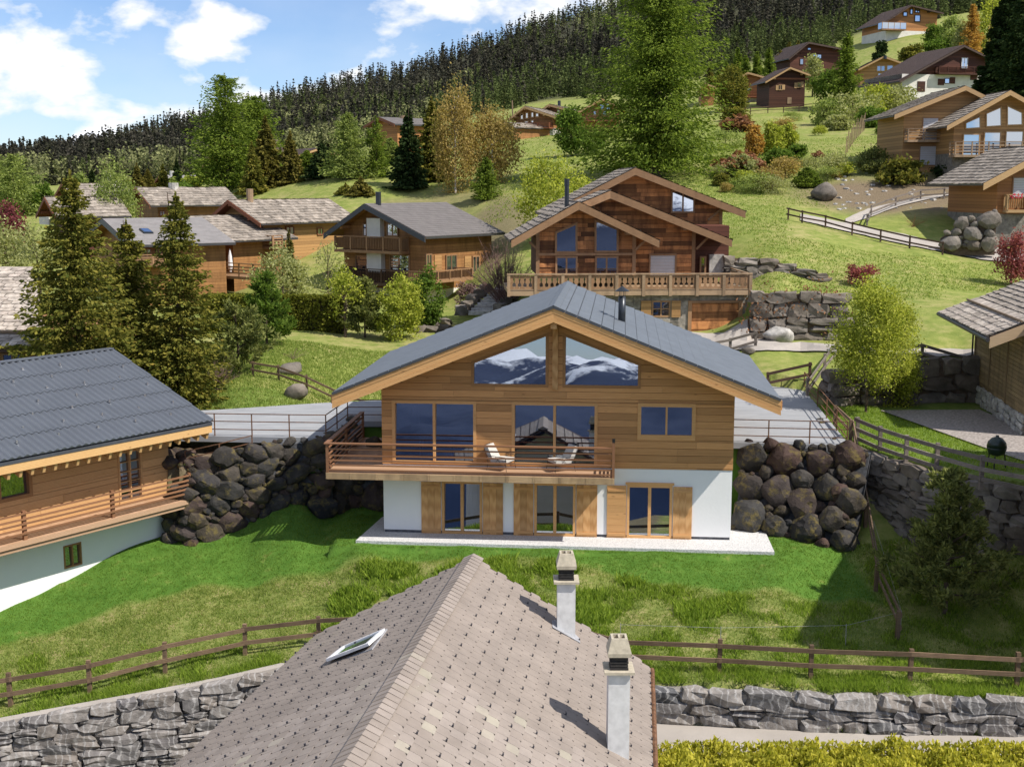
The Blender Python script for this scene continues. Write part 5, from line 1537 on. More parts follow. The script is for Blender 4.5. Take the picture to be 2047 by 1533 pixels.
def scattered_rocks():
    spots = [(585, 762, 62, 1.3, .9, 'rounded grey rock beside the meadow fence'), (575, 733, 66, 1.5, .8, 'flat brown rock lying in the meadow behind the fence'), (1500, 700, 69.3, .9, .5, 'small brown rock at the end of the garage fence'),
             (1560, 690, 72.6, 1.9, 1.2, 'big pale triangular rock at the foot of the creeper wall'), (1640, 398, 112, 2.6, 2.0, 'dark tree stump boulder beside a young larch on the slope')]
    for i, (px, py, Y, w, h, lb) in enumerate(spots):
        p = gp(px, Y)
        o = rock('rock', None, 'rubble_light' if 'pale' in lb else 'boulder_brown', 20 + i, p + Vector((0, 0, h * .3)), (0, 0, i), (w, w * .8, h), 3, .3, .6); tag(o, lb, 'rock')
    i = 0
    where = {0: 'upper left end', }
    for px, py, w in ((838, 652, 1.1), (865, 650, 1.1), (890, 648, .9), (840, 663, 1.0), (862, 664, .9), (885, 662, 1.2)):
        p = G(px, py, 60); i += 1
        o = block('step_stone', None, 'boulder_brown', i % 9, p + Vector((0, 0, .15)), (0, 0, i), (w, .8, .5)); tag(o, ['left squared stone of the upper garden row below the yellow shrub'.replace('left ', 'brown '), 'squared garden stone in the middle of the upper row', 'small squared garden stone ending the upper row', 'squared garden stone starting the lower row under the yellow shrub', 'small squared garden stone in the middle of the lower row', 'widest squared garden stone, last of the lower row'][i - 1], 'stone', 'squared garden stones')
    T = thing('stone_steps', 'flight of stone steps with rocks climbing to the carved balcony', 'steps', G(960, 625, 60)); O = T.location.copy()
    for k in range(10):
        px = 958 + k * 6.0; py = 622 - k * 5.6
        p = at(px, py, 86 + k * .55); 
        bx('step', T, 'rubble_light', p - O + Vector((-.75, -.25, -.25)), p - O + Vector((.75, .35, .0)))
        for s in (-1, 1):
            if k % 2 == (s > 0): block('side_rock', T, 'boulder_brown', (k * 3 + s) % 9, p - O + Vector((s * 1.25, 0, .05)), (0, 0, k), (.9, .8, .7))
scattered_rocks()
# ------------------------------------------------------------------ the other chalets
def slates(parent, r0, r1, e0, e1, row, w, mat, name='roof_slates', single=False, thick=.05, seed=1, lift=.0):
    """stone slates in courses from ridge (r0-r1) down to eave (e0-e1)"""
    rr = random.Random(seed); r0, r1, e0, e1 = map(Vector, (r0, r1, e0, e1))
    n = max(2, int((e0 - r0).length / row)); mb = MB()
    u = (r1 - r0).normalized()
    dn = (e0 - r0); dn = (dn - u * dn.dot(u)).normalized(); nr = u.cross(dn)
    if nr.z < 0: nr = -nr
    rw = (e0 - r0).length / n
    for i in range(n):
        t = (i + .5) / n
        a, b = r0.lerp(e0, t), r1.lerp(e1, t); L = (b - a).length; s = -rr.uniform(0, w * .6)
        while s < L:
            ww = w * rr.uniform(.65, 1.35); s0, s1 = max(s, 0), min(s + ww, L); s += ww
            if s1 - s0 < .06: continue
            c = a + u * ((s0 + s1) / 2) + nr * (thick * .5 + lift + rr.uniform(0, .012))
            hl = rw * rr.uniform(.62, .78)
            tl = thick * rr.uniform(.5, .9)
            U = u * ((s1 - s0) / 2 - .006); Dn = dn * hl
            if single:
                M = Matrix((u, -dn, nr)).transposed()
                o = link('roof_slate', shared('slate', mat, lambda: _slate_mesh()), parent); o.matrix_local = Matrix.Translation(c) @ M.to_4x4() @ Matrix.Diagonal(((s1 - s0) - .012, hl * 2, tl, 1))
            else:
                j = dn * rr.uniform(-.03, .03)
                top = [c - U - Dn - nr * tl, c + U - Dn - nr * tl, c + U + Dn + nr * tl + j, c - U + Dn + nr * tl - j]
                bot = [top[3] - nr * tl * 2.2, top[2] - nr * tl * 2.2]
                mb.add(top + bot, [(0, 1, 2, 3), (3, 2, 5, 4)])
    if not single: return stuff(mb.build(name, mat, parent))
def _slate_mesh():
    mb = MB(); mb.add([(-.5, .5, -.6), (.5, .5, -.6), (.46, -.38, .6), (.2, -.5, .6), (-.3, -.5, .6), (-.5, -.36, .6), (.5, -.4, -1), (.2, -.5, -1), (-.3, -.5, -1), (-.5, -.4, -1)],
                      [(0, 1, 2, 3, 4, 5), (2, 6, 7, 3), (3, 7, 8, 4), (4, 8, 9, 5)])
    return mb.mesh('slate')
def courses(parent, r0, r1, e0, e1, row, mat):
    r0, r1, e0, e1 = map(Vector, (r0, r1, e0, e1)); n = max(2, int((e0 - r0).length / row)); mb = MB()
    up = Vector((0, 0, .03))
    for i in range(n):
        a, b, c, d = r0.lerp(e0, i / n), r1.lerp(e1, i / n), r1.lerp(e1, (i + 1) / n), r0.lerp(e0, (i + 1) / n)
        mb.add([a, b, c + up, d + up, c - up * .5, d - up * .5], [(0, 1, 2, 3), (3, 2, 4, 5)])
    return stuff(mb.build('roof_courses', mat, parent))
def balustrade(parent, p, q, h, style, mat):
    """between local points p and q (floor level)"""
    p, q = Vector(p), Vector(q); d = (q - p); L = d.length; d.normalize(); up = Vector((0, 0, h))
    n = max(1, int(round(L / 1.6)))
    for i in range(n + 1): beam('post', parent, mat, p.lerp(q, i / n) + Vector((0, 0, -.15)), p.lerp(q, i / n) + up, .1, .1, (d.y, -d.x, .01))
    beam('handrail', parent, mat, p + up + Vector((0, 0, .04)), q + up + Vector((0, 0, .04)), .12, .07)
    if style == 'rails':
        for f in (.25, .5, .75): beam('rail', parent, mat, p + up * f, q + up * f, .04, .11)
    elif style == 'glass':
        mb = MB(); mb.bar(p + up * .5, q + up * .5, .02, h * .9); mb.build('glass_panel', 'pane_sky', parent)
    else:
        mb = MB(); m = int(L / .17)
        for i in range(m):
            c = p + d * (L * (i + .5) / m); mb.bar(c + up * .1, c + up * .93, L / m * .8, .025, (d.x, d.y, 0))
        mb.build('balusters', mat, parent)
def gh(name, label, Y, apex, left, right, yaw, L, zb, wall, roof='slate', roofmat='stone_slate', barge='old_trim', oh=1.0, ins=(.9, .9), feats=(), side=(), row=.42, sw=.5, bw=.32, white=None, whitemat='old_white', flue=None, group=None, planks=None, cover='lr', seed=3, thick=.14):
    P = at(*apex, Y); fr = Frame((P.x, P.y, 0), yaw); zr = P.z
    xl, zl = fr.px(*left) if left else (None, None)
    xr, zrr = fr.px(*right) if right else (None, None)
    if xl is None: xl, zl = -xr, zrr
    if xr is None: xr, zrr = -xl, zl
    kl, kr = (zr - zl) / -xl, (zr - zrr) / xr
    O = Vector((P.x, P.y, zb)); T = thing(name, label, 'chalet', O, fr.rz, group)
    z = lambda v: v - zb
    wl, wr = xl + ins[0], xr - ins[1]
    D = L - .5
    poly = [(wl, -1.5), (wr, -1.5), (wr, z(zr - kr * wr) - .12), (0, z(zr) - .12), (wl, z(zr + kl * wl) - .12)]
    if white is not None:
        zw = z(fr.px(*white, oh)[1])
        MB().prism([(wl, -1.5), (wr, -1.5), (wr, zw), (wl, zw)], oh - .03, D).build('lower_wall', whitemat, T)
        poly = [(wl, zw + .004), (wr, zw + .004)] + poly[2:]
    core = MB().prism(poly, oh, D).build('wall', wall, T)
    if planks:
        kk = lambda zz: (max(wl, (zz + .12 - z(zr)) / kl if kl else wl), min(wr, (z(zr) - .12 - zz) / kr))
        def sp(zz):
            a = max(wl, -(z(zr) - .2 - zz) / kl); b = min(wr, (z(zr) - .2 - zz) / kr)
            return (a, b) if b > a + .1 else None
        plank_wall(T, planks[0], sp, poly[0][1] if white is not None else planks[2], z(zr) - .3, planks[1], oh - .05, oh - .004, [], 3.2, random.Random(seed), .014, joined=planks[3], jit=.015)
    # roof
    E = .0
    R0, R1 = (0, 0, z(zr)), (0, L, z(zr))
    L0, L1 = (xl, 0, z(zl)), (xl, L, z(zl)); Q0, Q1 = (xr, 0, z(zrr)), (xr, L, z(zrr))
    dn = lambda p, h: (p[0], p[1], p[2] - h)
    rf = MB().slab(*[dn(p, .06) for p in (L0, R0, R1, L1)], thick).slab(*[dn(p, .06) for p in (R0, Q0, Q1, R1)], thick).build('roof', 'chalet_brown' if barge == 'dark' else barge, T)
    if roof == 'slate':
        if 'l' in cover: slates(rf, R0, R1, L0, L1, row, sw, roofmat, seed=seed, lift=-.04)
        if 'r' in cover: slates(rf, R0, R1, Q0, Q1, row, sw, roofmat, seed=seed + 1, lift=-.04)
    else:
        courses(rf, R0, R1, L0, L1, row, roofmat); courses(rf, R0, R1, Q0, Q1, row, roofmat)
    bs = 'roof_edge' if barge == 'dark' else barge
    for (x, zz, k) in ((xl, zl, kl), (xr, zrr, kr)):
        MB().prism([(0, z(zr) - .045), (x, z(zz) - .045), (x, z(zz) - .045 - bw), (0, z(zr) - .045 - bw)], -.06, .02).build('bargeboard', bs, T)
        MB().box((x - .05, 0.03, z(zz) - .2), (x + .05, L, z(zz) - .02)).build('gutter', 'gutter', T)
    for f in (0.0, -.55, .55):
        x = 0 if f == 0 else (xl * .6 if f < 0 else xr * .6); zz = z(zr - (kl * -x if x < 0 else kr * x)) - .36
        bx('purlin', T, 'chalet_brown' if barge == 'dark' else barge, (x - .1, .10, zz - .22), (x + .1, oh + .1, zz + .05))
    def feature(ft, F2, b, T):
        kd = ft[0]
        if kd in ('win', 'door', 'blind', 'panel', 'shut'):
            x0, z1 = F2.px(ft[1], ft[2], b); x1, z0 = F2.px(ft[3], ft[4], b)
            x1b, _ = F2.px(ft[3], ft[2], b); x1 = (x1 + x1b) / 2
            z0, z1 = z(z0), z(z1)
            o = ft[5] if len(ft) > 5 else {}
            if kd == 'win':
                window(T, x0, z0, x1, z1, b - .09, o.get('c', 2), o.get('r', 1), o.get('fw', .09), o.get('mf', barge if barge != 'dark' else 'old_trim'), o.get('mp', 'pane'), .015, .088, .02, inset=.02)
            elif kd == 'door': 
                d = MB().box((x0, b - .07, z0), (x1, b - .002, z1)).build('door', o.get('m', 'old_trim'), T)
                MB().box((x1 - .16, b - .1, (z0 + z1) / 2), (x1 - .1, b - .072, (z0 + z1) / 2 + .12)).build('handle', 'metal_dark', d)
            elif kd == 'shut':
                s = MB().box((x0, b - .06, z0), (x1, b - .002, z1)).build('shutter', o.get('m', 'trim_honey'), T)
            elif kd == 'panel': MB().box((x0, b - o.get('d', .25), z0), (x1, b - .002, z1)).build(o.get('n', 'chimney_breast'), o.get('m', 'old_white'), T)
            else:
                w = MB().box((x0, b - .08, z0), (x0 + .09, b - .002, z1)).box((x1 - .09, b - .08, z0), (x1, b - .002, z1)).box((x0, b - .08, z1), (x1, b - .002, z1 + .09)).build('window', o.get('mf', 'old_trim'), T)
                mb = MB(); n = max(3, int((z1 - z0) / .16))
                for i in range(n): zz = z0 + (z1 - z0) * i / n; mb.box((x0 + .092, b - .05 - .012, zz), (x1 - .092, b - .03, zz + (z1 - z0) / n - .012))
                mb.build('roller_blind', 'blind', w)
        elif kd == 'poly':
            pts = [F2.px(px, py, b) for px, py in ft[1]]
            poly_window(T, [(x, z(zz)) for x, zz in pts], b - .09, .1, 'trim_honey' if len(ft) < 3 else ft[2], 'pane' if len(ft) < 4 else ft[3], .015, .088, .02, .02)
        elif kd == 'balc':
            _, px0, px1, prail, pfloor, dep, style, mat = ft[:8]
            bb = b - dep
            x0, zf = F2.px(px0, pfloor, bb); x1, _ = F2.px(px1, pfloor, bb)
            _, zt = F2.px((px0 + px1) / 2, prail, bb)
            zf, zt = z(zf), z(zt); 
            bal = MB().box((x0, bb, zf - .02), (x1, b - .002, zf + .2)).build('balcony', mat, T)
            balustrade(bal, (x0 + .06, bb + .05, zf + .22), (x1 - .06, bb + .05, zf + .22), max(.6, zt - zf - .24), style, mat)
            balustrade(bal, (x1 - .06, bb + .15, zf + .22), (x1 - .06, b - .1, zf + .22), max(.6, zt - zf - .24), style, mat)
            balustrade(bal, (x0 + .06, bb + .15, zf + .22), (x0 + .06, b - .1, zf + .22), max(.6, zt - zf - .24), style, mat)
    for ft in feats: feature(ft, fr, ft[-1] if isinstance(ft[-1], float) else oh - (.05 if planks else 0) - (.03 if white is not None and ft[0] in ('win', 'door', 'shut') else 0), T)
    if side:
        # right hand side wall: a second frame whose x runs into the depth
        c = fr.world(wr, oh, 0); f2 = Frame((c.x, c.y, 0), yaw - math.pi / 2)
        S = bpy.data.objects.new('side_wall', None)
        n0 = set(o.name for o in bpy.data.objects)
        bpy.data.objects.remove(S)
        M = Matrix.Translation((wr, oh, 0)) @ Matrix.Rotation(math.pi / 2, 4, 'Z')
        before = set(T.children)
        for ft in side: feature(ft, f2, 0.0, T)
        for o in T.children:
            if o not in before: o.matrix_local = M @ o.matrix_local
    if flue:
        px, py, pt, rad, mat = flue
        # stand it on the ridge line under that pixel column
        d = ray(px, py); best = None
        for i in range(60):
            b = L * i / 59; w = fr.world(0, b, zr); q = w - CAM; u = 1023.5 + F * q.x / (q.y * _c - q.z * _s)
            if best is None or abs(u - px) < best[0]: best = (abs(u - px), b, w)
        b = best[1]; top = at(px, pt, best[2].y).z
        MB().lathe([(rad, z(zr) - .6), (rad, z(top)), (rad * .8, z(top) + .01)], 10, (0.25, b, 0)).build('flue', mat, T)
    return T, fr

def build_chalets():
    # brown chalet with balconies and grey tiled roof
    gh('brown_chalet', 'brown chalet with grey tiled roof, two balconies and white chimney breast', 100, (728, 407), (647, 467), (850, 473), .62, 10.4, 4.2, 'chalet_brown', 'tile', 'roof_tile_grey', 'dark', 1.3, (1.0, 1.0), row=.36, bw=.4,
       feats=[('panel', 741, 436, 768, 475, {'d': .5}), ('panel', 741, 503, 770, 545, {'d': .5}), ('win', 726, 447, 741, 474, {'c': 2}), ('win', 774, 446, 797, 473, {'c': 2}), ('win', 711, 509, 741, 545, {'c': 1}), ('win', 780, 508, 820, 545, {'c': 1}),
              ('balc', 668, 800, 474, 503, 1.2, 'boards', 'old_trim'), ('balc', 678, 850, 540, 566, 1.6, 'boards', 'fence_dark')],
       side=[('win', 850, 508, 862, 540), ('shut', 868, 510, 882, 540, {'m': 'chalet_honey'}), ('win', 890, 510, 912, 542), ('shut', 928, 512, 941, 542, {'m': 'chalet_honey'}), ('win', 943, 512, 957, 545), ('balc', 852, 946, 541, 568, 1.9, 'boards', 'old_trim')],
       flue=(753, 405, 384, .22, 'metal_dark'), white=(700, 572), seed=4)
    # chalet with stone slate roof and its lower wing
    gh('slate_roof_chalet', 'honey brown chalet with pale stone slate roof and small balcony', 108, (455, 399), (410, 441), (521, 446), .60, 12.6, 5.0, 'chalet_honey', 'slate', 'stone_slate', 'trim_red', 1.2, (.8, .8), row=.45, sw=.55,
       feats=[('win', 512, 452, 526, 470), ('balc', 482, 545, 471, 496, 1.3, 'rails', 'old_trim'), ('panel', 466, 492, 512, 545, {'d': .1, 'm': 'masonry_warm', 'n': 'stone_facing'})],
       side=[('win', 570, 453, 587, 470), ('win', 633, 456, 645, 470)], flue=(494, 395, 378, .3, 'old_grey'), seed=7)
    gh('glazed_wing', 'timber wing with tall glazing under a slate roof next to the stone facing', 104, (367, 431), (318, 470), (452, 481), .62, 8.0, 5.0, 'chalet_brown', 'slate', 'stone_slate', 'trim_red', 1.6, (1.0, 1.0), row=.45, sw=.55,
       feats=[('win', 398, 497, 418, 520, {'c': 1, 'mp': 'pane_sky'}), ('win', 422, 497, 440, 520, {'c': 1, 'mp': 'pane_sky'}), ('win', 400, 476, 420, 492, {'c': 1}), ('balc', 395, 535, 527, 553, 2.6, 'rails', 'old_trim')], seed=9)
    p = at(461, 550, 102)
    U = thing('closed_parasol', 'closed white parasol standing on the timber terrace', 'parasol', p)
    MB().tube([(0, 0, -.4), (0, 0, 2.1)], .03, 6).build('pole', 'old_grey', U); MB().lathe([(.06, .2), (.22, .7), (.16, 1.5), (.02, 2.15)], 9).build('canopy', 'cloth_white', U)
    T3, f3 = gh('grey_tile_chalet', 'timber chalet with light grey tiled roof and roof window behind the spruces', 100, (204, 437), None, (262, 490), .98, 8.2, 4.8, 'chalet_brown', 'tile', 'roof_tile_light', 'dark', 1.2, (.9, .9), row=.36, bw=.4,
       side=[('win', 262, 497, 277, 515), ('win', 285, 497, 302, 515), ('win', 310, 497, 324, 515), ('balc', 268, 345, 516, 534, 1.6, 'rails', 'old_trim')], seed=11)
    a3 = at(204, 437, 100); xr3, zr3 = f3.px(262, 490); k3 = (a3.z - zr3) / xr3           # roof window on the slope towards us
    def on3(px, py):
        d = ray(px, py); c = f3.loc(CAM); dl = Vector((d.dot(f3.ex), d.dot(f3.ey), d.z)); t = (a3.z - k3 * c.x - c.z) / (dl.z + k3 * dl.x); q = c + dl * t; return Vector((q.x, q.y, q.z - 4.8))
    q4 = [on3(*q) for q in ((278, 460), (296, 460), (307, 468), (288, 468))]; up3 = Vector((0, 0, .14)); c3 = sum(q4, Vector()) / 4
    rw = MB().add(q4 + [q + up3 for q in q4], [(4, 5, 6, 7), (0, 1, 5, 4), (1, 2, 6, 5), (2, 3, 7, 6), (3, 0, 4, 7)]).build('roof_window', 'metal_dark', T3)
    MB().add([c3 + (q - c3) * .8 + up3 * 1.1 for q in q4], [(0, 1, 2, 3)]).build('pane', 'pane_sky', rw)
    gh('slate_roof_house', 'low house with pale slate roof behind the grey tiled chalet', 128, (270, 374), None, (300, 410), 1.0, 9.5, 9.0, 'chalet_brown', 'slate', 'stone_slate', 'trim_red', 1.0, (.9, .9), row=.6, sw=.7, side=[('win', 318, 422, 330, 432), ('win', 350, 424, 362, 433)], flue=(345, 380, 366, .5, 'rubble_light'), seed=12)
    gh('slate_roof_house', 'slate roofed house with dark gable behind the tall olive spruce', 118, (89, 393), (72, 430), None, .95, 7.0, 8.0, 'chalet_plum', 'slate', 'stone_slate', 'trim_red', 1.4, (.7, .7), row=.55, sw=.65, feats=[('panel', 80, 433, 100, 450, {'d': .1, 'm': 'old_white', 'n': 'white_base'})], seed=13)
    gh('slate_roof_house', 'highest slate roofed house peeping over the olive spruce', 140, (123, 366), (108, 392), None, .95, 7.0, 11.0, 'chalet_brown', 'slate', 'stone_slate', 'trim_red', 1.4, (.7, .7), row=.55, sw=.65, seed=14)
    gh('village_house', 'small house with pale gable roof below the dark wood', 185, (318, 350), (305, 368), None, .8, 6, 8.5, 'chalet_orange', 'tile', 'roof_tile_light', 'trim_red', .8, (.6, .6), flue=(345, 352, 342, .5, 'old_white'), seed=16)
    gh('village_house', 'orange timber house half hidden behind the tall larch', 165, (452, 268), (403, 331), None, .35, 12, 12.3, 'chalet_orange', 'tile', 'roof_brown', 'trim_honey', 1.5, (1.2, 1.2), feats=[('balc', 412, 470, 345, 357, 1.3, 'boards', 'trim_red')], white=(440, 360), seed=17)
    gh('village_house', 'roof of a house between the yellowish spruces', 210, (640, 295), (597, 310), None, -.5, 12, 14, 'chalet_brown', 'tile', 'roof_brown', 'trim_honey', .8, (.6, .6), seed=18)
    gh('village_house', 'orange boarded house between larch and dark spruces', 170, (757, 234), (727, 252), None, .9, 7.5, 17.0, 'chalet_orange', 'tile', 'roof_tile_grey', 'trim_red', .9, (.7, .7), flue=(803, 240, 232, .4, 'old_grey'), seed=19)
    # houses at the top of the meadow
    gh('meadow_chalet', 'timber chalet with glazed gable and long balcony at the meadow top', 188, (1048, 212), (1016, 238), (1112, 233), .35, 14, 22.0, 'chalet_brown', 'slate', 'stone_slate', 'trim_honey', 1.2, (.8, .8), row=.6, sw=.8, white=(1060, 258), whitemat='concrete',
       feats=[('win', 1040, 226, 1047, 240, {'c': 1, 'mp': 'pane_sky', 'fw': .15}), ('win', 1050, 225, 1057, 238, {'c': 1, 'mp': 'pane_sky', 'fw': .15}), ('win', 1061, 224, 1068, 236, {'c': 1, 'mp': 'pane_sky', 'fw': .15}), ('win', 1070, 226, 1078, 235, {'c': 1, 'mp': 'pane_sky', 'fw': .15}), ('win', 1048, 242, 1057, 254, {'c': 1, 'mp': 'pane_sky', 'fw': .15}), ('win', 1061, 240, 1068, 248, {'c': 1, 'mp': 'pane_sky', 'fw': .15}), ('balc', 1030, 1098, 246, 258, 1.8, 'boards', 'trim_red')], seed=21)
    gh('meadow_chalet', 'second gable with slate roof right behind the glazed meadow chalet', 198, (1097, 208), (1083, 218), (1150, 222), .35, 12, 23.0, 'chalet_brown', 'slate', 'stone_slate', 'trim_honey', 1.2, (.6, .8), row=.6, sw=.8, feats=[('win', 1113, 219, 1120, 229, {'c': 1, 'mp': 'pane_sky', 'fw': .15})], flue=(1115, 212, 202, .25, 'metal_dark'), seed=23)
    gh('meadow_chalet', 'honey timber chalet with carved balcony beside the great larch', 185, (1203, 196), (1152, 225), (1250, 216), .12, 12, 22.0, 'chalet_honey', 'slate', 'stone_slate', 'trim_honey', 1.2, (.9, .9), row=.6, sw=.8, feats=[('win', 1199, 208, 1208, 220, {'c': 1}), ('win', 1210, 207, 1220, 220, {'c': 1}), ('win', 1186, 222, 1192, 232, {'c': 1}), ('win', 1205, 222, 1214, 232, {'c': 1, 'mp': 'pane_sky'}), ('balc', 1153, 1235, 230, 243, 1.8, 'boards', 'trim_red')], seed=25)
    gh('wood_shed', 'low slate roofed shed next to the leaning pole', 185, (1005, 244), None, (1026, 254), .9, 8, 21.5, 'chalet_brown', 'slate', 'stone_slate', 'trim_red', .5, (.4, .4), row=.6, sw=.8, seed=26)
    # dark cabin and neighbours up on the right
    gh('dark_cabin', 'small dark log cabin with pale shutters below the plum house', 208, (1580, 134), (1530, 163), (1621, 149), -.12, 8, 27.0, 'chalet_dark', 'tile', 'roof_brown', 'trim_honey', .9, (1.0, .6), bw=.3, feats=[('win', 1556, 170, 1564, 181, {'mf': 'trim_honey', 'mp': 'pane_sky'}), ('shut', 1551, 171, 1555.5, 181), ('shut', 1564.5, 170, 1569, 180), ('win', 1594, 165, 1601, 176, {'mf': 'trim_honey', 'mp': 'pane_sky'}), ('shut', 1588, 166, 1593.5, 177), ('shut', 1601.5, 164, 1606, 175), ('door', 1574, 195, 1582, 208, {'m': 'old_grey'}), ('panel', 1549, 156, 1615, 160, {'d': .15, 'm': 'trim_red', 'n': 'tie_beam'})], seed=27)
    gh('hill_chalet', 'orange timber house with red balcony left of the dark cabin', 222, (1495, 144), (1470, 158), (1540, 156), .1, 12, 26.5, 'chalet_orange', 'tile', 'roof_brown', 'trim_honey', 1.0, (.6, .6), white=(1500, 197), feats=[('win', 1493, 176, 1502, 184, {'c': 1, 'mp': 'pane_sky'}), ('balc', 1482, 1527, 184, 195, 1.6, 'boards', 'trim_red')], seed=29)
    gh('hill_chalet', 'roof of a timber house peeping left of the round dark bush', 222, (1411, 166), (1398, 176), (1434, 175), .1, 12, 25.5, 'chalet_orange', 'tile', 'roof_brown', 'trim_honey', 1.0, (.4, .4), seed=30)
    gh('hill_chalet', 'plum coloured house standing above the dark cabin', 255, (1617, 84), (1577, 117), (1706, 101), -.2, 12, 33.0, 'chalet_plum', 'tile', 'roof_brown', 'roof_brown', 1.2, (.8, .8), feats=[('win', 1614, 96, 1621, 101, {'c': 1}), ('win', 1625, 109, 1642, 118, {'mp': 'pane_sky'}), ('win', 1599, 118, 1606, 130, {'c': 1})], seed=31)
    gh('hill_chalet', 'honey timber house with round topped glazing above the shrubs', 235, (1767, 112), (1716, 138), (1836, 136), .05, 12, 29.0, 'chalet_honey', 'tile', 'roof_brown', 'trim_honey', 1.2, (.7, .9), feats=[('win', 1752, 131, 1770, 144, {'fw': .18}), ('win', 1772, 130, 1786, 142, {'c': 1, 'fw': .18}), ('win', 1754, 146, 1784, 158, {'mp': 'pane_sky', 'fw': .18})], flue=(1815, 120, 112, .3, 'metal_dark'), seed=33)
    gh('hill_chalet', 'white walled brown house with dark balcony and shutters', 205, (1928, 90), (1798, 162), (2030, 140), -.25, 13, 26.5, 'chalet_plum', 'tile', 'roof_brown', 'roof_brown', 1.0, (1.0, 1.0), white=(1880, 150), feats=[('win', 1922, 116, 1934, 138, {'mp': 'pane_sky', 'mf': 'old_white'}), ('balc', 1877, 1965, 134, 148, 1.2, 'boards', 'chalet_dark'), ('win', 1888, 157, 1898, 168, {'c': 1, 'mp': 'pane_sky'}), ('shut', 1875, 158, 1887, 171, {'m': 'chalet_plum'}), ('shut', 1899, 155, 1909, 168, {'m': 'chalet_plum'}), ('door', 1834, 163, 1849, 184, {'m': 'chalet_dark'}), ('shut', 1940, 147, 1953, 161, {'m': 'chalet_plum'})], seed=35)
    gh('hill_chalet', 'highest timber house with glass balcony on the wooded hill', 300, (1822, 10), (1767, 45), (1887, 26), -.2, 14, 44.0, 'chalet_orange', 'tile', 'roof_brown', 'roof_brown', 1.5, (1.4, .8), white=(1800, 62), feats=[('win', 1819, 18, 1825, 30, {'c': 1, 'mp': 'pane_sky', 'fw': .2}), ('win', 1829, 15, 1839, 27, {'mp': 'pane_sky', 'fw': .2}), ('win', 1828, 30, 1840, 45, {'c': 1, 'mp': 'pane_sky', 'fw': .2}), ('win', 1805, 24, 1814, 34, {'c': 1, 'mp': 'pane_sky', 'fw': .2}), ('balc', 1763, 1812, 45, 60, 2.2, 'glass', 'old_trim')], seed=37)
    # honey coloured double gable chalet at the right
    gh('honey_chalet', 'honey coloured gable with blinds and small balcony behind the glazed gable', 119, (1931, 171), (1788, 229), (2052, 232), .0, 10, 13.5, 'chalet_honey', 'slate', 'stone_slate', 'trim_honey', 1.0, (1.2, 1.0), row=.5, sw=.6, bw=.42,
       feats=[('blind', 1844, 237, 1876, 283), ('blind', 1838, 293, 1873, 330), ('balc', 1814, 1882, 258, 284, 1.1, 'rails', 'old_grey')], seed=41)
    gh('glazed_gable_chalet', 'honey coloured chalet with fully glazed gable and long terrace railing', 114, (2020, 180), (1893, 251), (2150, 252), .0, 10, 13.0, 'chalet_honey', 'slate', 'stone_slate', 'trim_honey', 1.3, (1.1, 1.1), row=.5, sw=.6, bw=.42, white=(1950, 307), whitemat='masonry_warm',
       feats=[('poly', [(1929, 259), (1960, 257), (1960, 232), (1929, 246)], 'trim_honey', 'pane_sky'), ('poly', [(1970, 255), (2002, 253), (2002, 213), (1970, 227)], 'trim_honey', 'pane_sky'), ('poly', [(2012, 252), (2044, 251), (2044, 225), (2012, 210)], 'trim_honey', 'pane_sky'),
              ('win', 1925, 268, 1958, 312, {'c': 1, 'mp': 'pane_sky'}), ('win', 1967, 264, 2000, 310, {'c': 1, 'mp': 'pane_sky'}), ('win', 2010, 262, 2045, 308, {'c': 1, 'mp': 'pane_sky'}), ('blind', 1939, 322, 1971, 350), ('balc', 1908, 2110, 284, 314, 1.6, 'rails', 'old_grey')], seed=43)
    # house cut by the right edge
    T, fr = gh('flowered_house', 'orange timber house with red flowers, cut by the frame edge', 95, (2110, 288), (1966, 366), None, -.05, 11, 9.5, 'chalet_orange', 'slate', 'stone_slate', 'trim_honey', 1.2, (1.6, 1.6), row=.5, sw=.6, bw=.5, white=(2020, 428), whitemat='masonry_warm',
       feats=[('blind', 2024, 356, 2050, 394), ('balc', 2012, 2060, 390, 425, .7, 'boards', 'trim_honey')], seed=45)
    p = at(2040, 397, 95.2); o = MB()
    for i in range(40): q = Vector((rnd.uniform(-.8, .8), rnd.uniform(-.12, .12), rnd.uniform(-.05, .3))); o.add([q, q + Vector((.12, 0, .05)), q + Vector((.04, .03, .13))], [(0, 1, 2)])
    ob = o.build('flower_box', 'flower_red'); ob.location = p; tag(ob, 'row of red flowers in the balcony box', 'flowers')
    return
build_chalets()

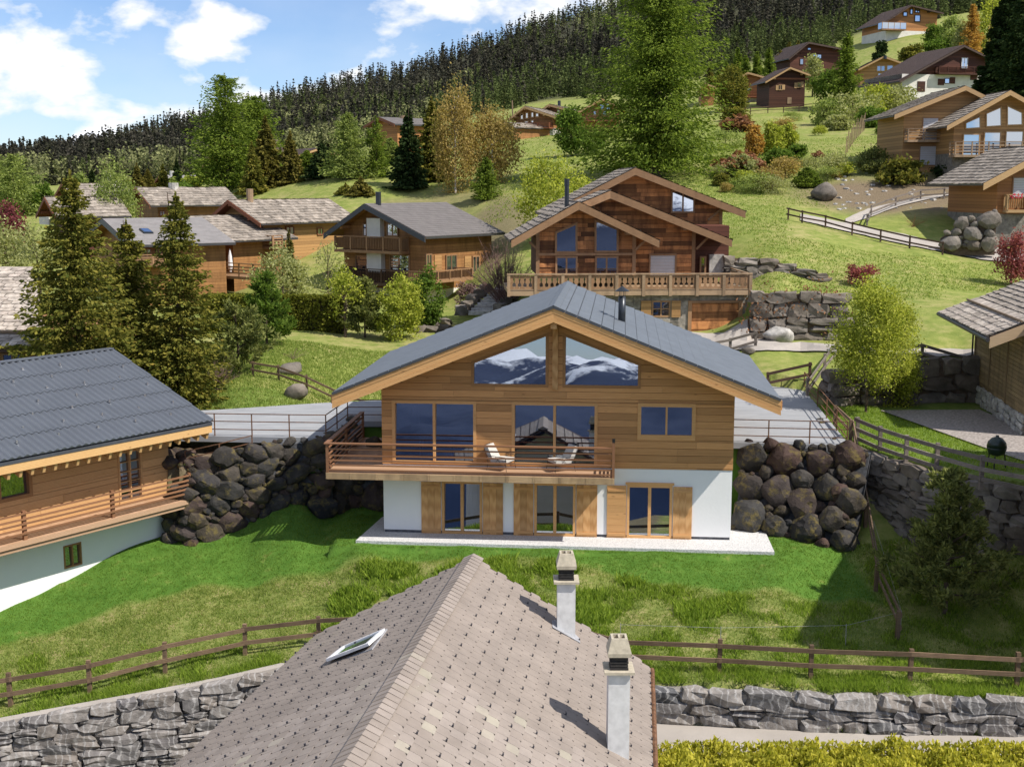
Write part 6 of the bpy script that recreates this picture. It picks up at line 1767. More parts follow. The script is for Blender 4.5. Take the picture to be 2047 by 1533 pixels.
def edge_house():
    zb = 3.6
    e = onz(97, 690, 6.0); rg = at(64, 535, 70.0)
    T = thing('slate_roof_house', 'house at the frame edge with wide roof of large pale slates', 'house', (e.x, e.y, zb))
    z0, z1, dx, dy = 6.0 - zb, rg.z - zb, rg.x - e.x, rg.y - e.y
    Lx = -9.0
    E1, E0, R1, R0 = (0, 0, z0), (Lx, -.3, z0), (dx, dy, z1), (Lx + dx, dy - .3, z1)
    rf = MB().slab(E0, E1, R1, R0, .14).slab(R0, R1, (2 * dx, 2 * dy, z0), (Lx + 2 * dx, 2 * dy, z0), .14).build('roof', 'roof_brown', T)
    slates(rf, R0, R1, E0, E1, .47, .62, 'stone_slate_piece', single=True, seed=15, thick=.06, lift=.0)
    bx('eaves_board', T, 'fence_dark', (Lx, -.02, z0 - .35), (0, .05, z0 - .02))
    MB().box((Lx, .7, -1.5), (-.9, 2 * dy - 1, z0 - .05)).build('wall', 'chalet_brown', T)
    window(T, -2.6, .6, -1.6, 1.9, .66, 2, 1, .08, 'old_trim', 'pane', 0, .035, .02, inset=.01)
    MB().tube([Vector(E0).lerp(Vector(R0), .12) + Vector((0, 0, .16)), Vector(E1).lerp(Vector(R1), .12) + Vector((0, 0, .16))], .08, 7).build('snow_log', 'old_grey', rf)
edge_house()
def neighbour():
    """house with slate roof at the right edge, its long side towards the garden"""
    a = Vector((23.3, 62.4, 0)); b = Vector((21.95, 52.5, 0))
    d = (b - a).normalized(); yaw = math.atan2(-d.y, d.x)
    fr = Frame((a.x, a.y, 0), yaw)            # x from far to near, y into the house
    L = (b - a).length
    T = thing('slate_roof_neighbour', 'weathered plank house with slate roof, gutter and stone base beside the gravel', 'house', a, fr.rz)
    MB().box((0, .0, -1), (L, 8, 3.95)).build('stone_base', 'masonry_warm', T)
    rr = random.Random(77)
    for i in range(9):
        for j in range(3): 
            block('base_stone', T, 'rubble_light', rr.randrange(9), (i * 1.1 + .5 + rr.uniform(-.1, .1), .02, 3.2 + j * .3 + rr.uniform(-.04, .04)), (0, rr.uniform(-.1, .1), 0), (1.0, .3, .3))
    plank_wall(T, 'neighbour_wall', lambda z: (0, L), 3.96, 7.9, .19, .0, .2, [], 5.5, rr)
    MB().box((.05, .21, 3.96), (L, 7.9, 7.9)).build('wall', 'neighbour_wall', T)
    for x in (.05, 3.2, 6.4): bx('corner_batten', T, 'neighbour_wall', (x - .06, -.05, 3.96), (x + .06, -.008, 7.8))
    k = .42; ye = -1.55; ze = 7.32
    E0, E1, R0, R1 = (-1.1, ye, ze), (L - .6, ye, ze), (-1.1, 4.2, ze + k * 5.75), (L - .6, 4.2, ze + k * 5.75)
    rf = MB().slab(E0, E1, R1, R0, .12).build('roof', 'roof_brown', T)
    MB().slab(R0, R1, (R1[0], 9.9, ze), (R0[0], 9.9, ze), .12).build('roof_far_slope', 'roof_brown', T)
    slates(rf, R0, R1, E0, E1, .34, .42, 'stone_slate_piece', single=False, seed=5, lift=.01, name='upper_slates')
    # the lowest courses, in view, are single slates
    q0 = Vector(E0).lerp(Vector(R0), .30); q1 = Vector(E1).lerp(Vector(R1), .30)
    slates(rf, q0, q1, Vector(E0) + Vector((0, -.04, 0)), Vector(E1) + Vector((0, -.04, 0)), .33, .42, 'stone_slate_piece', single=True, seed=6, lift=.05)
    MB().prism([(ye, ze - .02), (4.2, ze + k * 5.75 - .02), (4.2, ze + k * 5.75 - .5), (ye, ze - .5)], 0, .08).build('bargeboard', 'neighbour_trim', T).matrix_local = Matrix(((0, 1, 0, L - .65), (1, 0, 0, 0), (0, 0, 1, 0), (0, 0, 0, 1)))
    MB().slab((-1.05, ye + .05, ze - .13), (L - .66, ye + .05, ze - .13), (L - .66, .1, ze + k * 1.6 - .13), (-1.05, .1, ze + k * 1.6 - .13), .06).build('soffit', 'neighbour_trim', T)
    MB().tube([(-1.2, ye - .1, ze - .08), (L - .5, ye - .1, ze - .12)], .1, 8).build('gutter', 'gutter', T)
    MB().tube([(.0, ye - .1, ze - .15), (.0, -.14, ze - .75), (.0, -.14, 4.0)], .05, 7).build('downpipe', 'gutter', T)
    MB().tube([Vector(E0).lerp(Vector(R0), .22) + Vector((0, 0, .16)), Vector(E1).lerp(Vector(R1), .22) + Vector((0, 0, .16))], .05, 7).build('snow_bar', 'old_grey', rf)
    # barbecue
    p = onz(1990, 935, 3.14)
    B = thing('ceramic_barbecue', 'dark green egg shaped barbecue on a stand behind the fence', 'barbecue', p)
    MB().lathe([(.05, .45), (.3, .55), (.36, .75), (.36, .8)], 14).build('bowl', 'egg_green', B, True)
    MB().lathe([(.37, .81), (.33, 1.0), (.2, 1.15), (.06, 1.2), (.06, 1.26)], 14).build('lid', 'egg_green', B, True)
    for q in range(3): a_ = q * 2.1; MB().tube([(.32 * math.cos(a_), .32 * math.sin(a_), .5), (.38 * math.cos(a_), .38 * math.sin(a_), 0)], .025, 6).build('leg', 'black_metal', B)
    p = fr.world(.3, -.5, 4.5)
    A = thing('wall_aerial', 'white ladder shaped aerial on the corner of the plank house', 'aerial', p)
    for s in (-.1, .1): beam('rod', A, 'cloth_white', (-1.0, s, .18), (.0, s, 0), .025, .025)
    for i in range(6): beam('rung', A, 'cloth_white', (-1 + i * .18, -.12, .18 - i * .033), (-1 + i * .18, .12, .18 - i * .033), .02, .02)
    beam('arm', A, 'cloth_white', (.0, 0, 0), (.35, .35, -.35), .03, .03)
neighbour()

def dark_chalet():
    yaw = -.05
    P = at(1157, 402, 76.0)
    fr = Frame((P.x, P.y, 0), yaw); zb = 5.0
    T = thing('old_wood_chalet', 'dark red old timber chalet with three stepped slate gables and carved balcony', 'chalet', (P.x, P.y, zb), fr.rz)
    z = lambda v: v - zb
    rr = random.Random(21)
    def gable(apex, left, right, b, L, oh, wl_px, wr_px, zlow_px, seed, holes=()):
        xa, za = fr.px(*apex, b); xl, zl = fr.px(*left, b); xr, zr = fr.px(*right, b)
        kl, kr = (za - zl) / (xa - xl), (za - zr) / (xr - xa)
        R0, R1 = (xa, b, z(za)), (xa, b + L, z(za)); L0, L1 = (xl, b, z(zl)), (xl, b + L, z(zl)); Q0, Q1 = (xr, b, z(zr)), (xr, b + L, z(zr))
        dn = lambda p, h: (p[0], p[1], p[2] - h)
        rf = MB().slab(*[dn(p, .08) for p in (L0, R0, R1, L1)], .16).slab(*[dn(p, .08) for p in (R0, Q0, Q1, R1)], .16).build('roof', 'old_trim', T)
        slates(rf, R0, R1, L0, L1, .42, .5, 'stone_slate', seed=seed, lift=-.04); slates(rf, R0, R1, Q0, Q1, .42, .5, 'stone_slate', seed=seed + 50, lift=-.04)
        for x, zz in ((xl, zl), (xr, zr)):
            MB().prism([(xa, z(za) - .06), (x, z(zz) - .06), (x, z(zz) - .5), (xa, z(za) - .52)], b - .08, b + .02).build('bargeboard', 'old_trim', T)
            bx('gutter', T, 'gutter', (x - .07, b + .1, z(zz) - .17), (x + .07, b + L, z(zz) - .04))
        wb = b + oh
        wl, _ = fr.px(wl_px, 450, wb); wr, _ = fr.px(wr_px, 450, wb); zlow = z(fr.px(1100, zlow_px, wb)[1])
        top = lambda x: z(za) - .25 - (kl * (xa - x) if x < xa else kr * (x - xa))
        def sp(zz):
            a = max(wl, xa - (z(za) - .25 - zz) / kl); c = min(wr, xa + (z(za) - .25 - zz) / kr)
            return (a, c) if c > a + .15 else None
        MB().prism([(wl, zlow), (wr, zlow), (wr, top(wr)), (xa, top(xa)), (wl, top(wl))], wb + .02, b + L - .4).build('wall', 'chalet_plum', T)
        plank_wall(T, 'old_red', sp, zlow, z(za) - .3, .27, wb - .06, wb + .015, holes, 3.0, rr, .02, jit=.03)
        for f in (0, -.6, .6):
            if f > 0 and seed == 61: continue
            x = xa if f == 0 else (xa + (xl - xa) * .62 if f < 0 else xa + (xr - xa) * .62)
            zz = top(x) - .1
            bx('purlin_end', T, 'old_trim', (x - .12, b + .15, zz - .26), (x + .12, wb - .1, zz + .05))
        for x in (wl, wr): bx('corner_post', T, 'old_trim', (x - .11, wb - .12, zlow), (x + .11, wb - .062, top(x)))
        return wb
    # back, middle, front
    b3 = gable((1270, 334), (1090, 427), (1490, 421), 6.5, 8.5, 1.3, 1160, 1440, 500, 61)
    b2 = gable((1220, 380), (1100, 430), (1463, 478), 1.6, 7.0, 1.3, 1185, 1387, 552, 63)
    b1 = gable((1157, 402), (1022, 479), (1318, 479), 0.0, 8.0, 1.3, 1075, 1268, 552, 65)
    def win(px0, py0, px1, py1, b, c=2, mp='pane', name='window'):
        x0, z1 = fr.px(px0, py0, b); x1, z0 = fr.px(px1, py1, b)
        window(T, x0, z(z0), x1, z(z1), b - .17, c, 1, .11, 'old_trim', mp, .012, .10, .02, name, inset=.03)
    def pwin(pts, b):
        poly_window(T, [(x, z(zz)) for x, zz in (fr.px(px, py, b) for px, py in pts)], b - .17, .12, 'old_trim', 'pane', .012, .10, .02, .03)
    pwin([(1109, 506), (1154, 506), (1154, 444), (1109, 464)], b1)
    pwin([(1188, 505), (1236, 505), (1236, 457), (1188, 438)], b1)
    win(1110, 512, 1154, 552, b1, 2); win(1189, 512, 1235, 552, b1, 2)
    win(1341, 381, 1388, 426, b3, 2, 'pane_sky')
    bx('sill_beam', T, 'old_trim', (fr.px(1076, 509, b1)[0], b1 - .17, z(fr.px(1100, 511, b1)[1])), (fr.px(1268, 509, b1)[0], b1 - .065, z(fr.px(1100, 506, b1)[1])))
    x0, z1 = fr.px(1300, 511, b2); x1, z0 = fr.px(1348, 552, b2)
    w = MB().box((x0 - .1, b2 - .16, z(z0)), (x0, b2 - .062, z(z1))).box((x1, b2 - .16, z(z0)), (x1 + .1, b2 - .062, z(z1))).box((x0 - .1, b2 - .16, z(z1)), (x1 + .1, b2 - .062, z(z1) + .12)).build('window', 'old_trim', T)
    mb = MB()
    for i in range(14): zz = z(z0) + (z1 - z0) * i / 14; mb.box((x0 + .003, b2 - .11, zz), (x1 - .003, b2 - .08, zz + (z1 - z0) / 14 - .015))
    mb.build('roller_blind', 'blind', w)
    win(1398, 512, 1410, 552, b2 + 1.0, 1, 'pane', 'side_door')
    # return wall and stone corner on the right
    xa, _ = fr.px(1387, 500, b2); xb, _ = fr.px(1450, 500, b2 + 2.2)
    MB().box((xa + .12, b2 + 1.2, z(7.9)), (xb, b2 + 6, z(11.2))).build('wing_wall', 'chalet_plum', T)
    x0, z1 = fr.px(1418, 509, b2 + 1.0); x1, z0 = fr.px(1446, 552, b2 + 1.0)
    MB().box((x0, b2 + .9, z(z0)), (x1, b2 + 2.2, z(z1))).build('stone_corner', 'rubble_light', T)
    # struts
    for px, py, qx, qy, b in ((1270, 500, 1292, 479, b1 - .3), (1392, 498, 1420, 470, b2 - .4), (1076, 500, 1058, 484, b1 - .3), (1415, 440, 1440, 420, b3 - .3)):
        a, za = fr.px(px, py, b); c, zc = fr.px(qx, qy, b); beam('strut', T, 'old_trim', (a, b, z(za)), (c, b, z(zc)), .13, .13)
    # terrace with carved balustrade on the stone garage storey
    bb = -1.6
    x0, zf = fr.px(1017, 590, bb); x1, _ = fr.px(1500, 590, bb); _, zt = fr.px(1250, 550, bb)
    zf, zt = z(zf), z(zt)
    bal = MB().box((x0, bb, zf - .05), (x1, b2 + 2.4, zf + .22)).build('terrace', 'old_grey', T)
    n = 9
    for i in range(n + 1):
        x = x0 + (x1 - x0) * i / n; bx('post', bal, 'old_grey', (x - .09, bb - .03, zf - .1), (x + .09, bb + .13, zt + .02))
    bx('handrail', bal, 'old_grey', (x0 - .1, bb - .05, zt + .022), (x1 + .1, bb + .15, zt + .10))
    bx('bottom_rail', bal, 'old_grey', (x0, bb + .0, zf + .26), (x1, bb + .1, zf + .33))
    m = int((x1 - x0) / .32)
    def carved():
        """one fretwork board: broad with a keyhole notch each side"""
        pr = [(-.5, 0), (.5, 0), (.5, .12), (.2, .2), (.2, .38), (.42, .46), (.42, .62), (.30, .7), (.5, .86), (.5, 1), (-.5, 1), (-.5, .86), (-.30, .7), (-.42, .62), (-.42, .46), (-.2, .38), (-.2, .2), (-.5, .12)]
        mb = MB(); mb.prism(pr, -.5, .5); me = mb.mesh('carved'); fix_normals(me); return me
    cm = shared('carved_board', 'old_trim', carved)
    for i in range(m):
        x = x0 + (x1 - x0) * (i + .5) / m
        link('carved_board', cm, bal, (x, bb + .05, zf + .34), (0, 0, 0), ((x1 - x0) / m * .97, .035, zt - zf - .36))
    balustrade(bal, (x1 - .05, bb + .3, zf + .22), (x1 - .05, 3.5, zf + .22), zt - zf - .22, 'boards', 'old_grey')
    # stone storey with window and garage door
    gx0, gz0 = fr.px(1378, 676, bb + .5); gx1, gz1 = fr.px(1480, 604, bb + .5)
    wx0, wz1 = fr.px(1303, 601, bb + .5); wx1, wz0 = fr.px(1340, 634, bb + .5)
    hs = [(gx0, -1.5, gx1, z(gz1)), (wx0, z(wz0), wx1, z(wz1))]
    s0 = fr.px(1140, 650, bb + .5)[0]
    mb = wall_boxes(MB(), s0, x1 - .06, -1.5, zf - .06, bb + .5, bb + 1.0, hs); mb.box((x1 - .56, bb + 1.002, -1.5), (x1 - .06, 6, zf - .06)); mb.box((s0, bb + 1.1, -1.5), (s0 + .3, 6, zf - .06)); mb.build('garage_storey', 'masonry_warm', T)
    MB().box((gx0 - .02, bb + 1.001, -1), (gx1 + .02, bb + 1.05, z(gz1) + .05)).build('garage_lining', 'chalet_dark', T)
    r2 = random.Random(8); xx = s0
    cl = MB()
    while xx < x1 - .1:                                         # rough facing stones
        w = r2.uniform(.35, .7); zz = -.4
        while zz < zf - .1:
            h = r2.uniform(.14, .28)
            if not any(xx + w > a - .02 and xx < c + .02 and zz + h > d and zz < e for a, d, c, e in hs):
                cl.box((xx + .015, bb + .46 + r2.uniform(-.03, .03), zz + .015), (xx + w - .015, bb + .499, min(zz + h, zf - .07) - .015))
            zz += h
        xx += w
    stuff(cl.build('facing_stones', 'masonry_warm', T))
    dr = MB().box((gx0 + .1, bb + .66, -.6), (gx1 - .1, bb + .70, z(gz1) - .05)).build('garage_door', 'old_red', T)
    nn = 4; hh = (z(gz1) - .08 + .4) / nn
    for i in range(nn): bx('door_board', dr, 'old_red', (gx0 + .12, bb + .60, -.4 + i * hh + .02), (gx1 - .12, bb + .655, -.4 + (i + 1) * hh - .02))
    for a, b_, c, d in ((gx0 - .12, -.6, gx0 + .1, z(gz1) + .1), (gx1 - .1, -.6, gx1 + .12, z(gz1) + .1)): bx('door_jamb', T, 'old_trim', (a, bb + .42, b_), (c, bb + .62, d))
    bx('door_lintel', T, 'old_trim', (gx0 + .102, bb + .42, z(gz1) - .04), (gx1 - .102, bb + .6, z(gz1) + .1))
    window(T, wx0, z(wz0), wx1, z(wz1), bb + .5, 2, 2, .1, 'old_trim', 'pane', .0, .2, .02)
    for a, b_ in ((1281, 1301), (1342, 1360)):
        xa_, _ = fr.px(a, 620, bb + .5); xb_, _ = fr.px(b_, 620, bb + .5); MB().box((xa_, bb + .38, z(wz0)), (xb_, bb + .455, z(wz1))).build('shutter', 'chalet_honey', T)
    # flue
    p = fr.px(1133, 405, 1.0)
    MB().lathe([(.14, z(p[1]) - .8), (.14, z(p[1]) + 1.0), (.155, z(p[1]) + 1.01), (.155, z(p[1]) + 1.42)], 12, (p[0], 1.0, 0)).build('flue', 'metal_dark', T)
dark_chalet()
def far_bits():
    p = G(1027, 271, 90)
    o = MB().tube([(0, 0, -.5), (-.25, 0, 5.2)], [.13, .1], 7).build('utility_pole', 'old_grey'); o.location = p; tag(o, 'leaning grey pole at the corner of the meadow chalet', 'pole')
    p = at(1580, 122, 250)
far_bits()
# ------------------------------------------------------------------ vegetation
def leaves_mesh(name, C, D, S, wf, mat, rg, extra=None):
    """rhombic leaf faces: centres C, directions D, lengths S"""
    C = np.asarray(C, float); D = np.asarray(D, float); S = np.asarray(S, float)[:, None]
    D = D / (np.linalg.norm(D, axis=1, keepdims=True) + 1e-9)
    W = np.cross(D, rg.normal(size=D.shape)); W /= (np.linalg.norm(W, axis=1, keepdims=True) + 1e-9)
    W *= S * wf * .5
    n = len(C)
    V = np.stack([C - D * S * .5, C + W, C + D * S * .5, C - W], 1).reshape(-1, 3)
    Fc = np.arange(4 * n).reshape(-1, 4)
    return fast_mesh(name, V, Fc, mat)
def conifer_pts(h, r, rg, levels, br, steps, per, leaf, start=.06, prof=.9, droop=.25, up=0., rag=.25, side=.55, hang=.5, tipbias=0.0):
    C, D, S = [], [], []
    for i in range(levels):
        t = (i + rg.uniform(-.3, .3)) / levels
        z = h * (start + (1 - start) * t)
        rad = r * (1 - max(0, t)) ** prof + .12 * r * (1 - t)
        for b in range(max(3, int(br * (1 - .45 * t)))):
            a = rg.uniform(0, 2 * math.pi); ln = rad * (1 - rag + rag * 1.5 * rg.random())
            o = np.array([math.cos(a), math.sin(a), 0]); lat = np.array([-math.sin(a), math.cos(a), 0])
            s = np.repeat((np.arange(steps) + .6) / steps, per) + rg.uniform(-.4, .4, steps * per) / steps
            s = np.clip(s, .06, 1.05) ** (1 - tipbias)
            zz = z + ln * (-droop * s + (up + .18 * t) * s * s)
            w = side * ln * (.25 + .5 * (1 - s)) * .45
            off = rg.normal(size=len(s)) * w
            c = o[None] * (ln * s)[:, None] + lat[None] * off[:, None]
            c[:, 2] = zz - np.abs(rg.normal(size=len(s))) * leaf * hang
            d = o[None] * 1.0 + lat[None] * (np.sign(off) * .9 * rg.random(len(s)))[:, None] + rg.normal(size=(len(s), 3)) * .35
            d[:, 2] -= droop * .8
            C.append(c); D.append(d); S.append(leaf * rg.uniform(.6, 1.25, len(s)) * (1 - .35 * t))
    return np.concatenate(C), np.concatenate(D), np.concatenate(S)
def clump_pts(h, rx, ry, rg, clumps, per, leaf, z0=.15, cr=.2, shape=1.0, droop=0.0, shell=.55, cone=0.0):
    C, D, S = [], [], []
    cc = []
    for i in range(clumps):
        v = rg.normal(size=3); v /= np.linalg.norm(v)
        q = rg.uniform(shell, 1.12) ** (1 / 2.2) * rg.uniform(.85, 1.12)
        u = v * q
        zz = (u[2] + 1) / 2
        k = 1 - cone * zz
        p = np.array([u[0] * rx * k, u[1] * ry * k, h * (z0 + (1 - z0) * zz)])
        cc.append(p)
        n = int(per * rg.uniform(.6, 1.3))
        g = rg.normal(size=(n, 3)) * np.array([cr * rx, cr * ry, cr * (h * .4) * (1 + droop)])
        g[:, 2] -= droop * h * .1
        C.append(p + g); d = rg.normal(size=(n, 3)); d[:, 2] -= droop * 1.5; D.append(d); S.append(leaf * rg.uniform(.6, 1.3, n))
    return np.concatenate(C), np.concatenate(D), np.concatenate(S), cc
def trunk_mb(h, r, rg, limbs=(), lean=.02, n=7):
    mb = MB(); lx, ly = rg.normal() * lean * h, rg.normal() * lean * h
    pts = [(lx * t * t, ly * t * t, h * t - .3 * (t == 0)) for t in (0, .2, .45, .7, 1)]
    mb.tube(pts, [r, r * .82, r * .6, r * .38, r * .12], n)
    for p in limbs:
        t = min(.85, max(.12, (p[2] * .75) / h)); a = Vector((lx * t * t, ly * t * t, h * t)); b = Vector(p)
        m = a.lerp(b, .5) + Vector((0, 0, -.04 * h * .3))
        mb.tube([a, m, b], [r * .38 * (1 - t * .5), r * .22, r * .07], 4, False)
    return mb
_tree_cache = {}
def plant(name, label, cat, base, h, r, kind, mat, seed=1, group=None, share=None, leafs=1.0, bark='bark', trunk=None, dens=1.0, **kw):
    """one tree or shrub: trunk and crown"""
    T = thing(name, label, cat, base, 0, group)
    rg = np.random.default_rng(seed)
    key = share and (share, mat)
    T.rotation_euler = (0, 0, seed * 1.3)
    if key and key in _tree_cache:
        me, tm, h0, r0 = _tree_cache[key]
        link('trunk', tm, T, scale=(r / r0, r / r0, h / h0)); link('crown', me, T, scale=(r / r0, r / r0, h / h0)); return T
    lf = leafs
    if kind == 'spruce':
        C, D, S = conifer_pts(h, r, rg, int(kw.get('levels', 30) * dens), kw.get('br', 11), kw.get('steps', 9), kw.get('per', 4), lf, kw.get('start', .03), kw.get('prof', .85), kw.get('droop', .30), kw.get('up', .16), kw.get('rag', .3))
        tm = trunk_mb(h, trunk or h * .017, rg, n=6)
        top = np.array([[0, 0, h * (1 - .05 * i / 10)] for i in range(10)]); C = np.concatenate([C, top]); D = np.concatenate([D, rg.normal(size=(10, 3)) * .4 + [0, 0, 1]]); S = np.concatenate([S, np.full(10, lf)])
        wf = kw.get('wf', .5)
    elif kind == 'larch':
        C, D, S = conifer_pts(h, r, rg, int(kw.get('levels', 34) * dens), kw.get('br', 9), kw.get('steps', 8), int(kw.get('per', 5) * 1.5), lf * .82, kw.get('start', .08), kw.get('prof', .62), kw.get('droop', .12), kw.get('up', .15), kw.get('rag', .5), .7, .9)
        tm = trunk_mb(h, trunk or h * .02, rg, n=7); wf = .36
    elif kind == 'pine':
        Cs, Ds, Ss = [], [], []
        lv = kw.get('levels', 9)
        limb = []
        for i in range(lv):
            t = (i + .5) / lv; z = h * (.06 + .9 * t); rad = r * (1 - t) ** .75 + .12 * r
            for b in range(7 if t < .7 else 5):
                a = rg.uniform(0, 6.28); ln = rad * rg.uniform(.6, 1.1); o = np.array([math.cos(a), math.sin(a), 0.])
                for q in np.linspace(.35, 1, max(3, int(5 * ln / r) + 2)):
                    base_ = o * ln * q + np.array([0, 0, z + ln * (.05 * q + .35 * q * q)]) + rg.normal(size=3) * .05 * r
                    n = int(26 * dens); d = rg.normal(size=(n, 3)) * .55 + o * .6 + [0, 0, .6]; d /= np.linalg.norm(d, axis=1, keepdims=True)
                    Cs.append(base_ + d * lf * .5 + rg.normal(size=(n, 3)) * lf * .3); Ds.append(d); Ss.append(lf * rg.uniform(.7, 1.2, n))
                limb.append(tuple(o * ln * .9 + np.array([0, 0, z + ln * .3])))
        C, D, S = np.concatenate(Cs), np.concatenate(Ds), np.concatenate(Ss); wf = .3
        tm = trunk_mb(h * .97, trunk or h * .02, rg, limb[::2])
    elif kind == 'twigs':
        mb = MB()
        for i in range(int(kw.get('n', 60))):
            a = rg.uniform(0, 6.28); el = rg.uniform(.5, 1.45); ln = h * rg.uniform(.6, 1.0)
            d = Vector((math.cos(a) * math.cos(el) * r / h * 2.0, math.sin(a) * math.cos(el) * r / h * 2.0, math.sin(el)))
            p0 = Vector((rg.normal() * .1 * r, rg.normal() * .1 * r, 0)); p1 = p0 + d * ln * .5 + Vector((0, 0, .05 * h)); p2 = p0 + d * ln + Vector((0, 0, -.0))
            mb.tube([p0, p1, p2], [.02 * h * .35, .012 * h * .35, .004 * h * .35], 3, False)
            for k in range(int(kw.get('sub', 5))):
                s = rg.uniform(.35, 1); q = p0.lerp(p1, s * 2) if s < .5 else p1.lerp(p2, s * 2 - 1)
                mb.tube([q, q + Vector(rg.normal(size=3)) * .07 * h + d * .1 * h], [.003 * h, .001 * h], 3, False)
        me = mb.mesh('twigs'); me.materials.append(MATS[mat]); link('crown', me, T)
        MB().tube([(0, 0, -.2), (0, 0, .12 * h)], [.03 * h, .02 * h], 6).build('trunk', bark, T)
        return T
    else:
        lf *= .72; dens = dens * 1.6
        C, D, S, cc = clump_pts(h, r, r, rg, int(kw.get('clumps', 40)), int(kw.get('per', 90) * dens), lf, kw.get('z0', .12), kw.get('cr', .18), 1, kw.get('droop', 0.), kw.get('shell', .35), kw.get('cone', .25))
        tm = trunk_mb(h * .92, trunk or h * .022, rg, cc[:: max(1, len(cc) // 14)], kw.get('lean', .02)); wf = kw.get('wf', .6)
    C[:, 2] = np.maximum(C[:, 2], .03 * h * .3)
    me = leaves_mesh('crown', C, D, S, wf, mat, rg)
    t_me = tm.mesh('trunk'); t_me.materials.append(MATS[bark])
    link('trunk', t_me, T); link('crown', me, T)
    if key: _tree_cache[key] = (me, t_me, h, r)
    return T
def PL(name, label, px, Y, ptop, wpx, kind, mat, seed, cat='tree', base=None, **kw):
    """stand a plant on the ground in a photo column, as tall and wide as it shows there"""
    p = gp(px, Y) if base is None else at(px, base, Y)
    if base is not None: p.z = min(p.z, gz(p.x, p.y) + .0) if kw.pop('snap', True) else p.z
    h = at(px, ptop, Y).z - p.z
    r = wpx / F * Y / 2
    return plant(name, label, cat, p, h, r, kind, mat, seed, **kw)
def build_plants():
    # ---- big conifers at the left
    PL('spruce_tree', 'big olive green spruce towering over the ribbed metal roof', 152, 59, 343, 300, 'spruce', 'leaf_spruce', 1, leafs=.30, levels=40, br=14, steps=11, per=6, prof=.72, rag=.25)
    PL('spruce_tree', 'darker spruce tucked against the big olive spruce', 258, 63, 440, 235, 'spruce', 'leaf_spruce', 2, leafs=.30, levels=34, br=12, steps=9, per=6, prof=.7)
    PL('spruce_tree', 'slim column shaped spruce beside the metal roof ridge', 358, 61.5, 385, 185, 'spruce', 'leaf_spruce', 3, leafs=.26, levels=46, br=14, steps=8, per=6, prof=.62, rag=.45)
    PL('pine_shrub', 'broad dark mountain pine next to the slim spruce', 472, 65, 605, 165, 'pine', 'leaf_pine', 4, 'shrub', leafs=.28, levels=7, dens=1.2)
    PL('cypress_shrub', 'fresh green cone shaped shrub in front of the hedge', 530, 74, 545, 100, 'pine', 'leaf_green', 5, 'shrub', leafs=.28, levels=10, dens=1.1)
    PL('small_spruce', 'low yellow green spruce at the corner of the metal roof', 300, 61, 620, 120, 'spruce', 'leaf_spruce', 6, leafs=.3, levels=18)
    PL('red_shrub', 'brownish bare shrub under the mountain pine', 430, 62.5, 712, 60, 'twigs', 'twig_pink', 7, 'shrub')
    PL('red_shrub', 'brown twiggy shrub at the edge of the lawn near the flat rock', 580, 70, 695, 60, 'twigs', 'twig_pink', 8, 'shrub', n=40)
    # ---- round the hedge
    PL('blossom_shrub', 'pale grey green shrub in front of the timber terrace', 565, 90, 505, 110, 'bush', 'leaf_pale', 9, 'shrub', leafs=.3, clumps=36, per=60, cr=.16)
    PL('brown_conifer', 'small rusty conifer before the honey brown slate chalet', 580, 96, 462, 50, 'spruce', 'leaf_spruce_olive', 10, leafs=.35, levels=18, rag=.5)
    PL('thin_tree', 'thin sparse tree between the slate chalet and the brown chalet', 655, 93, 478, 90, 'bush', 'leaf_pale', 11, leafs=.25, clumps=40, per=16, cr=.12, shell=.2)
    PL('light_tree', 'small tree with pale green leaves at the hedge corner', 688, 80, 540, 85, 'bush', 'leaf_lime', 12, leafs=.26, clumps=26, per=40, z0=.35, cr=.16)
    PL('grey_bush', 'grey green bushy conifer beside the yellow shrub', 728, 80.5, 556, 85, 'pine', 'leaf_pine', 13, 'shrub', leafs=.3, levels=7)
    PL('yellow_shrub', 'bright yellow green shrub in the garden of the brown chalet', 797, 80, 553, 92, 'bush', 'leaf_lime', 14, 'shrub', leafs=.26, clumps=48, per=90, cr=.16, z0=.02)
    PL('green_bush', 'dark green bush behind the bright yellow green shrub', 852, 84, 545, 80, 'bush', 'leaf_green', 15, 'shrub', leafs=.3, clumps=48, per=80, cr=.16, z0=.02)
    PL('red_bush', 'rounded pinkish shrub by the white cellar wall', 935, 91, 570, 65, 'bush', 'twig_pink', 16, 'shrub', leafs=.22, clumps=30, per=60, cr=.16, z0=.02)
    PL('bare_tree', 'bare pinkish tree left of the carved balcony', 1010, 88, 478, 110, 'twigs', 'twig_pink', 17, n=110, sub=8)
    # ---- left edge
    PL('plum_tree', 'dark red leaved tree at the frame edge', 22, 118, 405, 80, 'bush', 'leaf_plum', 18, leafs=.4, clumps=36, per=70)
    PL('pale_bush', 'pale grey bush at the frame edge under the red tree', 15, 92, 440, 90, 'bush', 'leaf_pale', 19, 'shrub', leafs=.35, clumps=36, per=60)
    PL('pale_bush', 'loose yellowish bush left of the big olive spruce', 80, 88, 455, 110, 'bush', 'leaf_pale', 20, 'shrub', leafs=.3, clumps=44, per=40, shell=.2)
    PL('larch_tree', 'open crowned larch at the frame edge before the dark wood', 40, 150, 305, 150, 'larch', 'leaf_larch_pale', 21, leafs=.6, levels=22, prof=.5)
    PL('birch_tree', 'light green birch between the slate roofed houses', 235, 122, 328, 95, 'bush', 'leaf_larch_pale', 22, leafs=.34, clumps=60, per=70, droop=.6, cone=.4, bark='birch_bark')
    PL('spruce_tree', 'small yellowish spruce behind the slate roofs', 284, 150, 328, 46, 'spruce', 'leaf_spruce_olive', 23, leafs=.5, levels=18)
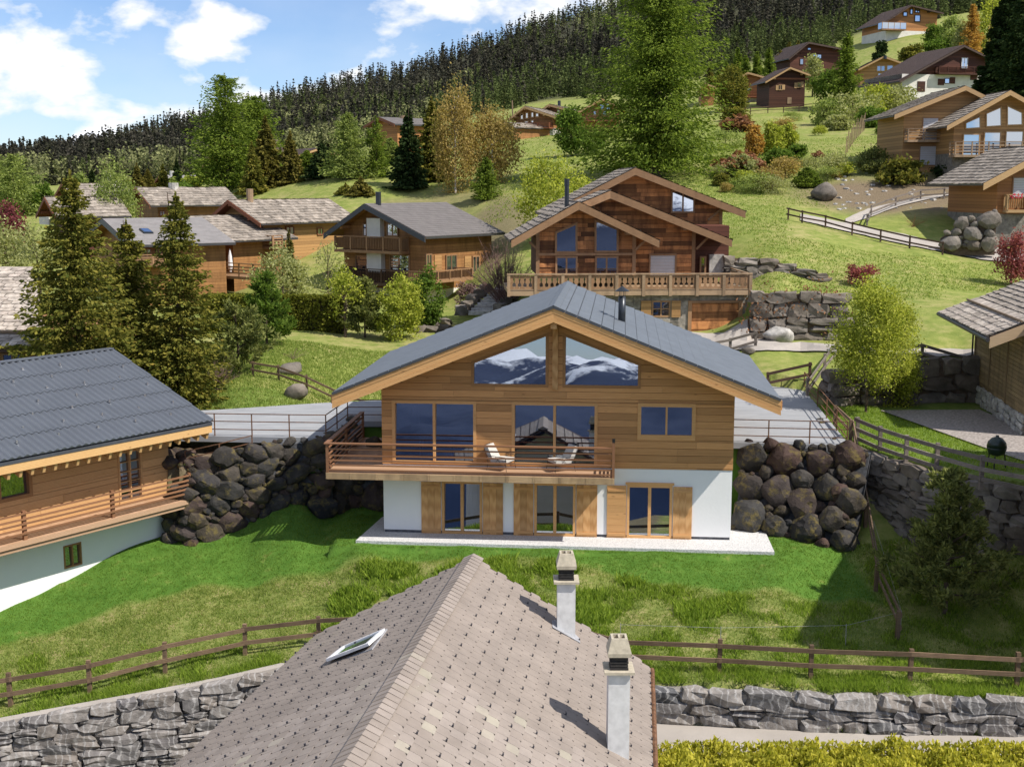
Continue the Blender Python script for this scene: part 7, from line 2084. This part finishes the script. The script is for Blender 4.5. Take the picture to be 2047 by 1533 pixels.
    PL('spruce_tree', 'pointed olive spruce above the low slate roof', 335, 150, 330, 40, 'spruce', 'leaf_spruce', 24, leafs=.5, levels=18)
    PL('green_bush', 'round green bush at the gable of the honey brown slate chalet', 372, 140, 365, 60, 'bush', 'leaf_green', 25, 'shrub', leafs=.45, clumps=30, per=50)
    PL('spruce_tree', 'dark little spruce below the dark wood', 363, 170, 318, 26, 'spruce', 'leaf_spruce_dark', 26, leafs=.5, levels=14)
    # ---- the row behind the brown chalet
    PL('larch_tree', 'tallest fresh green larch of the row behind the slate chalet', 462, 148, 146, 160, 'larch', 'leaf_larch', 27, leafs=.62, levels=40, br=11, prof=.42)
    PL('larch_tree', 'second green larch leaning against the tallest larch', 522, 152, 188, 120, 'larch', 'leaf_larch', 28, leafs=.62, levels=34, br=10, prof=.45)
    PL('spruce_tree', 'yellow green spruce in front of the twin larches', 540, 143, 232, 85, 'spruce', 'leaf_spruce_olive', 29, leafs=.55, levels=28)
    PL('spruce_tree', 'smaller yellow green spruce at the foot of the twin larches', 512, 140, 285, 60, 'spruce', 'leaf_spruce', 30, leafs=.5, levels=22)
    PL('spruce_tree', 'brownish spruce right of the twin larches', 588, 143, 262, 62, 'spruce', 'leaf_spruce_olive', 31, leafs=.5, levels=24)
    PL('spruce_tree', 'nearly black spruce behind the pale larch', 650, 142, 285, 80, 'spruce', 'leaf_spruce_dark', 32, leafs=.55, levels=24)
    PL('larch_tree', 'pale feathery larch above the brown chalet', 702, 138, 222, 110, 'larch', 'leaf_larch_pale', 33, leafs=.5, levels=34, br=9, prof=.6)
    PL('larch_tree', 'thin young larch next to the pale feathery larch', 757, 138, 228, 70, 'larch', 'leaf_larch', 34, leafs=.45, levels=26, br=6, per=4, prof=.6)
    PL('small_spruce', 'low orange tinged spruce behind the chalet flue', 725, 128, 355, 60, 'spruce', 'leaf_spruce_olive', 35, leafs=.45, levels=16)
    PL('small_spruce', 'low olive spruce beside the orange tinged one', 695, 129, 368, 46, 'spruce', 'leaf_spruce', 36, leafs=.45, levels=14)
    PL('spruce_tree', 'dark spruce left of the golden birches', 820, 132, 215, 90, 'spruce', 'leaf_spruce_dark', 37, leafs=.55, levels=28, droop=.45)
    PL('spruce_tree', 'tall dark spruce directly behind the golden birches', 866, 136, 196, 90, 'spruce', 'leaf_spruce', 38, leafs=.55, levels=28)
    PL('birch_tree', 'tall golden birch with white trunk on the bank', 912, 128, 176, 95, 'bush', 'leaf_birch', 39, leafs=.36, clumps=80, per=75, droop=.8, cone=.45, z0=.16, bark='birch_bark', trunk=.14, cr=.15)
    PL('birch_tree', 'wider golden birch at the right of its taller twin', 985, 130, 222, 120, 'bush', 'leaf_birch', 40, leafs=.36, clumps=80, per=70, droop=.8, cone=.35, z0=.16, bark='birch_bark', trunk=.13, cr=.15)
    PL('young_larch', 'bright green young larch at the foot of the golden birches', 972, 122, 312, 60, 'larch', 'leaf_larch', 41, leafs=.4, levels=24, prof=.55)
    PL('light_tree', 'wide yellow green tree beside the old timber chalet', 1105, 104, 325, 145, 'bush', 'leaf_lime', 42, leafs=.36, clumps=60, per=80, z0=.05, cr=.17)
    PL('green_tree', 'slender green tree on the meadow before the great larch', 1140, 150, 222, 75, 'bush', 'leaf_green', 43, leafs=.5, clumps=46, per=60, cone=.5)
    PL('green_bush', 'sparse green bush near the slender tree on the meadow', 1180, 150, 262, 70, 'bush', 'leaf_green', 44, 'shrub', leafs=.45, clumps=36, per=30, shell=.2)
    PL('great_larch', 'huge old larch rising above the old timber chalet', 1308, 124, -190, 250, 'larch', 'leaf_larch', 45, leafs=.56, levels=70, br=11, steps=12, per=8, prof=.42, droop=.4, up=.3, rag=.75, trunk=.45)
    # ---- right slope
    PL('dark_spruce', 'massive dark spruce at the frame corner', 2025, 170, -60, 150, 'spruce', 'leaf_spruce_dark', 46, leafs=.7, levels=34, br=12, prof=.5)
    PL('orange_larch', 'orange tinted larch above the white walled house', 1915, 240, 2, 62, 'larch', 'leaf_orange', 47, leafs=.8, levels=24)
    PL('green_tree', 'fresh green tree right of the orange larch', 1950, 250, -8, 55, 'bush', 'leaf_lime', 48, leafs=.7, clumps=40, per=50)
    PL('larch_tree', 'bright green larch in front of the plum house', 1674, 200, 60, 72, 'larch', 'leaf_larch', 49, leafs=.7, levels=28, prof=.6)
    PL('round_bush', 'dark round yew bush beside the orange house', 1455, 206, 142, 62, 'bush', 'leaf_spruce', 50, 'shrub', leafs=.5, clumps=70, per=80, z0=.0, cone=.1)
    PL('green_tree', 'leafy green tree at the corner of the dark cabin', 1638, 205, 142, 56, 'bush', 'leaf_green', 51, leafs=.6, clumps=40, per=60)
    PL('blossom_tree', 'pale blossoming tree before the plum house', 1610, 225, 112, 44, 'bush', 'leaf_pale', 52, leafs=.6, clumps=30, per=50)
    for i, (px, Y, top, w, mt, lb) in enumerate((
        (1690, 178, 185, 110, 'leaf_pale', 'broad pale shrub on the slope above the pole screen'), (1640, 178, 200, 70, 'leaf_larch_pale', 'low shrub at the left of the broad pale shrub'),
        (1735, 182, 165, 70, 'leaf_lime', 'yellow green shrub right of the broad pale shrub'), (1775, 184, 172, 80, 'leaf_pale', 'loose pale shrub below the white walled house'),
        (1725, 168, 215, 60, 'leaf_green', 'dark green shrub near the pole screen'), (1660, 165, 232, 60, 'leaf_pale', 'greyish shrub under the broad pale shrub'),
        (1535, 135, 248, 42, 'leaf_lime', 'upright lime green sapling on the slope'), (1565, 137, 252, 36, 'leaf_lime', 'thin lime green sapling next to the upright one'),
        (1550, 126, 298, 60, 'leaf_green', 'bushy green shrub below the lime green saplings'), (1500, 134, 255, 34, 'leaf_orange', 'orange budding sapling beside the lime green saplings'),
        (1605, 117, 335, 52, 'leaf_larch', 'young larch at the dark stump boulder'), (1480, 122, 315, 50, 'leaf_pale', 'low pale shrub at the edge of the great larch'),
        (1585, 130, 290, 40, 'leaf_green', 'small green shrub right of the bushy shrub'), (1735, 122, 296, 70, 'leaf_pine', 'grey green juniper in front of the pole screen'),
        (1830, 121, 316, 36, 'leaf_pine', 'small juniper at the wire posts of the honey chalet'), (1945, 113, 342, 44, 'leaf_lime', 'yellow green shrub below the glazed gable'),
        (1790, 127, 318, 40, 'twig_pink', 'reddish low shrub beside the small juniper'), (1885, 118, 322, 60, 'leaf_spruce_dark', 'dark shrub in the shade of the honey chalet'),
        (1890, 262, 60, 60, 'leaf_larch_pale', 'pale shrub under the highest timber house'), (1850, 262, 78, 70, 'leaf_green', 'green shrub on the bank below the highest house'), (1800, 262, 92, 46, 'leaf_spruce', 'dark bush on the bank above the honey timber house'),
        (1740, 262, 84, 26, 'leaf_spruce_dark', 'small dark bush at the bank of the highest house'), (1920, 250, 70, 40, 'leaf_pale', 'pale shrub at the foot of the orange larch'))):
        PL('slope_shrub', lb, px, Y, top, w, 'bush' if mt not in ('leaf_larch',) else 'larch', mt, 60 + i, 'shrub', leafs=.0032 * Y * .9, clumps=32, per=55, z0=.02, cr=.18, group='shrubs on the slope')
    for i, (px, Y, top, w) in enumerate(((1425, 245, 140, 28), (1440, 255, 120, 22), (1462, 262, 92, 34), (1478, 258, 108, 30), (1500, 262, 100, 34), (1523, 255, 92, 40), (1545, 265, 98, 30), (1562, 275, 82, 30), (1580, 280, 80, 30), (1410, 250, 132, 26))):
        PL('young_larch', ['fresh larch sapling above the round yew', 'narrow larch near the great larch crown', 'bright larch with pointed top behind the orange house', 'low bushy larch behind the orange house', 'bright larch between its pointed neighbours', 'widest bright larch left of the plum house', 'brown green larch near the plum house', 'olive spruce like larch left of the plum roof', 'olive larch touching the plum roof', 'small larch beside the great larch'][i], px, Y, top, w, 'larch', 'leaf_larch' if i < 6 else 'leaf_spruce_olive', 90 + i, leafs=.8, levels=18, br=8, group='young larches at the wood edge')
    # ---- more growth on the slope and in the village
    r = random.Random(5)
    kinds = ['leaf_pale', 'leaf_larch_pale', 'leaf_green', 'leaf_rust', 'leaf_birch', 'leaf_lime', 'leaf_spruce']
    n = 0
    while n < 34:
        px, py = r.uniform(1440, 1800), r.uniform(215, 395)
        if px > 1560 and py > 370: continue
        if px < 1560 and py < 240: continue
        p = G(px, py, 80); mt = kinds[n % 7]; h = r.uniform(.7, 2.2)
        plant('low_shrub', {'leaf_pale': 'low pale shrub scattered over the slope by the pole screen', 'leaf_larch_pale': 'low grey green shrub scattered over the slope', 'leaf_green': 'low dark green shrub scattered over the slope', 'leaf_rust': 'low reddish dry shrub scattered over the slope', 'leaf_birch': 'low straw coloured shrub scattered over the slope', 'leaf_lime': 'low yellow green shrub scattered over the slope', 'leaf_spruce': 'low olive shrub scattered over the slope'}[mt],
              'shrub', p, h, h * r.uniform(.6, 1.1), 'bush', mt, 300 + n, group='low shrubs on the slope', share='low', leafs=.26, clumps=18, per=80, z0=.0, cr=.26, shell=.2); n += 1
    for i, (px, Y, top, w, k, mt) in enumerate(((15, 160, 330, 60, 'larch', 'leaf_larch_pale'), (95, 150, 372, 40, 'bush', 'leaf_green'), (165, 165, 345, 40, 'bush', 'leaf_larch_pale'), (195, 175, 340, 34, 'spruce', 'leaf_spruce_dark'), (262, 165, 352, 36, 'bush', 'leaf_pale'),
        (305, 178, 340, 30, 'spruce', 'leaf_spruce_olive'), (392, 160, 352, 36, 'bush', 'leaf_lime'), (412, 170, 335, 28, 'spruce', 'leaf_spruce'), (60, 170, 340, 44, 'spruce', 'leaf_spruce_dark'), (350, 165, 358, 34, 'bush', 'leaf_larch_pale'), (425, 140, 380, 40, 'bush', 'leaf_green'), (620, 150, 300, 44, 'larch', 'leaf_larch'), (785, 150, 275, 46, 'larch', 'leaf_larch_pale'))):
        PL('village_tree', ['tall feathery larch at the frame edge', 'round green tree over the dark gable house', 'pale green tree left of the birch', 'dark spruce tip beside the birch', 'whitish tree right of the birch', 'olive spruce left of the small pale roof', 'lime green bush under the orange house', 'slim spruce at the orange house corner', 'black spruce behind the edge larch', 'feathery bush beside the small pale roof', 'green bush at the chimney of the slate chalet', 'larch behind the brownish spruce', 'pale larch left of the dark spruces'][i], px, Y, top, w, k, mt, 400 + i, leafs=.5, group='trees among the village houses', clumps=26, per=45)
    for i, (px, Y, top, w, mt) in enumerate(((1985, 185, -40, 110, 'leaf_spruce_dark'), (2060, 160, -80, 130, 'leaf_spruce_dark'), (1968, 215, 60, 60, 'leaf_birch'), (1880, 268, 30, 50, 'leaf_larch_pale'), (1845, 275, 50, 46, 'leaf_green'), (1900, 255, 48, 40, 'leaf_pale'))):
        PL('hill_tree', ['dark spruce touching the massive corner spruce', 'dark spruce behind the massive corner spruce', 'golden leaved tree at the gable of the white walled house', 'pale tree beside the highest timber house', 'green tree under the terrace of the highest house', 'whitish shrub tree left of the orange larch'][i], px, Y, top, w, 'spruce' if i < 2 else 'bush', mt, 430 + i, leafs=.65, levels=30, br=13, clumps=36, per=50, prof=.55)
    # ---- right hand gardens
    PL('red_maple', 'red leaved shrub behind the lime green maple', 1722, 79, 527, 62, 'bush', 'leaf_red', 101, 'shrub', leafs=.2, clumps=40, per=36, cr=.16, z0=.1, shell=.2)
    PL('red_maple', 'pinkish red shrub above the slate roof of the plank house', 2020, 84, 463, 72, 'bush', 'leaf_red', 102, 'shrub', leafs=.24, clumps=44, per=60, cr=.17, z0=.05)
    PL('rust_shrub', 'small rusty shrub on the grass between the footpaths', 1820, 101, 425, 44, 'twigs', 'leaf_rust', 103, 'shrub', n=40)
    PL('maple_tree', 'lime green maple with thin trunk before the boulder wall', 1742, 58.5, 566, 185, 'bush', 'leaf_lime', 104, leafs=.16, clumps=85, per=150, cr=.15, z0=.25, cone=.5, trunk=.07, wf=.7)
    PL('green_bush', 'leafy green bush growing at the right of the maple', 1795, 60.5, 610, 110, 'bush', 'leaf_lime', 105, 'shrub', leafs=.14, clumps=60, per=130, cr=.16, z0=.0, wf=.7)
    PL('pine_tree', 'young pine with bristly shoots in the shaded corner', 1925, 41.5, 940, 250, 'pine', 'leaf_pine', 106, leafs=.22, levels=11, dens=2.2)
    for i, (px, py, w, h) in enumerate(((1545, 615, 2.2, .5), (1630, 610, 2.2, .6), (1520, 640, 1.2, .7))):
        p = at(px, py, 73.6); C = rng.normal(size=(420, 3)) * [w * .4, .25, h]; me = leaves_mesh('creeper', C, rng.normal(size=C.shape) - [0, 0, .5], np.full(len(C), .22), .5, 'leaf_rust', rng)
        o = link('creeper', me, None, p); tag(o, ['rusty creeper hanging from the middle of the tall boulder wall', 'rusty creeper near the end of the tall boulder wall', 'rusty creeper at the garage corner'][i], 'creeper', 'rusty creepers')
    # ---- clipped hedge behind the lawn
    a, b = gp(405, 82), gp(692, 82.5)
    T = thing('clipped_hedge', 'long clipped green hedge behind the meadow', 'hedge', a)
    L = (b - a).length; n = 16000; W, H = 1.3, at(630, 592, 81.5).z - b.z
    C = np.stack([rng.uniform(0, L, n), rng.uniform(-W / 2, W / 2, n), rng.uniform(0, H, n)], 1)
    f = rng.integers(0, 3, n); C[f == 0, 1] = -W / 2; C[f == 1, 2] = H; 
    C += rng.normal(size=C.shape) * .06; C[:, 2] += (a.z + (b.z - a.z) * C[:, 0] / L) - a.z - .1
    D = rng.normal(size=C.shape); link('crown', leaves_mesh('hedge', C, D, np.full(n, .2), .7, 'leaf_hedge', rng), T)
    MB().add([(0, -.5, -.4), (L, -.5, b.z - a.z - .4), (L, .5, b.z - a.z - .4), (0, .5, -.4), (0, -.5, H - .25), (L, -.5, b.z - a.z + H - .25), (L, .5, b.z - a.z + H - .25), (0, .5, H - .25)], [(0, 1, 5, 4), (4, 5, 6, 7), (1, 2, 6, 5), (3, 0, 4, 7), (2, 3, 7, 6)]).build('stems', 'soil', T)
    # ---- golden hedge at the bottom edge
    x0, x1 = _wl[6].x - .9, _wl[8].x + 4
    ya = _wl[7].y - 5.5
    T = thing('golden_hedge', 'golden yellow hedge along the lower frame edge', 'hedge', (x0, ya, -3.0))
    n = 46000; L = x1 - x0; W = 3.2
    C = np.stack([rng.uniform(0, L, n), rng.uniform(0, W, n), np.zeros(n)], 1)
    bump = .16 * np.sin(C[:, 0] * 2.3) * np.cos(C[:, 1] * 2.9) + .12 * np.sin(C[:, 0] * 5.1 + 1) + .08 * np.sin(C[:, 1] * 6 + C[:, 0] * 3.7)
    C[:, 2] = .85 + bump - np.abs(rng.normal(size=n)) * .22
    D = rng.normal(size=C.shape) * .6 + [0, 0, 1]
    e = n // 6; C[:e, 1] = W + rng.normal(size=e) * .06; C[:e, 2] = rng.uniform(0, .9, e)
    link('crown', leaves_mesh('hedge', C, D, rng.uniform(.09, .22, n), .45, 'leaf_thuja', rng), T)
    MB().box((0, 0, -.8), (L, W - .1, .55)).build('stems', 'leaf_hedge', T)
build_plants()
# ------------------------------------------------------------------ unseen house just right of the frame, added to shade the corner
def shade_house():
    a = Vector((16.5, 35.9, 0)); b = Vector((21.4, 48.3, 0)); d = (b - a).normalized()
    fr = Frame((a.x, a.y, 0), math.atan2(-d.y, d.x)); L = (b - a).length
    zb = -1.2
    T = thing('unseen_shade_house', 'unseen timber house added to shade the garden corner, eaves towards the young pine', 'house', (a.x, a.y, zb), fr.rz)
    n = Vector((d.y, -d.x, 0))                     # away from the garden
    s = -1 if Vector((fr.ey.x, fr.ey.y, 0)).dot(n) < 0 else 1
    z0, k = 8.5 - zb, .42
    MB().slab((0, 0, z0), (L, 0, z0), (L, s * 5.5, z0 + k * 5.5), (0, s * 5.5, z0 + k * 5.5), .2).slab((0, s * 5.5, z0 + k * 5.5), (L, s * 5.5, z0 + k * 5.5), (L, s * 11, z0), (0, s * 11, z0), .2).build('roof', 'roof_brown', T)
    lo, hi = sorted((s * 1.3, s * 9.7))
    MB().box((.8, lo, -2.5), (L - .8, hi, z0 + .3)).build('wall', 'chalet_brown', T)
    for i in range(3):
        x = 2.5 + i * 3.6; y = s * 1.3 - s * .06
        MB().box((x, min(y, y + s * .05), 3), (x + 1.2, max(y, y + s * .05), 4.4)).build('window', 'pane', T)
shade_house()

# ------------------------------------------------------------------ the wood on the hill
def tint_mat(name, trans):
    m, nt, out = _nodes(name)
    att = nt.nodes.new('ShaderNodeAttribute'); att.attribute_name = 'tint'
    vv = nt.nodes.new('ShaderNodeMapRange'); nt.links.new(_island(nt), vv.inputs[0]); vv.inputs[3].default_value = .65; vv.inputs[4].default_value = 1.35
    c = _mix(nt, 1.0, att.outputs['Color'], vv.outputs[0], 'MULTIPLY')
    d = nt.nodes.new('ShaderNodeBsdfDiffuse'); t = nt.nodes.new('ShaderNodeBsdfTranslucent')
    nt.links.new(c, d.inputs[0]); nt.links.new(c, t.inputs[0])
    ms = nt.nodes.new('ShaderNodeMixShader'); ms.inputs[0].default_value = trans
    nt.links.new(d.outputs[0], ms.inputs[1]); nt.links.new(t.outputs[0], ms.inputs[2]); nt.links.new(ms.outputs[0], out.inputs['Surface'])
    MATS[name] = m
tint_mat('wood_leaves', .25)
def forest():
    rg = np.random.default_rng(42)
    def proto(kind, seed, n_lv, br):
        q = np.random.default_rng(seed)
        if kind == 'b': C, D, S, _ = clump_pts(1.0, .42, .42, q, 16, 6 if n_lv < 12 else 12, .17 if n_lv < 12 else .12, .1, .2, shell=.3)
        elif kind == 'l': C, D, S = conifer_pts(1.0, .19, q, n_lv, br, 2, 1, .125, .06, .6, .15, .12, .4)
        else: C, D, S = conifer_pts(1.0, .145, q, n_lv, br, 2, 1, .135, .03, .8, .35, .05, .35)
        D = D / np.linalg.norm(D, axis=1, keepdims=True); W = np.cross(D, q.normal(size=D.shape)); W /= np.linalg.norm(W, axis=1, keepdims=True) + 1e-9
        S = S[:, None]; W = W * S * .32
        return np.stack([C - D * S * .5, C + W, C + D * S * .5, C - W], 1).reshape(-1, 3)
    P = {k: [proto(k, s_, 15, 6) for s_ in range(5)] for k in 'slb'}
    Q = {k: [proto(k, s_ + 9, 10, 5) for s_ in range(5)] for k in 'slb'}
    lob = lambda px: np.interp(px, LOBX, LOBY)
    V, T = [], []; cnt = 0
    tries = 13000
    px = rg.uniform(-260, 2300, tries); lnY = rg.uniform(math.log(240), math.log(1650), tries); Y = np.exp(lnY)
    X = (px - 1023.5) / F * Y
    Z = ground(X, Y)
    for i in range(tries):
        lo_ = lob(px[i]) * (1 + .08 * math.sin(px[i] * .03))
        if Y[i] < lo_: continue
        c1 = noise.noise(Vector((X[i] * .006, Y[i] * .004, 1.0))); c2 = noise.noise(Vector((X[i] * .02, Y[i] * .02, 4.0)))
        low = Y[i] < lo_ * (2.0 if px[i] > 600 else 1.25)
        pale = 560 < px[i] < 960 and 420 < Y[i] < 1050 and c1 + c2 * .6 > -.25
        if pale: kind = 'b' if rg.random() < .6 else ('s' if rg.random() < .6 else 'l')
        elif low and px[i] > 860: kind = 'l' if rg.random() < .82 else 's'
        elif low: kind = 'l' if rg.random() < .4 else ('b' if rg.random() < .35 else 's')
        else: kind = 's' if c1 + c2 * .7 + rg.normal() * .12 > -.28 else ('l' if rg.random() < .75 else 'b')
        sh = np.interp(Y[i], [250, 350, 500, 900, 1400], [.28, .36, .55, .9, 1.0])
        if kind == 's': h = rg.uniform(13, 27) * (1 + .25 * c2) * sh; col3 = np.array([.058, .053, .042]) * rg.uniform(.55, 1.5) + np.array([.006, .012, .0]) * rg.random()
        elif kind == 'l': h = rg.uniform(14, 22) * sh; col3 = np.array([.105, .130, .045]) * rg.uniform(.5, 1.25)
        else: h = rg.uniform(7, 12) * max(.6, sh); col3 = np.array([.25, .26, .115]) * rg.uniform(.55, 1.15)
        p = (P if Y[i] < 800 else Q)[kind][rg.integers(5)]
        a = rg.uniform(0, 6.28); ca, sa = math.cos(a), math.sin(a); wd = h * rg.uniform(.85, 1.2)
        q = np.empty_like(p); q[:, 0] = (p[:, 0] * ca - p[:, 1] * sa) * wd + X[i]; q[:, 1] = (p[:, 0] * sa + p[:, 1] * ca) * wd + Y[i]; q[:, 2] = p[:, 2] * h + Z[i] - .4
        V.append(q); T.append(np.repeat(np.array([[*col3, 1]]), len(p), 0)); cnt += 1
    V = np.concatenate(V); T = np.concatenate(T).astype(np.float32)
    me = fast_mesh('mountain_wood', V, np.arange(len(V)).reshape(-1, 4), 'wood_leaves')
    at_ = me.color_attributes.new('tint', 'FLOAT_COLOR', 'POINT'); at_.data.foreach_set('color', T.ravel())
    o = link('mountain_wood', me); stuff(o); o['label'] = 'dense mixed mountain wood of spruce and larch on the far hillside'
    print('forest trees', cnt, 'quads', len(V) // 4)
forest()

# ------------------------------------------------------------------ grass blades near the camera
def blades(name, label, X, Y, h, w, mat, per=3, spread=.05, lean=.35, seed=1, zoff=0.0):
    rg = np.random.default_rng(seed)
    X = np.repeat(X, per) + rg.normal(size=len(X) * per) * spread; Y = np.repeat(Y, per) + rg.normal(size=len(Y) * per) * spread
    Z = ground(X, Y) + zoff; n = len(X)
    H = h * rg.uniform(.5, 1.3, n); a = rg.uniform(0, 6.28, n); ln = lean * H * rg.random(n)
    b = rg.uniform(0, 6.28, n)
    W = w * rg.uniform(.6, 1.3, n)
    P0 = np.stack([X - np.cos(a) * W, Y - np.sin(a) * W, Z - .01], 1); P1 = np.stack([X + np.cos(a) * W, Y + np.sin(a) * W, Z - .01], 1)
    P2_ = np.stack([X + np.cos(b) * ln, Y + np.sin(b) * ln, Z + H], 1)
    V = np.stack([P0, P1, P2_], 1).reshape(-1, 3)
    o = link(name, fast_mesh(name, V, np.arange(3 * n).reshape(-1, 3), mat)); stuff(o); o['label'] = label
    return o
def build_grass():
    rg = np.random.default_rng(9)
    def sample(n, x0, x1, y0, y1): return rg.uniform(x0, x1, n), rg.uniform(y0, y1, n)
    lawn_lim = lawn_edge
    def local(X, Y): return (X - 1.6708) * .99615 + (Y - 47.8813) * -.0877, (X - 1.6708) * .0877 + (Y - 47.8813) * .99615
    def clear(X, Y):
        a, b = local(X, Y)
        path = (a > -7.75) & (a < 8.45) & (b > -1.5) & (b < 3)
        ll = LEFT.loc((0, 0, 0)); lx = (X - LEFT.o.x) * LEFT.ex.x + (Y - LEFT.o.y) * LEFT.ex.y; ly = (X - LEFT.o.x) * LEFT.ey.x + (Y - LEFT.o.y) * LEFT.ey.y
        wy = np.interp(X, WALLX, WALLY)
        return ~path & ~((lx < 0.05) & (ly > -.05)) & (Y > wy + .35) & ~inpoly(X, Y, LEDGE) & ~inpoly(X, Y, DRIVE) & ~inpoly(X, Y, PLATEAU)
    X, Y = sample(90000, -19.5, 13.6, 38, 56)
    wob = .25 * np.sin(X * 2.1 + 1) + .2 * np.sin(X * .8)
    k = clear(X, Y) & (Y > lawn_lim(X) + wob * .5 - .1) & ((Y < 47.5) | (X < -5.5) | (X > 8))
    blades('lawn_grass', 'short mown grass around the new chalet', X[k], Y[k], .055, .012, 'grass_lawn', 3, .05, .8, 2)
    X, Y = sample(85000, -19, 20, 34, 47)
    wob = .25 * np.sin(X * 2.1 + 1) + .2 * np.sin(X * .8)
    dens = np.array([noise.noise(Vector((x * .9, y * .9, 2.0))) for x, y in zip(X, Y)])
    inl = (Y > lawn_lim(X) + wob * .5) & (X < 13.2)
    k = clear(X, Y) & ~inl & (dens + rg.normal(size=len(X)) * .3 > -.42)
    blades('bank_grass', 'rough dry grass on the bank above the fence', X[k], Y[k], .10, .014, 'grass_bank', 4, .07, 1.5, 3)
    k2 = clear(X, Y) & ~inl & (dens > .10) & ((X > -6) | (Y < 41))
    blades('bank_weeds', 'leafy green weeds growing in clumps on the bank', X[k2][::2], Y[k2][::2], .17, .03, 'grass_lush', 5, .09, 1.0, 4)
    X, Y = sample(9000, -6.5, 8, 40.5, 45.6); wob = .25 * np.sin(X * 2.1 + 1) + .2 * np.sin(X * .8)
    dn2 = np.array([noise.noise(Vector((x * .55, y * .8, 7.0))) for x, y in zip(X, Y)])
    k = clear(X, Y) & (Y < lawn_lim(X) + wob * .5 - .1) & (dn2 > .0) & ((X < .5) | (dn2 > .22))
    blades('tall_weeds', 'dense leafy weeds on the bank behind the tiled roof', X[k], Y[k], .30, .05, 'grass_lush', 6, .12, 1.1, 11)
    # tufts on and above the stone walls
    X = rg.uniform(-15, 16, 9000); wy = np.interp(X, WALLX, WALLY); Y = wy + rg.uniform(-.2, 1.1, 9000)
    k = ((X > 4.0) | (Y > wy + .5)) & (np.sin(X * 1.9) + np.sin(X * 5.3) + rg.normal(size=9000) * .6 > -.3)
    o = blades('wall_grass', 'long fresh grass tufts hanging over the low stone wall', X[k], np.maximum(Y, wy + .02)[k], .24, .014, 'grass_lush', 5, .06, 1.3, 5)
    # garden lawn on the plateau and strip behind the drive
    X, Y = sample(14000, 13.8, 21, 46, 61.3); k = inpoly(X, Y, PLATEAU) & (X < 17.6 + (60 - Y) * .2)
    blades('garden_grass', 'short grass in the garden beside the plank house', X[k], Y[k], .08, .016, 'grass_lush', 3, .06, .8, 6)
    X, Y = sample(26000, -24, -4, 58.5, 76); k = ~inpoly(X, Y, DRIVE)
    blades('meadow_grass', 'meadow grass behind the drive', X[k], Y[k], .12, .025, 'grass_bank', 3, .1, 1.0, 7)
    Y = np.exp(rg.uniform(math.log(76), math.log(150), 34000)); X = Y * rg.uniform(.10, .42, 34000)
    pxs = 1023.5 + F * X / Y
    k = ~((Y < 92) & (pxs < 1500)) & ~((Y < 80) & (pxs > 1880)) & ~((Y > 91) & (Y < 108) & (pxs > 1570)) & ~((Y > 103) & (Y < 123) & (pxs > 1650))
    blades('hill_grass', 'tufted meadow grass on the slope above the boulder walls', X[k], Y[k], .10, .045, 'grass_bank', 2, .25, 1.6, 8)
    Y = np.exp(rg.uniform(math.log(112), math.log(190), 14000)); X = Y * rg.uniform(-.02, .2, 14000)
    blades('hill_grass', 'tufted grass on the upper meadow below the chalets', X, Y, .12, .06, 'grass_bank', 2, .3, 1.6, 9)
    # small stones on the bare cut
    T = thing('slope_stones', 'scattered pale stones on the bare cut below the honey chalet', 'stones', G(1800, 390, 60)); O = T.location.copy()
    for i in range(60):
        p = G(rg.uniform(1670, 1890), rg.uniform(345, 420), 60)
        s = rg.uniform(.12, .4); block('stone', T, 'rubble_light', int(rg.integers(9)), p - O, (0, 0, i), (s * 1.4, s, s * .7))
build_grass()
